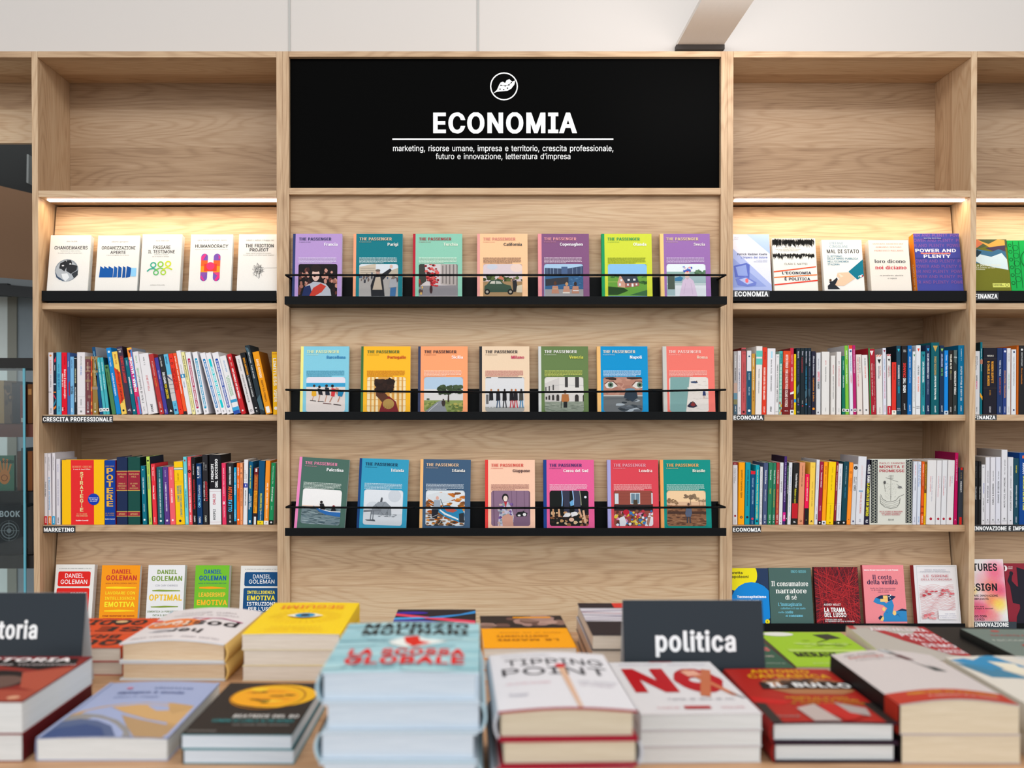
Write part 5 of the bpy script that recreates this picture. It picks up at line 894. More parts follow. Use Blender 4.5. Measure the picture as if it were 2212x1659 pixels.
passenger(1, B_, 320, 789, 74, '67804c', 'd9dad8', 26, 'f4f0ec', 'Venezia', 'e8e45a', 132, 'd4d86a',
 'P 370 430 520 370 520 600 370 605 cfcac6;R 515 360 765 600 ddd9d4;L 3 375 470 520 440 aaa;L 3 520 440 760 448 aaa;R 568 365 596 464 3c3a3a;R 664 365 700 466 3c3a3a;R 742 365 757 466 3c3a3a;R 452 440 464 490 4a4846;R 415 452 426 498 4a4846;R 384 462 394 505 4a4846;R 660 550 696 604 34302e;E 678 552 18 20 34302e;R 735 552 757 600 34302e;E 746 552 12 18 34302e;R 487 548 513 592 3a3634;E 500 550 13 18 3a3634;R 446 550 466 586 3a3634;E 456 550 10 15 3a3634;R 412 552 428 582 3a3634;E 420 552 8 13 3a3634;R 386 554 400 580 3a3634;P 370 600 770 598 770 720 370 720 8c9586;N 378 610 757 700 60 26 2.4 7 6c7768,a9b0a0;E 569 512 12 15 a87860;E 569 500 14 8 5a3026;P 540 530 600 530 606 590 590 606 546 606 532 590 b87440;P 554 600 588 600 586 656 554 656 1e1e20;L 4 532 596 530 662 222',
 'olive green '+MAG+'middle ledge, man wading past arches', bg='ddd9d4')
passenger(1, B_, 872, 1350, 73, '0193cf', 'f4c078', 34, 'f0e4cc', 'Napoli', 'fff', 113, 'd8ecf8',
 'N 940 365 1315 540 40 30 18 3 b88674,a87464,c08f7c;P 985 372 1040 378 1050 396 980 392 3a2620;P 940 372 1020 366 1050 376 1050 392 960 384 3a2620;P 1150 368 1300 366 1315 378 1200 388 1150 380 3a2620;P 940 440 975 412 1020 412 1062 452 1010 474 960 470 ddd6d0;P 1200 452 1236 412 1280 414 1316 440 1300 468 1240 474 ddd6d0;E 997 440 26 26 5e7a66;E 997 440 12 12 141a18;E 1270 440 26 26 5e7a66;E 1270 440 12 12 141a18;L 4 940 432 975 406 1020 404 1064 446 2a1a16;L 4 1196 446 1236 404 1280 404 1316 430 2a1a16;R 930 540 1330 700 6a6e70;R 930 538 1330 548 c8c8c4;L 5 940 575 1320 562 5a5e62;N 1060 580 1310 690 26 44 14 8 39424a,2a3238,aab4bc,586068;P 1130 520 1170 480 1240 500 1250 560 1200 600 1120 560 2c3a48;E 1180 486 46 14 6a8ca0',
 'bright blue '+MAG+'middle ledge, close up of green eyes', bg='b2806e')
passenger(1, B_, 1492, 1977, 72, 'f2786c', 'cdccc6', 36, 'f8dcd4', 'Roma', 'f4dcc8', 101, 'f8d0c4',
 'P 1560 350 1745 350 1698 720 1550 720 7da5a3;L 3 1745 350 1698 720 b8b8b0;N 1730 380 1935 680 60 18 3 4 d4ccc6,ece6e0;P 1750 408 1790 402 1820 416 1800 424 1756 420 3a4a6a;E 1806 406 6 6 5a4030;P 1864 500 1886 500 1890 540 1860 540 2c3c6a;L 4 1872 540 1872 570 c09880;L 3 1878 568 1930 562 aaa;P 1712 640 1748 600 1782 604 1808 640 1770 656 1730 650 2c2c40;E 1766 606 10 12 6a4034;E 1768 626 22 16 8a3030',
 'salmon '+MAG+'middle ledge, people lying on pale paving', bg='e5ddd6')
passenger(2, A_, 150, 622, 128, '4a6b60', 'f08ac0', 26, 'f090b4', 'Palestina', 'fff', 158, 'd8e4dc',
 'R 200 578 590 590 e8c8b4;R 200 588 590 770 76898f;N 205 595 585 750 90 30 4 3 4c6068,9aacb0,56707a,3c5058;P 310 575 372 602 470 622 590 622 590 672 440 656 376 632 2a6cb4;P 310 575 372 598 470 618 590 618 590 626 470 628 372 606 e4e8ec;P 385 600 420 600 428 612 380 608 3a2c2c;E 388 540 13 13 241c1c;P 372 556 408 552 432 600 384 604 1c1c20;E 506 575 12 12 8a2028;P 492 588 520 588 530 618 480 620 1c1c22',
 'dark green '+MAG+'lowest ledge, blue rowing boat at sea', roll=math.radians(3.6), bg='f1efee')
passenger(2, A_, 736, 1200, 115, '319cc0', '123f78', 24, '123c5c', 'Islanda', 'f4f4f0', 122, 'd0e8f0',
 'E 880 560 60 40 d0d6dd;E 1080 460 60 60 ccd2da;R 780 628 1180 760 d2d7dd;P 868 640 875 570 930 520 1000 518 1052 562 1058 645 8c939b;L 3 900 545 980 640 6a7078;L 3 990 520 930 640 6a7078;L 3 1040 560 1000 640 6a7078;P 946 520 952 490 962 472 970 490 966 520 4a4e56;P 795 600 960 590 960 604 795 622 7a8088;L 8 868 604 862 690 6a7078;L 8 888 604 884 694 6a7078;P 812 690 900 686 910 704 830 700 4a5058;N 930 630 1100 660 20 14 4 6 7a8088,9aa0a8;L 8 1018 610 1018 640 6a7078',
 'azure '+MAG+'lowest ledge, grey dome in snow and steam', roll=math.radians(2.0), bg='dfe3e9')
passenger(2, A_, 1325, 1800, 131, '3f5c7a', 'f4bc7c', 28, 'f0c8a0', 'Irlanda', 'f4f0e8', 123, 'ccd8e4',
 'N 1382 440 1760 760 120 30 12 3 c46e22,a85418,d88a38,7a4a28,8a5a2a;P 1395 470 1500 440 1570 450 1660 500 1590 530 1480 540 1400 500 d5dade;N 1382 640 1760 760 40 24 10 8 6a5a52,3c3834,9a7a60;E 1490 495 14 17 dca898;P 1462 515 1515 515 1522 590 1500 610 1452 606 9aa6b4;P 1440 600 1505 600 1490 690 1440 680 20242e;P 1500 590 1560 570 1650 575 1720 590 1748 640 1742 720 1690 716 1560 668 1505 630 2788b8;P 1512 612 1560 650 1690 700 1690 686 1570 636 1516 600 e8ecec;P 1560 596 1640 590 1680 610 1640 630 1580 620 b8584c;P 1695 640 1742 630 1744 724 1700 720 2c3036;L 3 1510 740 1560 660 e0dcd8;L 3 1382 700 1500 650 d8d4d0;L 5 1520 505 1560 600 2a4a5a',
 'steel blue '+MAG+'lowest ledge, man and boat on rusty grass', roll=math.radians(0.7), bg='dde2e6')
passenger(2, A_, 1943, 2412, 105, 'fcccb0', 'e33c38', 28, 'd84a40', 'Giappone', '4c3038', 161, 'a06a64',
 'L 8 2020 395 2030 740 6c5068;L 6 2190 395 2200 620 745870;L 6 2240 395 2236 600 745870;L 6 2310 395 2316 600 745870;L 10 2360 395 2356 740 6c5068;P 2180 640 2380 630 2380 760 2180 760 7c5f78;P 2060 740 2075 620 2100 520 2125 505 2160 505 2190 560 2212 640 2200 740 c9c2d6;N 2070 520 2205 720 60 13 13 4 7a5a9c,c8a8a0,b0b8c8,5c4a84,8a9a9c;E 2132 460 30 36 1c1a1c;E 2134 470 20 26 f0dcd0;P 2120 500 2150 500 2136 560 b83038;P 2100 640 2160 610 2200 640 2210 740 2110 740 d09a88;E 2134 465 3 2 321;P 2230 620 2250 596 2300 592 2340 606 2332 634 2240 640 1e1e22;E 2312 620 16 14 ecebea;P 2296 596 2302 582 2310 594 1e1e22;E 2262 628 14 8 ecebea',
 'pale peach '+MAG+'lowest ledge, seated kimono figure and cat', bg='8b6d86')
passenger(2, B_, 367, 844, 102, 'ea5f98', '17408a', 30, '2c2c6c', 'Corea del Sud', 'fff', 233, 'f8d4e4',
 'P 545 385 612 385 610 600 560 600 34364a;P 640 385 705 385 720 600 660 600 3a3c52;L 9 538 390 544 470 540 540 8ab8e8;L 9 640 390 650 470 648 530 9ac0ec;L 7 706 390 716 460 720 530 a8a888;E 760 454 12 11 e6e4f0;P 612 500 640 480 650 530 620 540 6aa8d8;N 440 600 800 720 60 20 16 5 c09060,8a5a3a,2a1c16,d8b890,1a1414;P 500 545 515 545 525 640 505 640 d8a880;P 448 560 462 560 470 640 450 640 cc9a70;P 690 560 705 560 730 640 712 640 d8a888;P 730 580 748 575 770 700 750 700 e0b090;P 620 600 660 590 680 620 630 640 e4e4e8;P 575 600 615 600 600 640 545 640 dcdce0;E 628 665 24 18 e0b8a0;E 600 620 20 16 e8e6e4;E 665 610 22 18 eceaea',
 'hot pink '+MAG+'lowest ledge, concert crowd with raised hands', bg='0f1412')
passenger(2, B_, 970, 1450, 102, 'dc4452', 'a9a7dc', 32, 'e8a8b8', 'Londra', 'f8ece8', 126, 'f8c8c8',
 'R 1030 385 1430 530 94493d;L 2 1040 420 1420 420 7c3a30;L 2 1040 450 1420 450 7c3a30;L 2 1040 480 1420 480 7c3a30;R 1037 420 1072 518 cdd8de;R 1183 415 1274 520 dfe4e8;R 1190 420 1226 515 6c8494;R 1232 420 1268 515 6c8494;R 1380 415 1415 518 cdd8de;R 1030 525 1430 580 2a2024;P 1212 480 1248 478 1252 530 1210 530 4a3a2c;N 1040 585 1415 725 120 17 15 6 c03444,e4e4ea,2a2a32,e0c040,3a7ab8,8a5a44,5a3428,d87aa0;E 1142 595 30 24 c61f38;P 1325 690 1345 640 1415 635 1430 740 1310 740 e6e4ea;P 1330 700 1345 640 1372 636 1350 730 a87868;P 1075 650 1120 630 1145 690 1130 725 1080 725 dcdde4',
 'red '+MAG+'lowest ledge, street party crowd', bg='94493d')
passenger(2, B_, 1468, 1942, 104, '058f84', 'f4a862', 30, 'f4b060', 'Brasile', 'f4f0e0', 118, 'c8e4dc',
 'R 1520 500 1930 540 dcb492;N 1530 470 1620 540 26 16 10 4 a08060,8a6a4c;N 1690 435 1800 470 22 18 10 5 7a6450,8a7258;L 5 1745 460 1750 530 7a6450;N 1780 465 1905 500 16 14 8 6 a08668,8c7258;L 3 1830 480 1832 540 8a7058;L 3 1868 480 1866 540 8a7058;R 1520 535 1930 760 8e6246;N 1530 545 1910 725 140 22 5 7 6a4430,a87a58,7c5038,5a3a2c;R 1530 590 1910 612 4e342a;E 1728 522 11 13 5a4036;P 1706 545 1752 545 1758 610 1746 640 1704 640 1694 610 59637a;L 12 1716 640 1712 698 3a3c48;L 12 1738 640 1740 698 3a3c48',
 'jade '+MAG+'lowest ledge, man standing on burnt ground', bg='f1cda2')
# ---------------------------------------------------------------- cover-out books of the side bookcases
DY, DL = 0.021, math.radians(10.5)
def zl(x): return 60+x/3.814
def zr(x): return 1560+x/3.393
GA, GB = 'cover out books under the lamps', 'cover out books on the lowest book stops'
def top_left(X0, X1, Yt, th, code, label, **k): return faced(zl(X0), zl(X1), 400+Yt/3.814, DY, ZA, DL, th, k.pop('col', 'e8e5e0'), (X0, Yt, X1), code, label, GA, **k)
def top_right(X0, X1, Yt, th, code, label, **k): return faced(zr(X0), zr(X1), 400+Yt/3.393, DY, ZA, DL, th, k.pop('col', 'e8e5e0'), (X0, Yt, X1), code, label, GA, **k)
def low_left(X0, X1, Yt, th, code, label, **k): return faced(zl(X0), zl(X1), 1140+Yt/3.814, DY, ZB, DL, th, k.pop('col', 'e8e5e0'), (X0, Yt, X1), code, label, GB, **k)
def low_right(X0, X1, Yt, th, code, label, **k): return faced(zr(X0), zr(X1), 1180+Yt/3.393, DY, ZB, DL, th, k.pop('col', 'e8e5e0'), (X0, Yt, X1), code, label, GB, **k)
R_ = random.Random(5)
top_left(150, 487, 425, 0.026, 'T 285 375 484 12 n alex_budak 666;T 188 463 548 28 b CHANGEMAKERS 2c2c30;T 240 405 566 9 n trasformare_la_vostra_carriera, 777;T 222 420 584 9 n la_vostra_comunità_e_il_mondo_intero 777;E 303 730 97 97 8e959c;E 300 735 88 90 aeb4ba;P 245 670 290 645 330 640 345 665 330 700 300 705 285 740 260 720 240 715 26282c;P 300 700 340 680 390 690 385 730 340 760 300 735 2a2c30;P 262 760 310 755 330 790 300 825 275 800 dfe3e6;P 345 760 395 730 398 770 370 800 34383e;P 215 770 260 800 300 828 250 810 44566c;P 210 740 222 790 255 815 230 780 3a4c64;L 3 290 640 300 655 f0f0f0;E 330 675 8 6 e8e8e8;E 270 690 10 6 d8d8dc', 'white book with a black and silver globe, under the lamp strip')
top_left(545, 895, 424, 0.020, 'T 660 797 484 12 n alberto_gangemi 666;T 580 861 546 27 b ORGANIZZAZIONI 2c2c30;T 655 782 584 26 b APERTE 2c2c30;T 626 810 600 8 n il_lavoro_progettato_da_chi_lavora 777;P 580 690 612 712 612 690 648 712 648 690 688 712 688 788 574 788 0f55a2;P 694 690 722 706 722 786 690 788 1a5ba6;P 730 688 758 706 758 786 728 790 12539c;P 768 690 790 704 792 788 766 792 0f4f98;P 800 690 838 706 832 782 796 792 0f4f9a;R 836 706 880 780 8cc8ee', 'white book with a blue saw roof factory, between globe and green loops')
top_left(915, 1245, 418, 0.030, 'T 1030 1138 480 12 n luca_marcolin 777;T 1010 1152 546 28 b PASSARE 2c2c30;T 970 1190 584 26 b IL_TESTIMONE 2c2c30;T 1020 1136 600 8 n continuità_e_sviluppo 777;T 1005 1144 616 8 n per_le_imprese_di_famiglia 777;O 1018 686 26 11 3aa98c;O 1078 680 26 11 8cc63f;O 1140 676 26 11 d0d72c;O 1044 752 24 10 62b86c;O 1104 750 24 10 a8cf38;L 11 970 742 990 722 1020 716 1050 730 34a48c;L 11 1038 730 1075 712 1110 722 7cc050;L 11 1098 728 1130 708 1155 714 1176 726 c4d630;T 1004 1122 862 8 n prefazione_di_alice_pretto 777', 'white book with green ring figures, between factory and letter H')
top_left(1318, 1668, 414, 0.018, 'T 1375 1616 470 12 n gary_hamel_/_michele_zanini 777;T 1358 1632 530 27 b HUMANOCRACY 2c2c30;T 1358 1630 550 8 n imprese_straordinarie_come_le_loro_persone 999;Q 1412 582 1468 820 27 7a55ae;Q 1516 582 1572 820 27 7a55ae;R 1412 640 1468 690 f0642c;R 1516 640 1572 690 f0642c;R 1412 690 1468 744 f6961e;R 1516 690 1572 744 f6961e;P 1440 670 1545 670 1545 735 1440 735 e8402c;E 1492 690 34 34 e83a6c;P 1412 745 1468 745 1440 800 1412 790 8a50a8;P 1516 745 1572 745 1572 790 e0407c;P 1412 612 1440 584 1456 590 1430 640 1412 640 e83c84;P 1572 612 1545 584 1556 600 1560 640 e83c84;P 1572 790 1545 820 1530 812 1560 760 ec2f80;P 1412 790 1440 820 1450 812 1420 770 d43c90', 'white book with a multicoloured letter H on its cover')
def scribble(sh, cx, cy, rx, ry, n, w_, c, seed):
    r = random.Random(seed); p = []
    for i in range(n): a = r.uniform(0, 2*PI); q = r.uniform(.3, 1); p.append((cx+rx*q*math.cos(a), cy+ry*q*math.sin(a)))
    sh.line(p, w_, c)
top_left(1718, 2061, 412, 0.016, 'T 1780 2010 470 12 n robert_i._sutton_/_huggy_rao 777;T 1776 2010 526 27 b THE_FRICTION 2c2c30;T 1812 1968 562 26 b PROJECT 2c2c30;T 1784 1990 582 8 n leader_ispirati_rendono_più_semplici 777;T 1762 2016 598 8 n le_cose_giuste_e_più_difficili_quelle_sbagliate 777;L 2 1940 706 2072 704 999', 'white book with a tangled line scribble, at the end beside the post', fn=lambda sh: [scribble(sh, 1888, 730, 58, 70, 13, 1.6, '444', k) for k in (1, 2, 3, 4)])
# right bookcase, lamp row
top_right(72, 368, 367, 0.018, 'P 58 440 400 790 400 800 58 800 a9b6e4;P 200 367 368 367 368 520 aac0ea;P 58 520 330 770 58 780 8f9fd8;E 86 410 15 20 2f6cc4;T 108 142 396 8 n OSCAR 8a98b8;T 108 138 410 8 n SAGGI 8a98b8;T 127 345 530 15 b Patrick_Radden_Keefe 34384c;T 152 347 554 15 b L’impero_del_dolore 4c64b4;T 265 345 572 7 n La_storia_segreta 8a94b4;T 245 345 584 7 n della_dinastia_Sackler 8a94b4;P 96 612 190 590 214 604 206 710 130 700 102 700 5c6cc0;P 110 622 186 604 196 690 124 688 8ea0dc;P 104 712 180 692 258 740 250 764 190 770 120 760 6c7cc8;P 130 718 182 704 236 740 190 756 b0bce8;Q 176 710 198 742 9 ec6c70', 'pale blue book with an open ring box drawing, beside the post', col='dde0ee')
def flames(sh):
    for y, h, n in ((398, 82, 90), (510, 58, 56)):
        r = random.Random(y)
        for i in range(n):
            x = 388+(i/n)*310; sh.poly([(x+r.uniform(-4, 4), y+r.uniform(-2, 8)), (x+r.uniform(3, 9), y+r.uniform(10, h*.6)), (x+r.uniform(-6, 8), y+h*r.uniform(.5, 1)), (x-r.uniform(2, 8), y+h*r.uniform(.2, .6))], '1e1e1e'); sh.k -= 1
        sh.k += 1
top_right(388, 708, 399, 0.020, 'T 462 560 476 7 n TUTTO_QUELLO 555;T 410 600 487 7 n CHE_NON_VEDIAMO_DELL’ECONOMIA 555;T 430 580 498 7 n E_CHE_NESSUNO_RACCONTA 555;T 470 640 604 14 n CLARA_E._MATTEI 333;P 388 652 700 614 704 622 388 662 e0542c;P 388 696 706 676 706 684 388 704 e8742c;P 388 752 708 718 708 728 388 762 e0402c;T 450 664 676 20 k L’ECONOMIA 23283a;T 466 654 722 20 k È_POLITICA 23283a', 'white book with black flame shapes and red bars', fn=flames, col='ece8e0')
top_right(755, 1050, 409, 0.020, 'T 812 913 446 18 n STEFANO 2a7c94;T 812 944 470 18 n CINGOLANI 2a7c94;T 788 1026 512 27 b MAL_DI_STATO 232328;T 790 898 545 14 b IL_RITORNO 2a7c94;T 790 1016 562 14 b DELLA_MANO_PUBBLICA 2a7c94;T 790 946 584 14 b NELL’ECONOMIA 2a7c94;T 790 878 606 14 b ITALIANA 2a7c94;P 938 655 1050 560 1050 690 1000 716 02748a;P 858 664 940 660 984 708 900 764 838 764 830 740 870 710 850 690 eac4a4;P 860 664 900 690 880 700 f4d8c0;P 1008 690 1040 676 1044 690 1012 704 e8e8e8;R 1012 692 1022 702 2a8a4a;R 1034 682 1044 694 c03030;E 802 720 9 9 5a3a28;P 790 732 818 728 850 700 856 716 830 764 810 764 20242c;P 780 764 800 745 840 760 870 790 780 790 20242c', 'white book with a large hand pinching a tiny man', col='ece9e4')
top_right(1100, 1395, 417, 0.034, 'T 1132 1360 452 12 s GUSTAVO_ZAGREBELSKY d08878;T 1150 1342 478 12 s ARMANDO_SPATARO d08878;T 1138 1356 505 12 s FRANCESCO_PALLANTE d08878;T 1136 1364 594 27 S loro_dicono 4c4c52;T 1138 1368 642 27 S noi_diciamo c8283c;T 1168 1340 694 10 s su_premierato,_giustizia 777;T 1224 1290 716 10 s e_regioni 777', 'cream book lettered in black and red serif, two copies behind', col='e8e0d6')
def power(sh):
    for i, y in enumerate((394, 434, 474, 594, 636, 674, 714, 756)):
        off = (-60, -20, -90, -20, -10, -75, -30, -80)[i]
        for k in (0, 1): sh.text('POWER AND PLENTY', 1440+off+k*330, 1440+off+k*330+310, y, 23, '8a5a9c', 'n')
top_right(1437, 1775, 369, 0.036, 'R 1440 484 1768 560 44489a;Q 1505 398 1650 412 3 3c3f90;T 1512 1640 409 6 b Ronald_Findlay__Kevin_H._O’Rourke dcdcec;T 1442 1742 514 24 k POWER_AND e8e8f0;T 1500 1700 558 24 k PLENTY e8e8f0;R 1480 519 1700 529 e8502c;T 1484 1696 527 6 b Una_storia_economica_del_mondo f8d8c8', 'thick purple book with orange spine and repeated words', col='44489a', side='f08a1c', fn=power, extra=[('u', 'POWER AND PLENTY', 'f8d8a8', 45, 98, .3)])
top_right(1841, 2125, 404, 0.016, 'P 1800 400 2130 400 2130 470 2000 450 1900 480 1800 440 4e5a3c;P 1840 408 1900 400 1960 430 1900 470 1800 440 c8704c;P 1910 410 1990 440 2060 404 2110 410 2110 450 2000 470 d8a44c;P 1840 440 1900 490 1860 530 1800 520 7c3c48;P 1960 470 2110 450 2110 500 2050 510 4a3c54;P 1862 540 1900 480 1950 490 2010 500 2060 480 2110 500 2120 640 2000 600 1900 590 1862 590 3c6c8c;P 1862 560 1920 520 2000 540 2080 510 2115 560 2118 640 2010 620 1920 596 cfe0e4;P 1862 540 1898 486 1934 500 1900 540 16303e;R 1800 650 2140 800 70701f;P 1800 590 1862 590 1920 600 2010 622 2120 644 2130 800 1800 800 6f701e;T 1880 2064 612 16 b La_politica_fiscale e4e4d0;T 1882 2020 628 9 b e_le_politiche_dei_tassi d8d8c0;T 1882 1946 640 8 b d’interesse d8d8c0;Q 1992 742 2118 774 3 d8dc6c;T 1998 2060 754 7 b FONDAZIONE 3a3a20;T 1998 2072 765 7 b PANDORA_CAMPUS 3a3a20;O 2096 756 12 2.4 3a3a20', 'olive book with a mountain collage on the metal stop', col='6e6f1e')
top_right(2128, 2420, 412, 0.016, 'R 2128 412 2420 800 10a84a;O 2146 450 12 4 0c4a24;O 2146 500 14 4 0c4a24;O 2146 560 14 4 0c4a24;O 2146 620 14 4 0c4a24;O 2146 680 14 4 0c4a24;O 2146 740 14 4 0c4a24;O 2185 470 22 3 0c5a28;O 2185 530 22 3 0c5a28;O 2185 590 22 3 0c5a28;O 2185 650 22 3 0c5a28;O 2185 710 22 3 0c5a28;L 3 2168 420 2168 780 0c4a24;L 3 2212 420 2212 780 0c4a24;E 2300 560 70 90 20b85a;O 2300 560 84 4 0c4a24', 'emerald book with banknote scrollwork, cut by the picture edge', col='10a84a')
# lowest book stops
top_t = 'T 224 490 352 7 n LE_STRATEGIE_DEI_LEADER_PER_CAMBIARE_LA_TUA_VITA 444'
low_left(195, 517, 315, 0.026, 'T 222 490 352 7 n LE_STRATEGIE_DEI_LEADER_PER_CAMBIARE_LA_TUA_VITA 444;Q 218 372 487 494 14 e02018;T 276 430 424 34 n DANIEL fff;T 242 462 474 34 n GOLEMAN fff;Q 214 508 485 706 14 e02018;T 330 462 572 26 k ESSERE fff;T 240 462 600 26 k LEADER f8f0e0;Q 214 720 484 860 14 0c2c50', 'white book with two red title panels, half behind a dark card sign')
def gole(sh, x0, x1, c1, c2, bar, l3, big, small):
    m = (x0+x1)/2; w_ = x1-x0
    sh.text('DANIEL', m-w_*.26, m+w_*.26, 387, 34, c1, 'k'); sh.text('GOLEMAN', m-w_*.41, m+w_*.41, 441, 40, c1, 'k')
    for y in (503, 690 if small else 530): pass
low_left(578, 897, 318, 0.020, 'T 664 826 387 33 k DANIEL c8322c;T 618 872 441 38 k GOLEMAN c8322c;T 616 874 472 10 n autore_di_INTELLIGENZA_EMOTIVA 9c3c1c;P 620 498 700 494 870 500 872 508 740 512 626 510 ffe01c;T 620 866 558 24 b LAVORARE_CON ffe028;T 618 870 602 24 b INTELLIGENZA ffe028;T 618 868 658 38 k EMOTIVA ffec2c;P 618 688 740 682 870 688 868 696 720 700 620 698 ffd81c;T 606 870 740 12 b COME_INVENTARE_UN_NUOVO a83018;T 616 850 762 12 b RAPPORTO_CON_IL_LAVORO a83018', 'orange book with hand drawn yellow capitals, second on the lowest stop', col='fa9a0c')
low_left(965, 1270, 318, 0.024, 'T 1042 1206 392 33 k DANIEL 7a9a3c;T 996 1250 448 38 k GOLEMAN 7a9a3c;T 1032 1216 494 14 n CON_CARY_CHERNISS 889;P 1004 526 1060 520 1236 526 1240 534 1100 536 1010 534 8aa03c;T 984 1256 608 46 k OPTIMAL f4c41c;P 1000 658 1120 652 1230 656 1225 664 1080 668 1004 666 8aa03c;T 976 1230 706 14 b DIMENTICA_LA_PERFEZIONE 7a8a5c;T 1022 1190 736 14 b EVITA_IL_BURNOUT 7a8a5c;T 1002 1210 764 14 b E_VIVI_AL_TUO_MEGLIO 7a8a5c', 'white book with green and yellow hand drawn capitals on the lowest stop', col='ecebec')
low_left(1358, 1640, 323, 0.030, 'T 1432 1576 392 32 k DANIEL 1458a0;T 1392 1616 446 36 k GOLEMAN 1458a0;T 1388 1618 476 10 n autore_di_INTELLIGENZA_EMOTIVA 1a5a6c;P 1396 502 1500 498 1616 508 1618 514 1480 518 1396 514 fca41c;T 1394 1614 580 32 k LEADERSHIP fcc43c;T 1382 1632 648 40 k EMOTIVA fcbc2c;P 1390 680 1500 674 1616 682 1500 692 fca41c', 'green book with blue and amber hand drawn capitals on the lowest stop', col='74c02c')
low_left(1735, 2059, 322, 0.018, 'T 1770 2056 354 7 n LE_STRATEGIE_DEI_LEADER_PER_CAMBIARE_LA_TUA_VITA 444;Q 1768 374 2055 490 14 0c4c80;T 1838 1986 426 32 n DANIEL fff;T 1806 2018 468 32 n GOLEMAN fff;Q 1764 504 2055 760 14 0c4c80;T 1796 2026 552 24 k INTELLIGENZA fce83c;T 1796 2028 604 36 k EMOTIVA fce83c;T 1796 2030 648 28 b ISTRUZIONI fff;T 1810 2000 688 28 b PER_L’USO fff', 'white book with two navy title panels beside the post')
low_right(71, 357, 167, 0.014, 'E 140 215 138 120 f2e414;E 230 430 160 162 0a86d8;E 360 250 60 80 263a5c;P 276 167 360 167 360 280 300 270 276 230 263a5c;E 230 430 160 162 0a86d8;T 66 168 210 19 b Loretta 1c1c1c;T 66 212 238 19 b Napoleoni 1c1c1c;T 120 335 384 17 k Tecnocapitalismo fff;T 120 278 408 12 n L’ascesa_dei_nuovi d8ecf8;T 120 300 424 12 n oligarchi_e_la_lotta d8ecf8;E 336 555 17 17 f2e414;T 330 340 560 12 b 4 222', 'blue and yellow circle patterned book behind the politica card', col='24395c')
low_right(362, 675, 165, 0.014, 'T 528 638 200 17 s ENZO_RISSO 7cd0e0;T 378 650 298 36 S Il_consumatore f0f0ec;T 408 636 350 36 S narratore f0f0ec;T 476 560 396 34 S di_sé f0f0ec;T 420 594 442 24 s L’immaginario 7cd0e8;T 438 620 466 14 s collettivo_e_il_suo_ruolo 7cd0e8;T 420 464 494 13 s nelle 7cd0e8;T 470 528 496 20 S scelte 7cd0e8;T 470 490 520 13 s di 7cd0e8;T 496 598 522 20 S consumo 7cd0e8', 'grey green book with white and aqua serif title on the lowest stop', col='4a6762')
def threads(sh):
    r = random.Random(9)
    for i in range(150):
        a = r.choice([(r.uniform(700, 1020), 160, r.uniform(700, 1020), 600), (697, r.uniform(160, 580), 1020, r.uniform(160, 580))])
        sh.line([(a[0], a[1]), ((a[0]+a[2])/2+r.uniform(-40, 40), (a[1]+a[3])/2+r.uniform(-40, 40)), (a[2], a[3])], r.uniform(1, 2.4), r.choice(['c02c34', 'd8383c', 'a0242c', '8c2028'])); sh.k -= 1
    sh.k += 2
low_right(697, 1022, 158, 0.016, 'T 755 880 440 14 b AUDREY_MILLET f4e8e8;T 756 910 486 30 k LA_TRAMA fff;T 756 916 522 30 k DEL_LUSSO fff;T 758 880 546 10 b L’industria_della_moda f4e8e8;T 758 972 558 10 b tra_capitalismo_dei_corpi_e_criminalità f4e8e8', 'dark book covered with tangled red threads on the lowest stop', col='4a1c26', fn=threads, side='3a1418')
low_right(1058, 1362, 145, 0.018, 'T 1068 1322 186 10 S Ginevra_Bersani_Franceschetti_e_Lucile_Peytavin fff;T 1126 1268 250 33 S Il_costo 2c2048;T 1086 1312 286 33 S della_virilità 2c2048;T 1106 1294 320 9 s Quello_che_l’Italia_risparmierebbe 5a3a5c;T 1114 1288 332 9 s se_gli_uomini_si_comportassero 5a3a5c;T 1160 1242 346 9 s come_le_donne 5a3a5c;P 1140 384 1180 366 1240 362 1290 376 1262 400 1230 410 1160 400 1c3054;P 1122 412 1140 384 1180 396 1216 424 1260 396 1272 440 1256 500 1290 480 1340 470 1362 476 1362 556 1186 556 1192 500 1222 460 1190 436 1150 428 2e88c4;P 1290 480 1330 462 1362 470 1362 482 1330 478 1c3054;P 1174 392 1196 392 1196 368 1230 368 1230 414 1174 414 f8cc7c;L 2 1196 392 1230 392 e8a450;E 1196 466 12 15 f8cc7c;E 1272 494 13 18 f8cc7c;E 1176 532 16 20 f8cc7c;P 1150 530 1168 512 1186 516 1162 546 1c3054;E 1240 376 4 4 fff;E 1252 366 5 5 fff;E 1248 388 3 3 fff;L 2 1290 500 1310 520 1a5c94;L 2 1286 512 1306 498 1a5c94;L 2 1212 486 1222 492 1a5c94', 'pink book with a flexed blue arm on the lowest stop', col='f08c94', side='a02c3c')
def sirens(sh):
    r = random.Random(4); cl = sh.cl; sh.cl = (1466, 290, 1722, 545)
    for j in range(26):
        y = 300+j*9.5; sh.line([(1466+i*16, y+9*math.sin(i*.7+j*.35)+r.uniform(-3, 3)) for i in range(17)], 1.6, 'd06a70'); sh.k -= 1
    sh.k += 1; sh.blobs(1470, 330, 1720, 380, 26, 14, 6, ['c0404a', 'd87078'], 3); sh.blobs(1480, 500, 1560, 545, 12, 14, 8, ['d87078', 'e09a9c'], 5)
    sh.rect(1590, 480, 1724, 546, 'e9e6e8'); sh.cl = cl
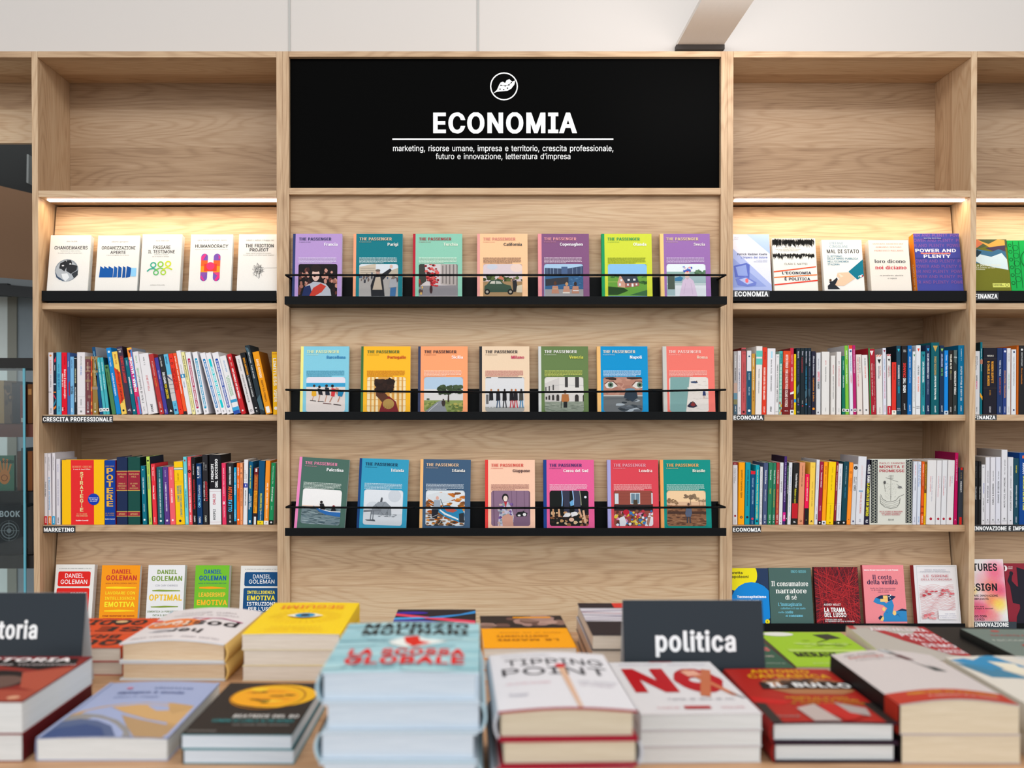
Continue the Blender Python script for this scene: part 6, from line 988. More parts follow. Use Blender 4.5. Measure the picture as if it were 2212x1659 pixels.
low_right(1437, 1757, 150, 0.030, 'L 1.4 1452 160 1452 560 9aa;L 1.4 1742 160 1742 560 9aa;L 1.4 1452 160 1742 160 9aa;T 1512 1666 190 9 n DANIO_MALDUSSI 99a;T 1478 1700 204 9 n FRANCESCO_MERCADANTE 99a;T 1502 1686 240 19 n LE_SIRENE c0505c;T 1480 1710 262 13 n DELL’ECONOMIA c0505c;T 1636 1710 508 5 n COME_I_POTENTI 88a;T 1590 1718 522 5 n CI_INCANTANO_E_CI_ILLUDONO 88a;T 1600 1718 536 5 n IL_POTERE_DELLA_PAROLA 88a', 'white book with a fine red engraving on the lowest stop', col='e9e6e8', side='a82830', fn=sirens)
def glow_cells(sh):
    # soft blurred colour field printed as a fine raster
    spots = ((2035, 200, 70, (232, 64, 104)), (1990, 300, 60, (236, 90, 70)), (1935, 250, 50, (240, 170, 180)), (2060, 330, 60, (226, 40, 84)), (2045, 425, 50, (250, 206, 40)), (1990, 400, 40, (240, 120, 60)), (1870, 470, 70, (224, 40, 88)), (1935, 480, 60, (226, 60, 84)), (1860, 330, 30, (244, 200, 90)), (1990, 520, 50, (240, 120, 120)))
    nx_, ny_ = 30, 50
    for i in range(nx_):
        for j in range(ny_):
            x0, y0 = 1841+264*i/nx_, 104+450*j/ny_; x, y = x0+4, y0+4; w0 = 0.45; c = [234*w0, 232*w0, 232*w0]; tw = w0
            for sx_, sy_, r_, col in spots:
                k_ = math.exp(-((x-sx_)**2+(y-sy_)**2)/(2*(r_*.62)**2)); tw += k_
                for q in range(3): c[q] += col[q]*k_
            c = [int(round(v/tw/9)*9) for v in c]; sh.rect(x0, y0, x0+264/nx_, y0+450/ny_, '%02x%02x%02x' % tuple(min(255, v) for v in c)); sh.k -= 1
    sh.k += 1
low_right(1841, 2105, 102, 0.018, 'T 1804 2056 186 50 k FUTURES 1c1c20;T 1806 1862 260 50 k BY 1c1c20;T 1802 2044 332 50 k DESIGN 1c1c20;T 1782 2044 376 14 b PROGETTARE_INNOVAZIONE 26262a;T 1786 1974 400 14 b NELLA_COMPLESSITÀ 26262a;T 1790 1936 452 8 b Prefazione_di_Eric_Quint 333;T 1790 2000 466 8 b Introduzione_di_Angela_M._Beausoleil 333;T 1790 1950 526 15 b TOMMASO_CORÀ 26262a;T 1800 1930 548 15 b EMANUELLA_FAZIO 26262a', 'white book with blurred pink, red and yellow glow, big black capitals', col='e8e6e6', fn=glow_cells)
low_right(2110, 2420, 132, 0.016, 'E 2110 168 22 22 e8e0e0;P 2104 156 2116 156 2114 182 2106 182 701c28;T 2138 2172 162 7 b OSCAR e8d8d8;T 2138 2170 174 7 b SAGGI e8d8d8;P 2150 200 2166 192 2172 206 2160 230 2156 260 2190 300 2230 310 2240 440 2190 430 2150 420 2140 300 2124 260 201c28;E 2156 206 13 16 201c28;P 2200 160 2260 180 2300 400 2300 600 2160 600 2170 520 2200 460 201c28', 'dark red book with a black raised arm silhouette, cut by the picture edge', col='8c2434')
# ---------------------------------------------------------------- two spine-row books turned face out
def zc7(x): return 60+x/7.54
faced(zc7(560), zc7(1249), 993.7, SPY, S3, 0.0, 0.030, 'fcc008', (560, 405, 1249), 'R 706 405 1080 1500 e62a2c;T 730 1046 532 32 s ROBERT_GREENE e8a878;T 745 1022 566 18 b A_cura_di_Joost_Elffers f4e8e0;'+';'.join('T %d %d %d 56 k %s e8dc98' % (856-(2 if ch != 'I' else -16), 906+(2 if ch != 'I' else -16), 660+i*73, ch) for i, ch in enumerate('STRATEGIE'))+';T 800 968 1296 22 s LE_33_LEGGI e8c890;T 790 980 1328 22 s PER_VINCERE e8c890;T 786 988 1402 22 S Baldini+Castoldi fff;E 1076 1046 95 95 0c3cae;T 998 1150 1030 15 b Dall’autore_de fff;T 1008 1140 1056 15 b “Le_48_leggi fff;T 1018 1136 1082 15 b del_potere” fff',
      'yellow and red book turned cover out among marketing shelf spines', 'upright books on the marketing shelf', hard=True, side='221c3c')
def chain(sh):
    for x in (178, 650):
        sh.rect(x-46, 268, x+44, 1130, '22262c')
        for i in range(22):
            y = 290+i*39; sh.ring(x-12, y, 24, 4.5, 'c9ccbc', 12); sh.k -= 1; sh.ring(x+12, y+19, 24, 4.5, 'c9ccbc', 12); sh.k -= 1
        sh.k += 2
def zh(x): return 1860+x/6.284
faced(zh(116), zh(691), 992.2, SPY, S3, 0.0, 0.020, 'd8d8ce', (116, 262, 691), 'T 246 588 328 24 n PAOLO_ZANNONI b84450;T 246 584 382 36 b MONETA_E b02c3c;T 246 586 438 36 b PROMESSE b02c3c;'
 +';'.join('L 3 %d %d %d %d 333' % q for q in ((400, 480, 400, 830), (330, 510, 500, 570), (300, 560, 330, 700), (480, 600, 560, 660), (370, 480, 440, 480), (365, 500, 440, 500), (370, 520, 435, 520)))
 +';L 4 262 740 290 800 340 830 400 840 470 820 510 770 580 740 333;L 4 258 760 262 860 320 910 400 930 480 915 520 860 526 790 333;L 2 262 800 330 850 420 862 520 820 444;L 2 262 830 330 876 420 890 520 850 444;L 2 270 860 340 900 420 912 510 880 444;N 310 580 480 800 90 2.4 2.4 3 555;E 316 576 14 22 555;E 520 640 26 16 777;T 246 560 978 15 b SETTE_STORIE_DI_BANCHIERI c05460;T 272 538 1000 15 b CHE_HANNO_PLASMATO c05460;T 284 524 1022 15 b IL_MONDO_MODERNO c05460;T 366 440 1092 22 s Rizzoli 555',
      'stone grey book with engraved ship, cover out on lower economia shelf', 'books on the lower economia shelf', hard=True, fn=chain)
# ---------------------------------------------------------------- the display table
TZ = 0.85
root = rooted('table', (0.05, -1.9, 0.0), 'long oak display table covered with stacks of books', 'table')
pbox(root, 'tabletop', -1.35, -2.50, TZ-0.035, 1.45, -1.50, TZ, OAK_T, 0.002)
for x in (-1.25, 1.30):
    for y in (-2.42, -1.62): pbox(root, 'leg', x, y, 0.0, x+0.06, y+0.06, TZ-0.0352, M('2a2a2c'), 0.002)
def flat_book(cx, cy, z, w_, d_, t, rz, col, label, group, code='', fn=None, spine='l', spcol=None, hard=False, pg='w', flip=False, bulge=0.0, edge=None, band=None, spmarks=None, frame=(0, 0, 100, 150)):
    """book lying on its back: w_ across, d_ away from the viewer; spine l, r or n (far side)"""
    if flip: rz += PI
    root = empty('book', (cx, cy, z+0.0002), (0, 0, rz)); tag(root, label, 'book', group)
    T = 0.0024 if hard else 0.0009; g = 0.004 if hard else 0.0006
    c = G(col); sc = G(spcol or col); ec = G(edge) if edge else c
    mb = MB(); n = 10; x0, x1, y0, y1 = -w_/2, w_/2, -d_/2, d_/2
    def top(x): return t+bulge*math.sin(PI*(x-x0)/w_)
    xs = [x0+w_*i/n for i in range(n+1)]
    for xa, xb in zip(xs, xs[1:]):
        za, zb = top(xa), top(xb)
        mb.mesh([(xa, y0, za), (xb, y0, zb), (xb, y1, zb), (xa, y1, za)], [(0, 1, 2, 3)], c)
        mb.mesh([(xa, y0, za-T), (xb, y0, zb-T), (xb, y1, zb-T), (xa, y1, za-T)], [(3, 2, 1, 0)], ec)
        mb.mesh([(xa, y0, za-T), (xb, y0, zb-T), (xb, y0, zb), (xa, y0, za)], [(0, 1, 2, 3)], ec)
        mb.mesh([(xa, y1, za-T), (xb, y1, zb-T), (xb, y1, zb), (xa, y1, za)], [(3, 2, 1, 0)], ec)
    mb.box(x0, y0, 0, x1, y1, T, ec)
    sx = x0 if spine == 'l' else x1; s_ = 1 if spine == 'l' else -1
    prof = []
    m = 7
    for i in range(m+1):
        a = PI*i/m; bow = (t*0.16 if hard else 0.0006)
        prof.append((sx-s_*(bow*math.sin(a)), t*i/m))
    inner = [(sx+s_*T-s_*(bow*math.sin(PI*i/m))*0.9, t*i/m) for i in range(m+1)]
    P = prof+inner[::-1]; k = len(P)
    V = [(p[0], y0, p[1]) for p in P]+[(p[0], y1, p[1]) for p in P]
    F = [(i, (i+1) % k, k+(i+1) % k, k+i) for i in range(k)]
    F += [(i, i+1, k-2-i, k-1-i) for i in range(m)]+[(k+i, k+i+1, 2*k-2-i, 2*k-1-i) for i in range(m)]
    mb.mesh(V, F, sc, False)
    s = w_/(frame[2]-frame[0]); sv = d_/(frame[3]-frame[1])
    class TopSheet(Sheet):
        def p(q, x, y):
            v = Sheet.p(q, x, y); v.z += bulge*math.sin(PI*min(1, max(0, (v.x-x0)/w_))) ; return v
    sh = TopSheet(mb, (x0, y1, t+0.0002), (s, 0, 0), (0, -sv, 0), (0, 0, 1), frame[0], frame[1]); sh.cl = frame
    if fn: fn(sh)
    sh.draw(code)
    if spmarks:
        sp = Sheet(mb, (sx-s_*(t*0.16+0.0004 if hard else 0.0012), y1 if s_ < 0 else y1, t), (0, 0, -t/100), (0, -d_/100, 0), (-s_, 0, 0))
        sp.draw(spmarks)
    mb.build('cover', root)
    mb = MB()
    nb = 8; X0, X1 = (x0+T+0.0006, x1-g-0.0004) if spine == 'l' else (x0+g+0.0004, x1-T-0.0006)
    Y0, Y1 = y0+g, y1-g; m_ = PG[pg]
    xs = [X0+(X1-X0)*i/nb for i in range(nb+1)]; tops = [top(x)-T-0.0004 for x in xs]
    fore = X1 if spine == 'l' else X0
    V = []; 
    for x, zt in zip(xs, tops): V += [(x, Y0, T+0.0003), (x, Y0, zt), (x, Y1, zt), (x, Y1, T+0.0003)]
    F = [(0, 3, 2, 1), (4*nb, 4*nb+1, 4*nb+2, 4*nb+3)]
    for i in range(nb):
        a, b = 4*i, 4*i+4
        for q in ((0, 1), (1, 2), (2, 3), (3, 0)): F.append((a+q[0], a+q[1], b+q[1], b+q[0]))
    mb.mesh(V, F, m_); mb.build('page_block', root)
    if band:
        b0, b1, bc, bart = band; mb = MB(); e = 0.0006
        ya, yb = y1-d_*b1/100, y1-d_*b0/100
        for xa, xb in zip([x0+w_*i/n for i in range(n)], [x0+w_*(i+1)/n for i in range(n)]):
            mb.mesh([(xa, ya, top(xa)+e), (xb, ya, top(xb)+e), (xb, yb, top(xb)+e), (xa, yb, top(xa)+e)], [(0, 1, 2, 3)], G(bc))
        mb.box(sx-s_*e-0.0002, ya, 0.0, sx-s_*e+0.0002, yb, t+e, G(bc))
        s2 = TopSheet(mb, (x0, y1, t+e+0.0002), (s, 0, 0), (0, -sv, 0), (0, 0, 1), frame[0], frame[1]); s2.draw(bart)
        mb.build('paper_band', root)
    return root
def pile(name, x0, x1, yf, yb_, rz, ts, pars, labels, jit=0.002, seed=0):
    """ts: thicknesses from the bottom up"""
    r = random.Random(seed); z = TZ; n = len(ts)
    for i, t in enumerate(ts):
        p = dict(pars); top = i == n-1
        if not top: p['code'] = ''; p['fn'] = None; p['bulge'] = 0.0
        if p.get('alt') and (n-1-i) % 2: p['spine'] = 'r' if p.get('spine', 'l') == 'l' else 'l'
        p.pop('alt', None); ja = 0 if top else r.uniform(-jit, jit); jr = 0 if top else r.uniform(-.012, .012)
        if p.get('low') and not top: p['band'] = None
        p.pop('low', None)
        col = p.pop('col'); lab = labels[i] if isinstance(labels, list) else labels
        flat_book((x0+x1)/2+ja, (yf+yb_)/2+(0 if top else abs(ja)), z, x1-x0, yb_-yf, t, math.radians(rz)+jr, col, lab, name, **p)
        z += t+0.0004
    return z
def Yd(zdist): return zdist-DIST
def order(base, n, under=None):
    """labels of a pile from the bottom up; the topmost gets the full description"""
    pos = {2: ['bottom'], 3: ['bottom', 'middle'], 4: ['bottom', 'second from the table', 'third from the table'], 5: ['bottom', 'second from the table', 'middle', 'second from the top']}[n]
    return ['%s copy in the pile of %s' % (p, under) for p in pos]+[base]
# the front line of piles
pile('red and black history books', -0.673, -0.529, Yd(1.152), Yd(1.362), 0, [.0325, .0380], dict(col='8c2420', spcol='5c1418', hard=False, pg='w', alt=True,
  code='R 0 0 100 150 8c2a22;P 0 0 100 0 100 12 60 30 0 20 7a1a20;P 10 14 90 8 96 30 70 50 40 40 16 30 161214;E 40 86 38 34 1c1618;E 52 92 20 22 6a5048;P 60 60 100 40 100 120 80 110 b0503c;T 6 86 20 13 k STORIA f4ecec;T 14 96 34 5 n delle_rivoluzioni e8dcdc;R 0 118 100 150 a84a38;E 88 140 5 5 d8a080'), ['dark red book beneath the red and black portrait book', 'thick red and black portrait book, beside the storia card'], seed=1)
pile('blue landscape art book', -0.516, -0.362, Yd(1.157), Yd(1.392), 0, [.0262], dict(col='a3aed2', pg='w', bulge=.0025,
  fn=lambda sh: (sh.poly([(0, 98), (8, 84), (20, 74), (36, 67), (55, 63), (78, 64), (100, 70), (100, 150), (0, 150)], 'c49c68'), sh.poly([(30, 76), (50, 70), (80, 70), (100, 78), (100, 118), (70, 108), (46, 92)], 'd0a670'), sh.poly([(46, 98), (66, 110), (100, 124), (100, 150), (74, 150), (60, 126)], 'b6946c'), sh.poly([(0, 98), (14, 92), (30, 98), (48, 112), (62, 130), (72, 150), (0, 150)], '94908e'), sh.poly([(0, 112), (16, 106), (32, 112), (48, 126), (60, 150), (0, 150)], '56658a'), sh.poly([(6, 128), (26, 120), (42, 130), (52, 150), (0, 150)], '3c5080')),
  code='R 0 143 100 150 a3aed2;R 97 0 100 150 a3aed2;R 0 0 3 150 a3aed2;T 48 82 24 5 n donne 5a6c9c;T 20 78 38 6 b dipingere_il_mondo 4a5c90;T 22 60 50 4 n pittrici_in_viaggio 6a7aa8;E 26 22 3 2.4 d87088'), ['pale blue book with a golden dune painting, lying alone'])
pile('dark books with a yellow sphere', -0.342, -0.213, Yd(1.145), Yd(1.362), -1, [.0172, .0172], dict(col='2a2422', pg='b', edge='3c8c98', spcol='17262a',
  fn=lambda sh: (sh.ell(58, 42, 42, 36, 'f0b41c', 28), sh.ell(50, 48, 34, 28, 'f4a81c', 24), sh.blobs(26, 22, 80, 60, 10, 10, 4, ['f8cc2c', 'e89818', 'f8d040'], 4), sh.ring(52, 46, 38, 2, 'b87818'), sh.blobs(30, 24, 50, 34, 5, 6, 2, ['8a6418', '6c5014'], 8), sh.blobs(56, 40, 76, 46, 5, 6, 1.6, ['8a6418', '6c5014'], 9), sh.blobs(34, 54, 54, 66, 6, 6, 2, ['7a5a18'], 2)),
  code='T 34 96 108 8 k BEATRICE_DEL_BO d8d4d0;T 18 94 120 7 b UOMINI_DI_LUNA_E_ALTRI_MONDI 2f8c90;T 40 92 129 3.6 n una_storia_delle_emozioni a8a4a0;T 4 30 145 3 n EDIZIONI a8a4a0'), ['lower copy of the dark book with a yellow moon face', 'dark book with a yellow moon face, topmost of two'])
pile('pale blue thick books', -0.157, 0.0015, Yd(.985), Yd(1.212), 0, [.0292, .0292, .0292, .0295, .0300], dict(col='a4cdd6', pg='b', hard=True, edge='d3e3f0', spcol='b9d6e2', alt=True, bulge=.0015,
  fn=lambda sh: sh.blobs(0, 0, 100, 150, 60, 22, 7, ['a8d0d8', '9cc8d2', 'b0d6dc', '94c2cc'], 6),
  code='T 14 92 23 17 k MAURIZIO 1e2226;T 14 92 44 16 k MOLINARI 221c18;P 36 66 44 58 54 50 62 60 78 66 60 82 48 86 38 76 e8ece8;P 46 54 56 50 58 66 66 72 54 84 48 72 d8281c;L 1.4 20 62 40 68 7a9aa8;L 1.4 70 60 88 56 7a9aa8;T 12 90 108 17 k LA_SCOSSA e01c1c;T 12 90 132 19 k GLOBALE e01c1c;T 12 88 141 4 n la_guerra_per_il_nuovo_ordine 6a98a4'), order('thick pale blue book with big black and red capitals, topmost', 5, 'thick pale blue books'), seed=4)
pile('white hardbacks with red boards', 0.0165, 0.1555, Yd(.985), Yd(1.210), 1.6, [.0270, .0270, .0270, .0285], dict(col='dddbe0', pg='y', hard=True, edge='a81c34', spcol='c8ccd4', bulge=.004, alt=True,
  code='T 10 52 14 8 n MALCOLM_GLADWELL c8c8cc;T 12 94 40 18 n TIPPING 24242e;T 8 94 68 20 n POINT 24242e;P 54 44 60 44 61 150 58 150 d8b094;E 57 44 4.4 6 d0142c;T 10 44 92 4 n UN_ALTRO_SGUARDO d8a0ac;T 66 96 90 4 n sulle_epidemie a8a8b4;T 66 92 98 4 n d’oggi b8a8b4;T 10 24 120 5 n Saggi 9a9aac'), order('white hardback with a matchstick drawing and red boards, topmost', 4, 'white hardbacks with red boards'), seed=2)
pile('white books with a red word', 0.184, 0.3265, Yd(1.149), Yd(1.385), 1.5, [.0188, .0188, .0192], dict(col='dad7da', pg='w', spcol='ccc8cc',
  code='T 8 50 12 4 n AMERICA_IMPERO b8b4c4;T 56 92 12 4 n senza_fine b8b4c4;R 40 0 62 1.4 b82030;T 8 92 92 64 k NO_ b0141c;T 8 47 92 66 k N b4101a;O 72 60 22 14 b4101a;P 64 30 70 26 96 106 90 104 c87450;P 84 26 92 30 70 108 62 104 c06c48;P 62 34 76 30 80 44 66 50 e0a48c;L 1.6 90 96 98 112 555;T 32 88 116 4.6 n l’arte_di_dire_di_no 8a8690;R 40 132 62 139 b4242c;T 18 36 138 3.6 n LUCA c86874;T 70 90 138 3.6 n VOLPE c86874'), order('white book with giant red word no, topmost of three', 3, 'white books with a giant red word'), seed=3)
pile('red and black biographies', 0.342, 0.4865, Yd(1.149), Yd(1.385), -0.5, [.0232, .0240], dict(col='a82018', pg='w', hard=True, edge='2c1c2c', spcol='8c1c18', bulge=.001,
  code='R 0 100 100 150 2c2624;P 0 84 34 100 20 108 0 100 c01818;T 22 78 15 10 k ANTONIO d89c14;T 16 92 31 11 k CAPRARICA d89c14;P 24 40 40 34 76 34 96 42 98 70 84 80 40 80 26 66 a8704a;N 30 36 94 48 16 8 4 3 6a4a38,a87850,3a2a24;P 20 45 104 43 103 64 18 65 1a1416;T 26 100 60 12 k IL_BULLO f0f0f0;T 30 84 92 4 b indagine_su_un_uomo d0a81c;T 34 90 99 4 b che_voleva_il_mondo d0a81c;T 30 92 107 4 b e_sulla_sua_corte b09018;P 30 118 48 108 56 150 34 150 b8a8a4;P 50 108 64 106 78 140 60 150 52 130 b81c18;P 66 104 88 118 84 138 70 130 a89c9a;T 8 26 140 4 n Saggi 8a8682'), ['lower copy of the red and black biography', 'red and black biography with gold and white capitals, topmost'])
pile('white novels with a red paper band', 0.4895, 0.628, Yd(1.147), Yd(1.384), -1.0, [.0335, .0340], dict(col='cdc4c3', pg='y', spcol='1a1618', bulge=.007, hard=False, low=True,
  code='T 8 40 14 5 n JON_FOSSE 8a8284;T 10 44 22 6 b Settologia c88078;T 14 56 30 4 n romanzo a89c9c;P 48 0 55 0 84 64 72 66 3c4444;P 54 16 62 18 68 34 60 34 5a2830;P 46 0 53 0 57 10 51 11 b8bcc0',
  band=(82, 99.5, 'b83424', 'T 16 92 133 5 b PREMIO_NOBEL_PER_LA_LETTERATURA e0a838;T 30 88 141 3.6 n il_capolavoro_di_un_maestro f0d0c0')), ['lower copy of the white novel, without any band', 'white novel with black spine and a red paper band'], seed=6)
pile('cream and blue art books', 0.648, 0.792, Yd(1.155), Yd(1.384), -2, [.030, .0335], dict(col='d8d2c8', pg='w', bulge=.003,
  code='P 0 10 40 0 70 6 100 20 100 60 50 40 20 50 2c88b8;P 0 20 26 40 40 80 10 70 3c7c9c;P 50 60 90 70 100 120 60 100 2474b0;P 30 20 50 30 46 70 34 60 e4dcc8;T 10 80 140 8 b IL_MARE 2c5c88'), ['lower copy of the cream and blue shaped cover book', 'cream book with blue wave shapes, cut by the picture edge'])
# the far line
pile('orange books', -0.697, -0.5505, Yd(1.53), Yd(1.747), 0, [.0212, .0214], dict(col='e4501e', pg='c', flip=True, edge='c03838',
  code='T 10 90 36 26 b QUEI a82c10;T 8 92 36 24 k QUEI 2a2422;T 20 84 60 16 k BRAVI 2a2422;R 0 68 100 70 f08060;T 8 86 100 22 k SET 2a2422;T 14 92 138 26 k GODII 2a2422;E 44 128 12 10 2a2422;E 44 128 7 6 e8c088'), ['lower copy of the orange book with black capitals', 'orange book with black capitals turned away from the viewer'])
pile('white positive thinking books', -0.540, -0.3785, Yd(1.50), Yd(1.742), -1.5, [.0275, .0280], dict(col='e8e0e0', pg='t', flip=True, hard=True, edge='dfe4ea', spcol='e8c070', bulge=.007,
  code='R 0 138 100 150 3490b4;T 10 46 16 6 n FELICIA_VERDI b0a8ac;T 54 94 16 6 n ANDREA_MORI b0a8ac;E 72 38 14 6 d8d4d8;E 72 38 10 3 8a868c;T 34 66 46 16 b her 1e1c24;E 72 72 26 22 f0823c;P 50 80 100 90 100 98 40 94 e85048;T 8 60 80 20 b posi 1e1c24;T 56 92 80 20 b tive f8d8c0;L 2.4 6 86 30 96 60 94 b82078;T 16 84 112 6 n vivere_in_positivo b8b0b4;T 22 80 124 6 n ogni_giorno b8b0b4'), ['lower copy of the white book with an orange sun', 'white book with orange sun and blue far edge, turned away'], seed=8)
pile('yellow novels', -0.3575, -0.2085, Yd(1.50), Yd(1.745), 0, [.0228, .0232, .0236], dict(col='fbd41c', pg='c', flip=True, bulge=.001, edge='f3ead0',
  fn=lambda sh: [sh.line([(50+24*math.cos(a), 76+18*math.sin(a)), (50+40*math.cos(a), 76+34*math.sin(a))], .7, 'e8b818') for a in [i*PI/16 for i in range(32)]],
  code='T 14 86 128 15 n SEGUIMI f07838;P 30 76 40 68 50 65 60 68 70 76 60 84 50 87 40 84 f4f0dc;E 50 76 11 10 1c90c4;E 50 76 5 5 3a2a20;T 24 76 26 6 n romanzo e8b818;T 20 80 14 5 n CHIARA_ROSSI e8b818'), order('yellow novel with a wide open eye, topmost of three', 3, 'yellow novels with an eye'), seed=5)
pile('small dark neon books', -0.147, -0.005, Yd(1.61), Yd(1.82), 0, [.0215, .0220], dict(col='221e26', pg='w', flip=True,
  code='P 0 60 40 80 100 110 100 124 60 104 0 80 e84060;P 40 70 100 74 100 90 60 84 3c2c9c;P 100 96 60 100 20 118 0 140 0 124 40 96 3090d8;E 80 126 20 8 3c28a0;P 60 90 100 84 100 96 70 100 48a8e8;T 14 90 50 9 k NELL’UNIVERSO e8dce4;T 24 80 34 8 k DELLA_MENTE e8dce4'), ['lower copy of the dark neon book', 'dark book with neon pink and blue waves, behind the pale blue pile'])
pile('orange photograph books', 0.0055, 0.1465, Yd(1.496), Yd(1.728), 1.5, [.0168, .0168, .0168], dict(col='fba602', pg='c', flip=True,
  fn=lambda sh: (sh.rect(0, 86, 100, 150, '2c2422'), sh.blobs(4, 98, 98, 140, 16, 13, 14, ['8c6c60', 'a8847a', '6a4c44', 'b89488'], 11), sh.rect(0, 88, 100, 92, '3a2c28')),
  code='R 14 136 60 142 f8a000;T 16 84 36 8 k LE_MADRI b87008;T 26 84 52 7 k COSTITUENTI b87008;T 10 80 66 5 n storia_di_tre_donne c88010'), order('orange book with an old group photograph, topmost of three', 3, 'orange photograph books'), seed=7)
pile('black and red war books', 0.174, 0.322, Yd(1.505), Yd(1.75), -0.5, [.0222, .0225, .0228], dict(col='d8d2da', pg='c', flip=True, edge='26222c',
  code='R 0 0 100 60 2a2226;T 10 60 26 6 n storia c04838;L 2 0 66 50 72 100 64 8a8498;L 1.6 0 76 60 82 100 74 a49cb4;L 2 0 88 40 84 100 90 8a84a0;L 1.4 0 100 60 96 100 102 b04858;L 2 0 110 50 114 100 106 948cac;R 0 124 100 150 2a2226;R 0 124 60 150 d8382c'), order('black, white and red sketched book behind the politica card', 3, 'black and red sketched books'), seed=9)
pile('dark green novel', 0.425, 0.478, Yd(1.50), Yd(1.70), 0, [.0195], dict(col='2f5a48', pg='w', spcol='26483a', code='T 8 92 70 24 b rose e06a70;T 10 80 100 8 n romanzo e8d0c8;T 20 90 132 5 n editore a8b8a8'), ['dark green book with coral lettering between card and lime book'])
pile('lime green book', 0.4835, 0.6285, Yd(1.50), Yd(1.735), -1.5, [.0212], dict(col='9cc62a', pg='c', spcol='8a7c6c',
  fn=lambda sh: sh.blobs(20, 40, 90, 76, 18, 6, 3, ['86ac28', 'b8d860', '7a9a2c'], 12),
  code='E 22 12 18 10 e4e6dc;P 62 14 82 10 90 30 70 36 33342c;L 1.4 56 50 74 36 44482c;T 30 88 60 7 n storie_di_mondi c8dc90;R 12 82 96 92 b8d468;T 14 60 112 16 k MERAVI 26281c;T 50 92 128 16 k GLIA 26281c;T 22 84 141 5 n parole_inventate c8dc90'), ['lime green book with a small black book drawing'])
pile('red and grey lettered book', 0.636, 0.768, Yd(1.50), Yd(1.74), -5, [.0300], dict(col='b9b2aa', pg='c', spcol='e8dcc8', bulge=.001,
  fn=lambda sh: (sh.rect(0, 0, 100, 16, 'b02830'), sh.poly([(24, 14), (100, 14), (100, 132), (78, 126), (46, 70)], 'b02830')),
  code='T 24 96 24 14 k AMBIVALENZA e8dce0;T 52 98 50 14 k POTERI e8dce0;T 58 100 70 14 k DIRITTI e8dce0;P 50 56 74 50 80 76 60 90 a82c34;T 62 100 96 14 k DEMO e0d0d4;T 70 100 120 14 k CRAZIA e0d0d4;T 10 90 10 6 n GIOVANNI_BIANCHI e8a8a8'), ['thick red and grey book with tilted white capitals'])
pile('black and grey green books', 0.778, 0.925, Yd(1.50), Yd(1.815), -1, [.0125], dict(col='1c1a1a', pg='c', spcol='1a1818', hard=True), ['thin black book beneath the grey green one'])
flat_book(0.915, Yd(1.62), TZ+0.0130, 0.150, 0.235, 0.0130, math.radians(-2), '71807a', 'grey green book with red lettering, on the thin black book', 'black and grey green books', pg='w', spcol='2a2c2a',
  code='E 34 12 5 4 b84848;T 20 80 36 7 n MARGARET b05858;T 10 96 60 9 n racconti_perduti c8ccc4;T 30 92 86 12 k CITTÀ a83a3a;T 50 92 112 8 n romanzo c8ccc4')
# folded card signs
def card(cx, cy, word, tx0, tx1, base, cap, label, wd=0.2, hh=0.137):
    root = rooted('card_sign', (cx, cy, TZ), label, 'sign', 'folded card signs on the table')
    a = math.radians(11); dy = hh*math.tan(a); t = 0.0011
    mb = MB(); navy = M('1f2932', 0.45, 0.25); white = M('d8dce0', 0.6)
    def plate(y_bot, y_top, m, front):
        V = [(-wd/2, y_bot, 0.0003), (wd/2, y_bot, 0.0003), (wd/2, y_top, hh), (-wd/2, y_top, hh)]; o = t
        W_ = [(x, y+o, z) for x, y, z in V]
        mb.mesh(V+W_, [(0, 1, 2, 3), (7, 6, 5, 4), (0, 4, 5, 1), (1, 5, 6, 2), (2, 6, 7, 3), (3, 7, 4, 0)], m)
    plate(0, dy, navy, True); mb.build('front_panel', root)
    mb = MB(); plate(2*dy+t, dy+t, white, False); mb.build('back_panel', root)
    mb = MB(); s = wd/305.0; L = hh/math.cos(a)
    sh = Sheet(mb, (-wd/2, dy, hh), (s, 0, 0), (0, -math.sin(a)*s, -math.cos(a)*s), (0, -math.cos(a), math.sin(a))); sh.k = 6
    sh.text(word, tx0, tx1, base, cap, 'f4f6f8', 'k'); mb.build('lettering', root)
card((1350+1655-2*CX)/2/2150*1.405, Yd(1.397), 'politica', 69, 243, 108, 41, 'navy folded card reading politica between the piles')
card((-118+181-2*CX)/2/2150*1.47, Yd(1.455), 'storia', 92, 201, 101, 38, 'navy folded card cut by the picture edge, reading toria')
# ---------------------------------------------------------------- the glazed room seen past the first upright
FYB = 1.25
def fp(px, py, Y=FYB): return on_y(px, py, Y)
def fbox(name, x0, y0, x1, y1, Y, d, m, root=None):
    a, b = fp(x0, y1, Y), fp(x1, y0, Y); mb = MB(); mb.box(a.x, Y, a.z, b.x, Y+d, b.z, m)
    return part(mb, name, root, 0) if root else mb.build(name)
o = fbox('wall_left', -260, 560, 140, 300, 2.6, 0.06, M('8a6a50', 0.7)); o2 = None
bpy.data.objects.remove(o)
mb = MB()
def q3(pts, Y, m, d=0.05):
    P = [fp(x, y, Y) for x, y in pts]; n = len(P); mb.mesh([(p.x, Y, p.z) for p in P]+[(p.x, Y+d, p.z) for p in P], [tuple(range(n)), tuple(range(2*n-1, n-1, -1))]+[(i, i+n, (i+1) % n+n, (i+1) % n) for i in range(n)], m)
q3([(-300, 330), (-300, 590), (150, 640), (150, 437)], 2.6, M('a07a5c', 0.7)); struct(mb.build('wall_left'))
mb = MB(); q3([(-300, 190), (-300, 330), (150, 437), (150, 200)], 2.7, M('2b2d2c', 0.5)); struct(mb.build('ceiling'))
mb = MB(); q3([(58, 333), (62, 334), (61, 396), (57, 394)], 2.65, M('a8acaa', 0.5)); struct(mb.build('trim_5'))
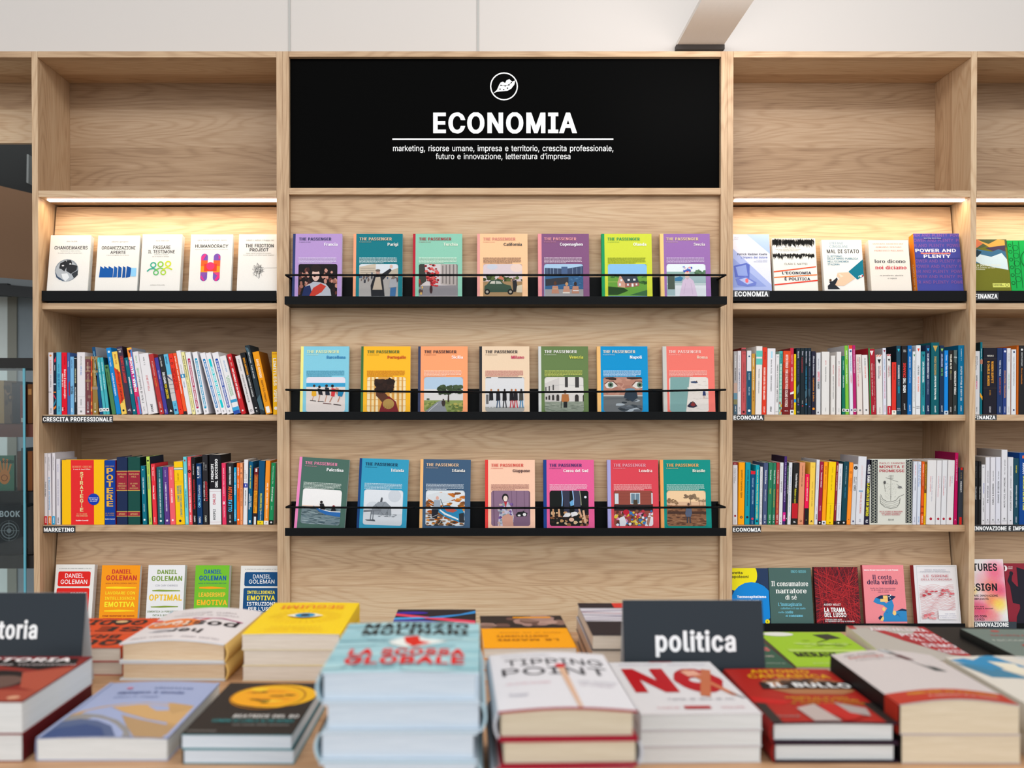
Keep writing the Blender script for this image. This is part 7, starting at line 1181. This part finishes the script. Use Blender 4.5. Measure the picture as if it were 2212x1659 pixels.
mb = MB(); q3([(-300, 575), (-300, 600), (150, 632), (150, 612)], 2.5, M('8a9092', 0.4)); struct(mb.build('trim_6'))
mb = MB(); q3([(-300, 590), (-300, 612), (150, 650), (150, 626)], 2.45, M('1c1e20', 0.4)); q3([(-300, 612), (-300, 635), (16, 640), (16, 612)], 2.46, M('1c1e20', 0.4)); struct(mb.build('window_1'))
mb = MB(); q3([(-300, 600), (-300, 1500), (16, 1500), (16, 612)], 2.75, M('dfe8e4', 0.5)); q3([(16, 612), (16, 1500), (36, 1500), (36, 612)], 2.74, M('8c8c80', 0.5)); q3([(36, 612), (36, 1500), (180, 1500), (180, 640)], 2.75, M('8a969c', 0.5)); struct(mb.build('wall_back_2'))
GL = glassm('aqua_glass', (0.86, 0.96, 0.97, 1))
root = rooted('glazed_bookcase', (fp(20, 1000).x, FYB+0.1, 0.0), 'dark metal bookcase with glass sides in the next room', 'bookcase')
for y0, y1, c in ((773, 796, '16130f'), (916, 944, '6a3424'), (1062, 1086, '1a1512'), (1200, 1228, '201814')):
    fbox('shelf', -330, y0, 76, y1, FYB, 0.26, M(c, 0.5), root)
fbox('back_panel', -330, 836, 76, 915, FYB+0.27, 0.01, M('2a2624', 0.5), root)
fbox('back_panel', -330, 1086, 76, 1200, FYB+0.27, 0.01, M('1c2224', 0.5), root)
a, b = fp(55.6, 1300), fp(57.8, 796)
mb = MB(); mb.box(a.x, FYB-0.02, a.z, b.x, FYB-0.012, b.z, M('6fc4d8', 0.3)); part(mb, 'glass_edge', root)
mb = MB(); mb.box(fp(-300, 900).x, FYB-0.019, a.z, a.x-0.0005, FYB-0.013, b.z, GL); part(mb, 'glass_pane', root)
zr_ = lambda y, Y: fp(20, y, Y).z
def far_book(x0, x1, y0, y1, col, label, art='', Y=FYB+0.02, d=0.14):
    a, b = fp(x0, y1, Y), fp(x1, y0, Y); a.z = fp(x0, y1, FYB).z; r = empty('book', (a.x, Y, a.z+0.0004)); tag(r, label, 'book', 'books in the glazed bookcase')
    W_, H_ = b.x-a.x, b.z-a.z; mb = MB(); mb.box(0, 0, 0, W_, 0.0015, H_, G(col)); mb.box(0, 0.0015, 0, 0.0015, d, H_, G(col)); mb.box(W_-0.0015, 0.0015, 0, W_, d, H_, G(col))
    k = W_/(x1-x0); sh = Sheet(mb, (0, 0, H_), (k, 0, 0), (0, 0, -k), (0, -1, 0), x0, y0); sh.draw(art); mb.build('cover', r)
    mb = MB(); mb.box(0.0018, 0.0018, 0.0008, W_-0.0018, d-0.001, H_-0.0012, PAGES); mb.build('page_block', r)
far_book(-6, 9, 822, 915, 'b08c60', 'tan book, first of the blurred spines behind glass'); far_book(9.6, 26, 826, 915, '6a5444', 'brown book behind the glass pane', 'N 10 830 26 910 9 5 8 2 8a6c54,4a3c34')
far_book(26.5, 36, 830, 915, '23262c', 'near black spine behind the glass pane'); far_book(36.5, 44, 824, 915, '1c2430', 'dark navy spine behind the glass pane')
far_book(44.5, 54, 832, 915, '7a2c28', 'dim red spine with a pale price square', 'R 46 900 52 909 c8c4bc'); far_book(60, 69, 830, 915, '8c5a34', 'rusty brown spine outside the glass edge', 'R 61 840 68 852 e0a060')
far_book(0, 14, 946, 962, 'c84c3c', 'small red book lying above the hand cover') if False else None
far_book(-14, 31, 984, 1061, '57806a', 'green cover with an orange open hand', 'E 10 1030 12 16 d8884c;L 4.4 4 1020 0 996 d8884c;L 4.4 9 1018 8 990 d8884c;L 4.4 14 1018 16 992 d8884c;L 4 18 1022 24 1002 d8884c;L 3.6 -2 1028 -8 1012 d8884c;O 10 1032 7 1.2 7a3a20;T 4 30 1000 7 k occulto 1c2c24', d=0.02)
far_book(38, 46, 975, 1061, '6a4a3c', 'reddish brown spine beside the hand cover'); far_book(46.5, 54, 968, 1061, '3c4a52', 'grey blue spine beside the hand cover'); far_book(60, 69, 975, 1061, '9a5c34', 'amber spine under the glass edge')
far_book(-4, 47, 1092, 1199, '1c1f22', 'black cover with a grey ornamental wheel', 'O 20 1146 17 2 8a8e90;O 20 1146 11 1.6 8a8e90;E 20 1146 5 5 8a8e90;O 20 1146 22 .8 6a6e70;T 0 44 1116 12 k BOOK c8ccd0;L 1 20 1124 20 1168 8a8e90;L 1 -2 1146 42 1146 8a8e90', d=0.02)
far_book(60, 69, 1095, 1199, '4a4440', 'murky grey spine under the glass edge')
bpy.data.objects.remove(_to)
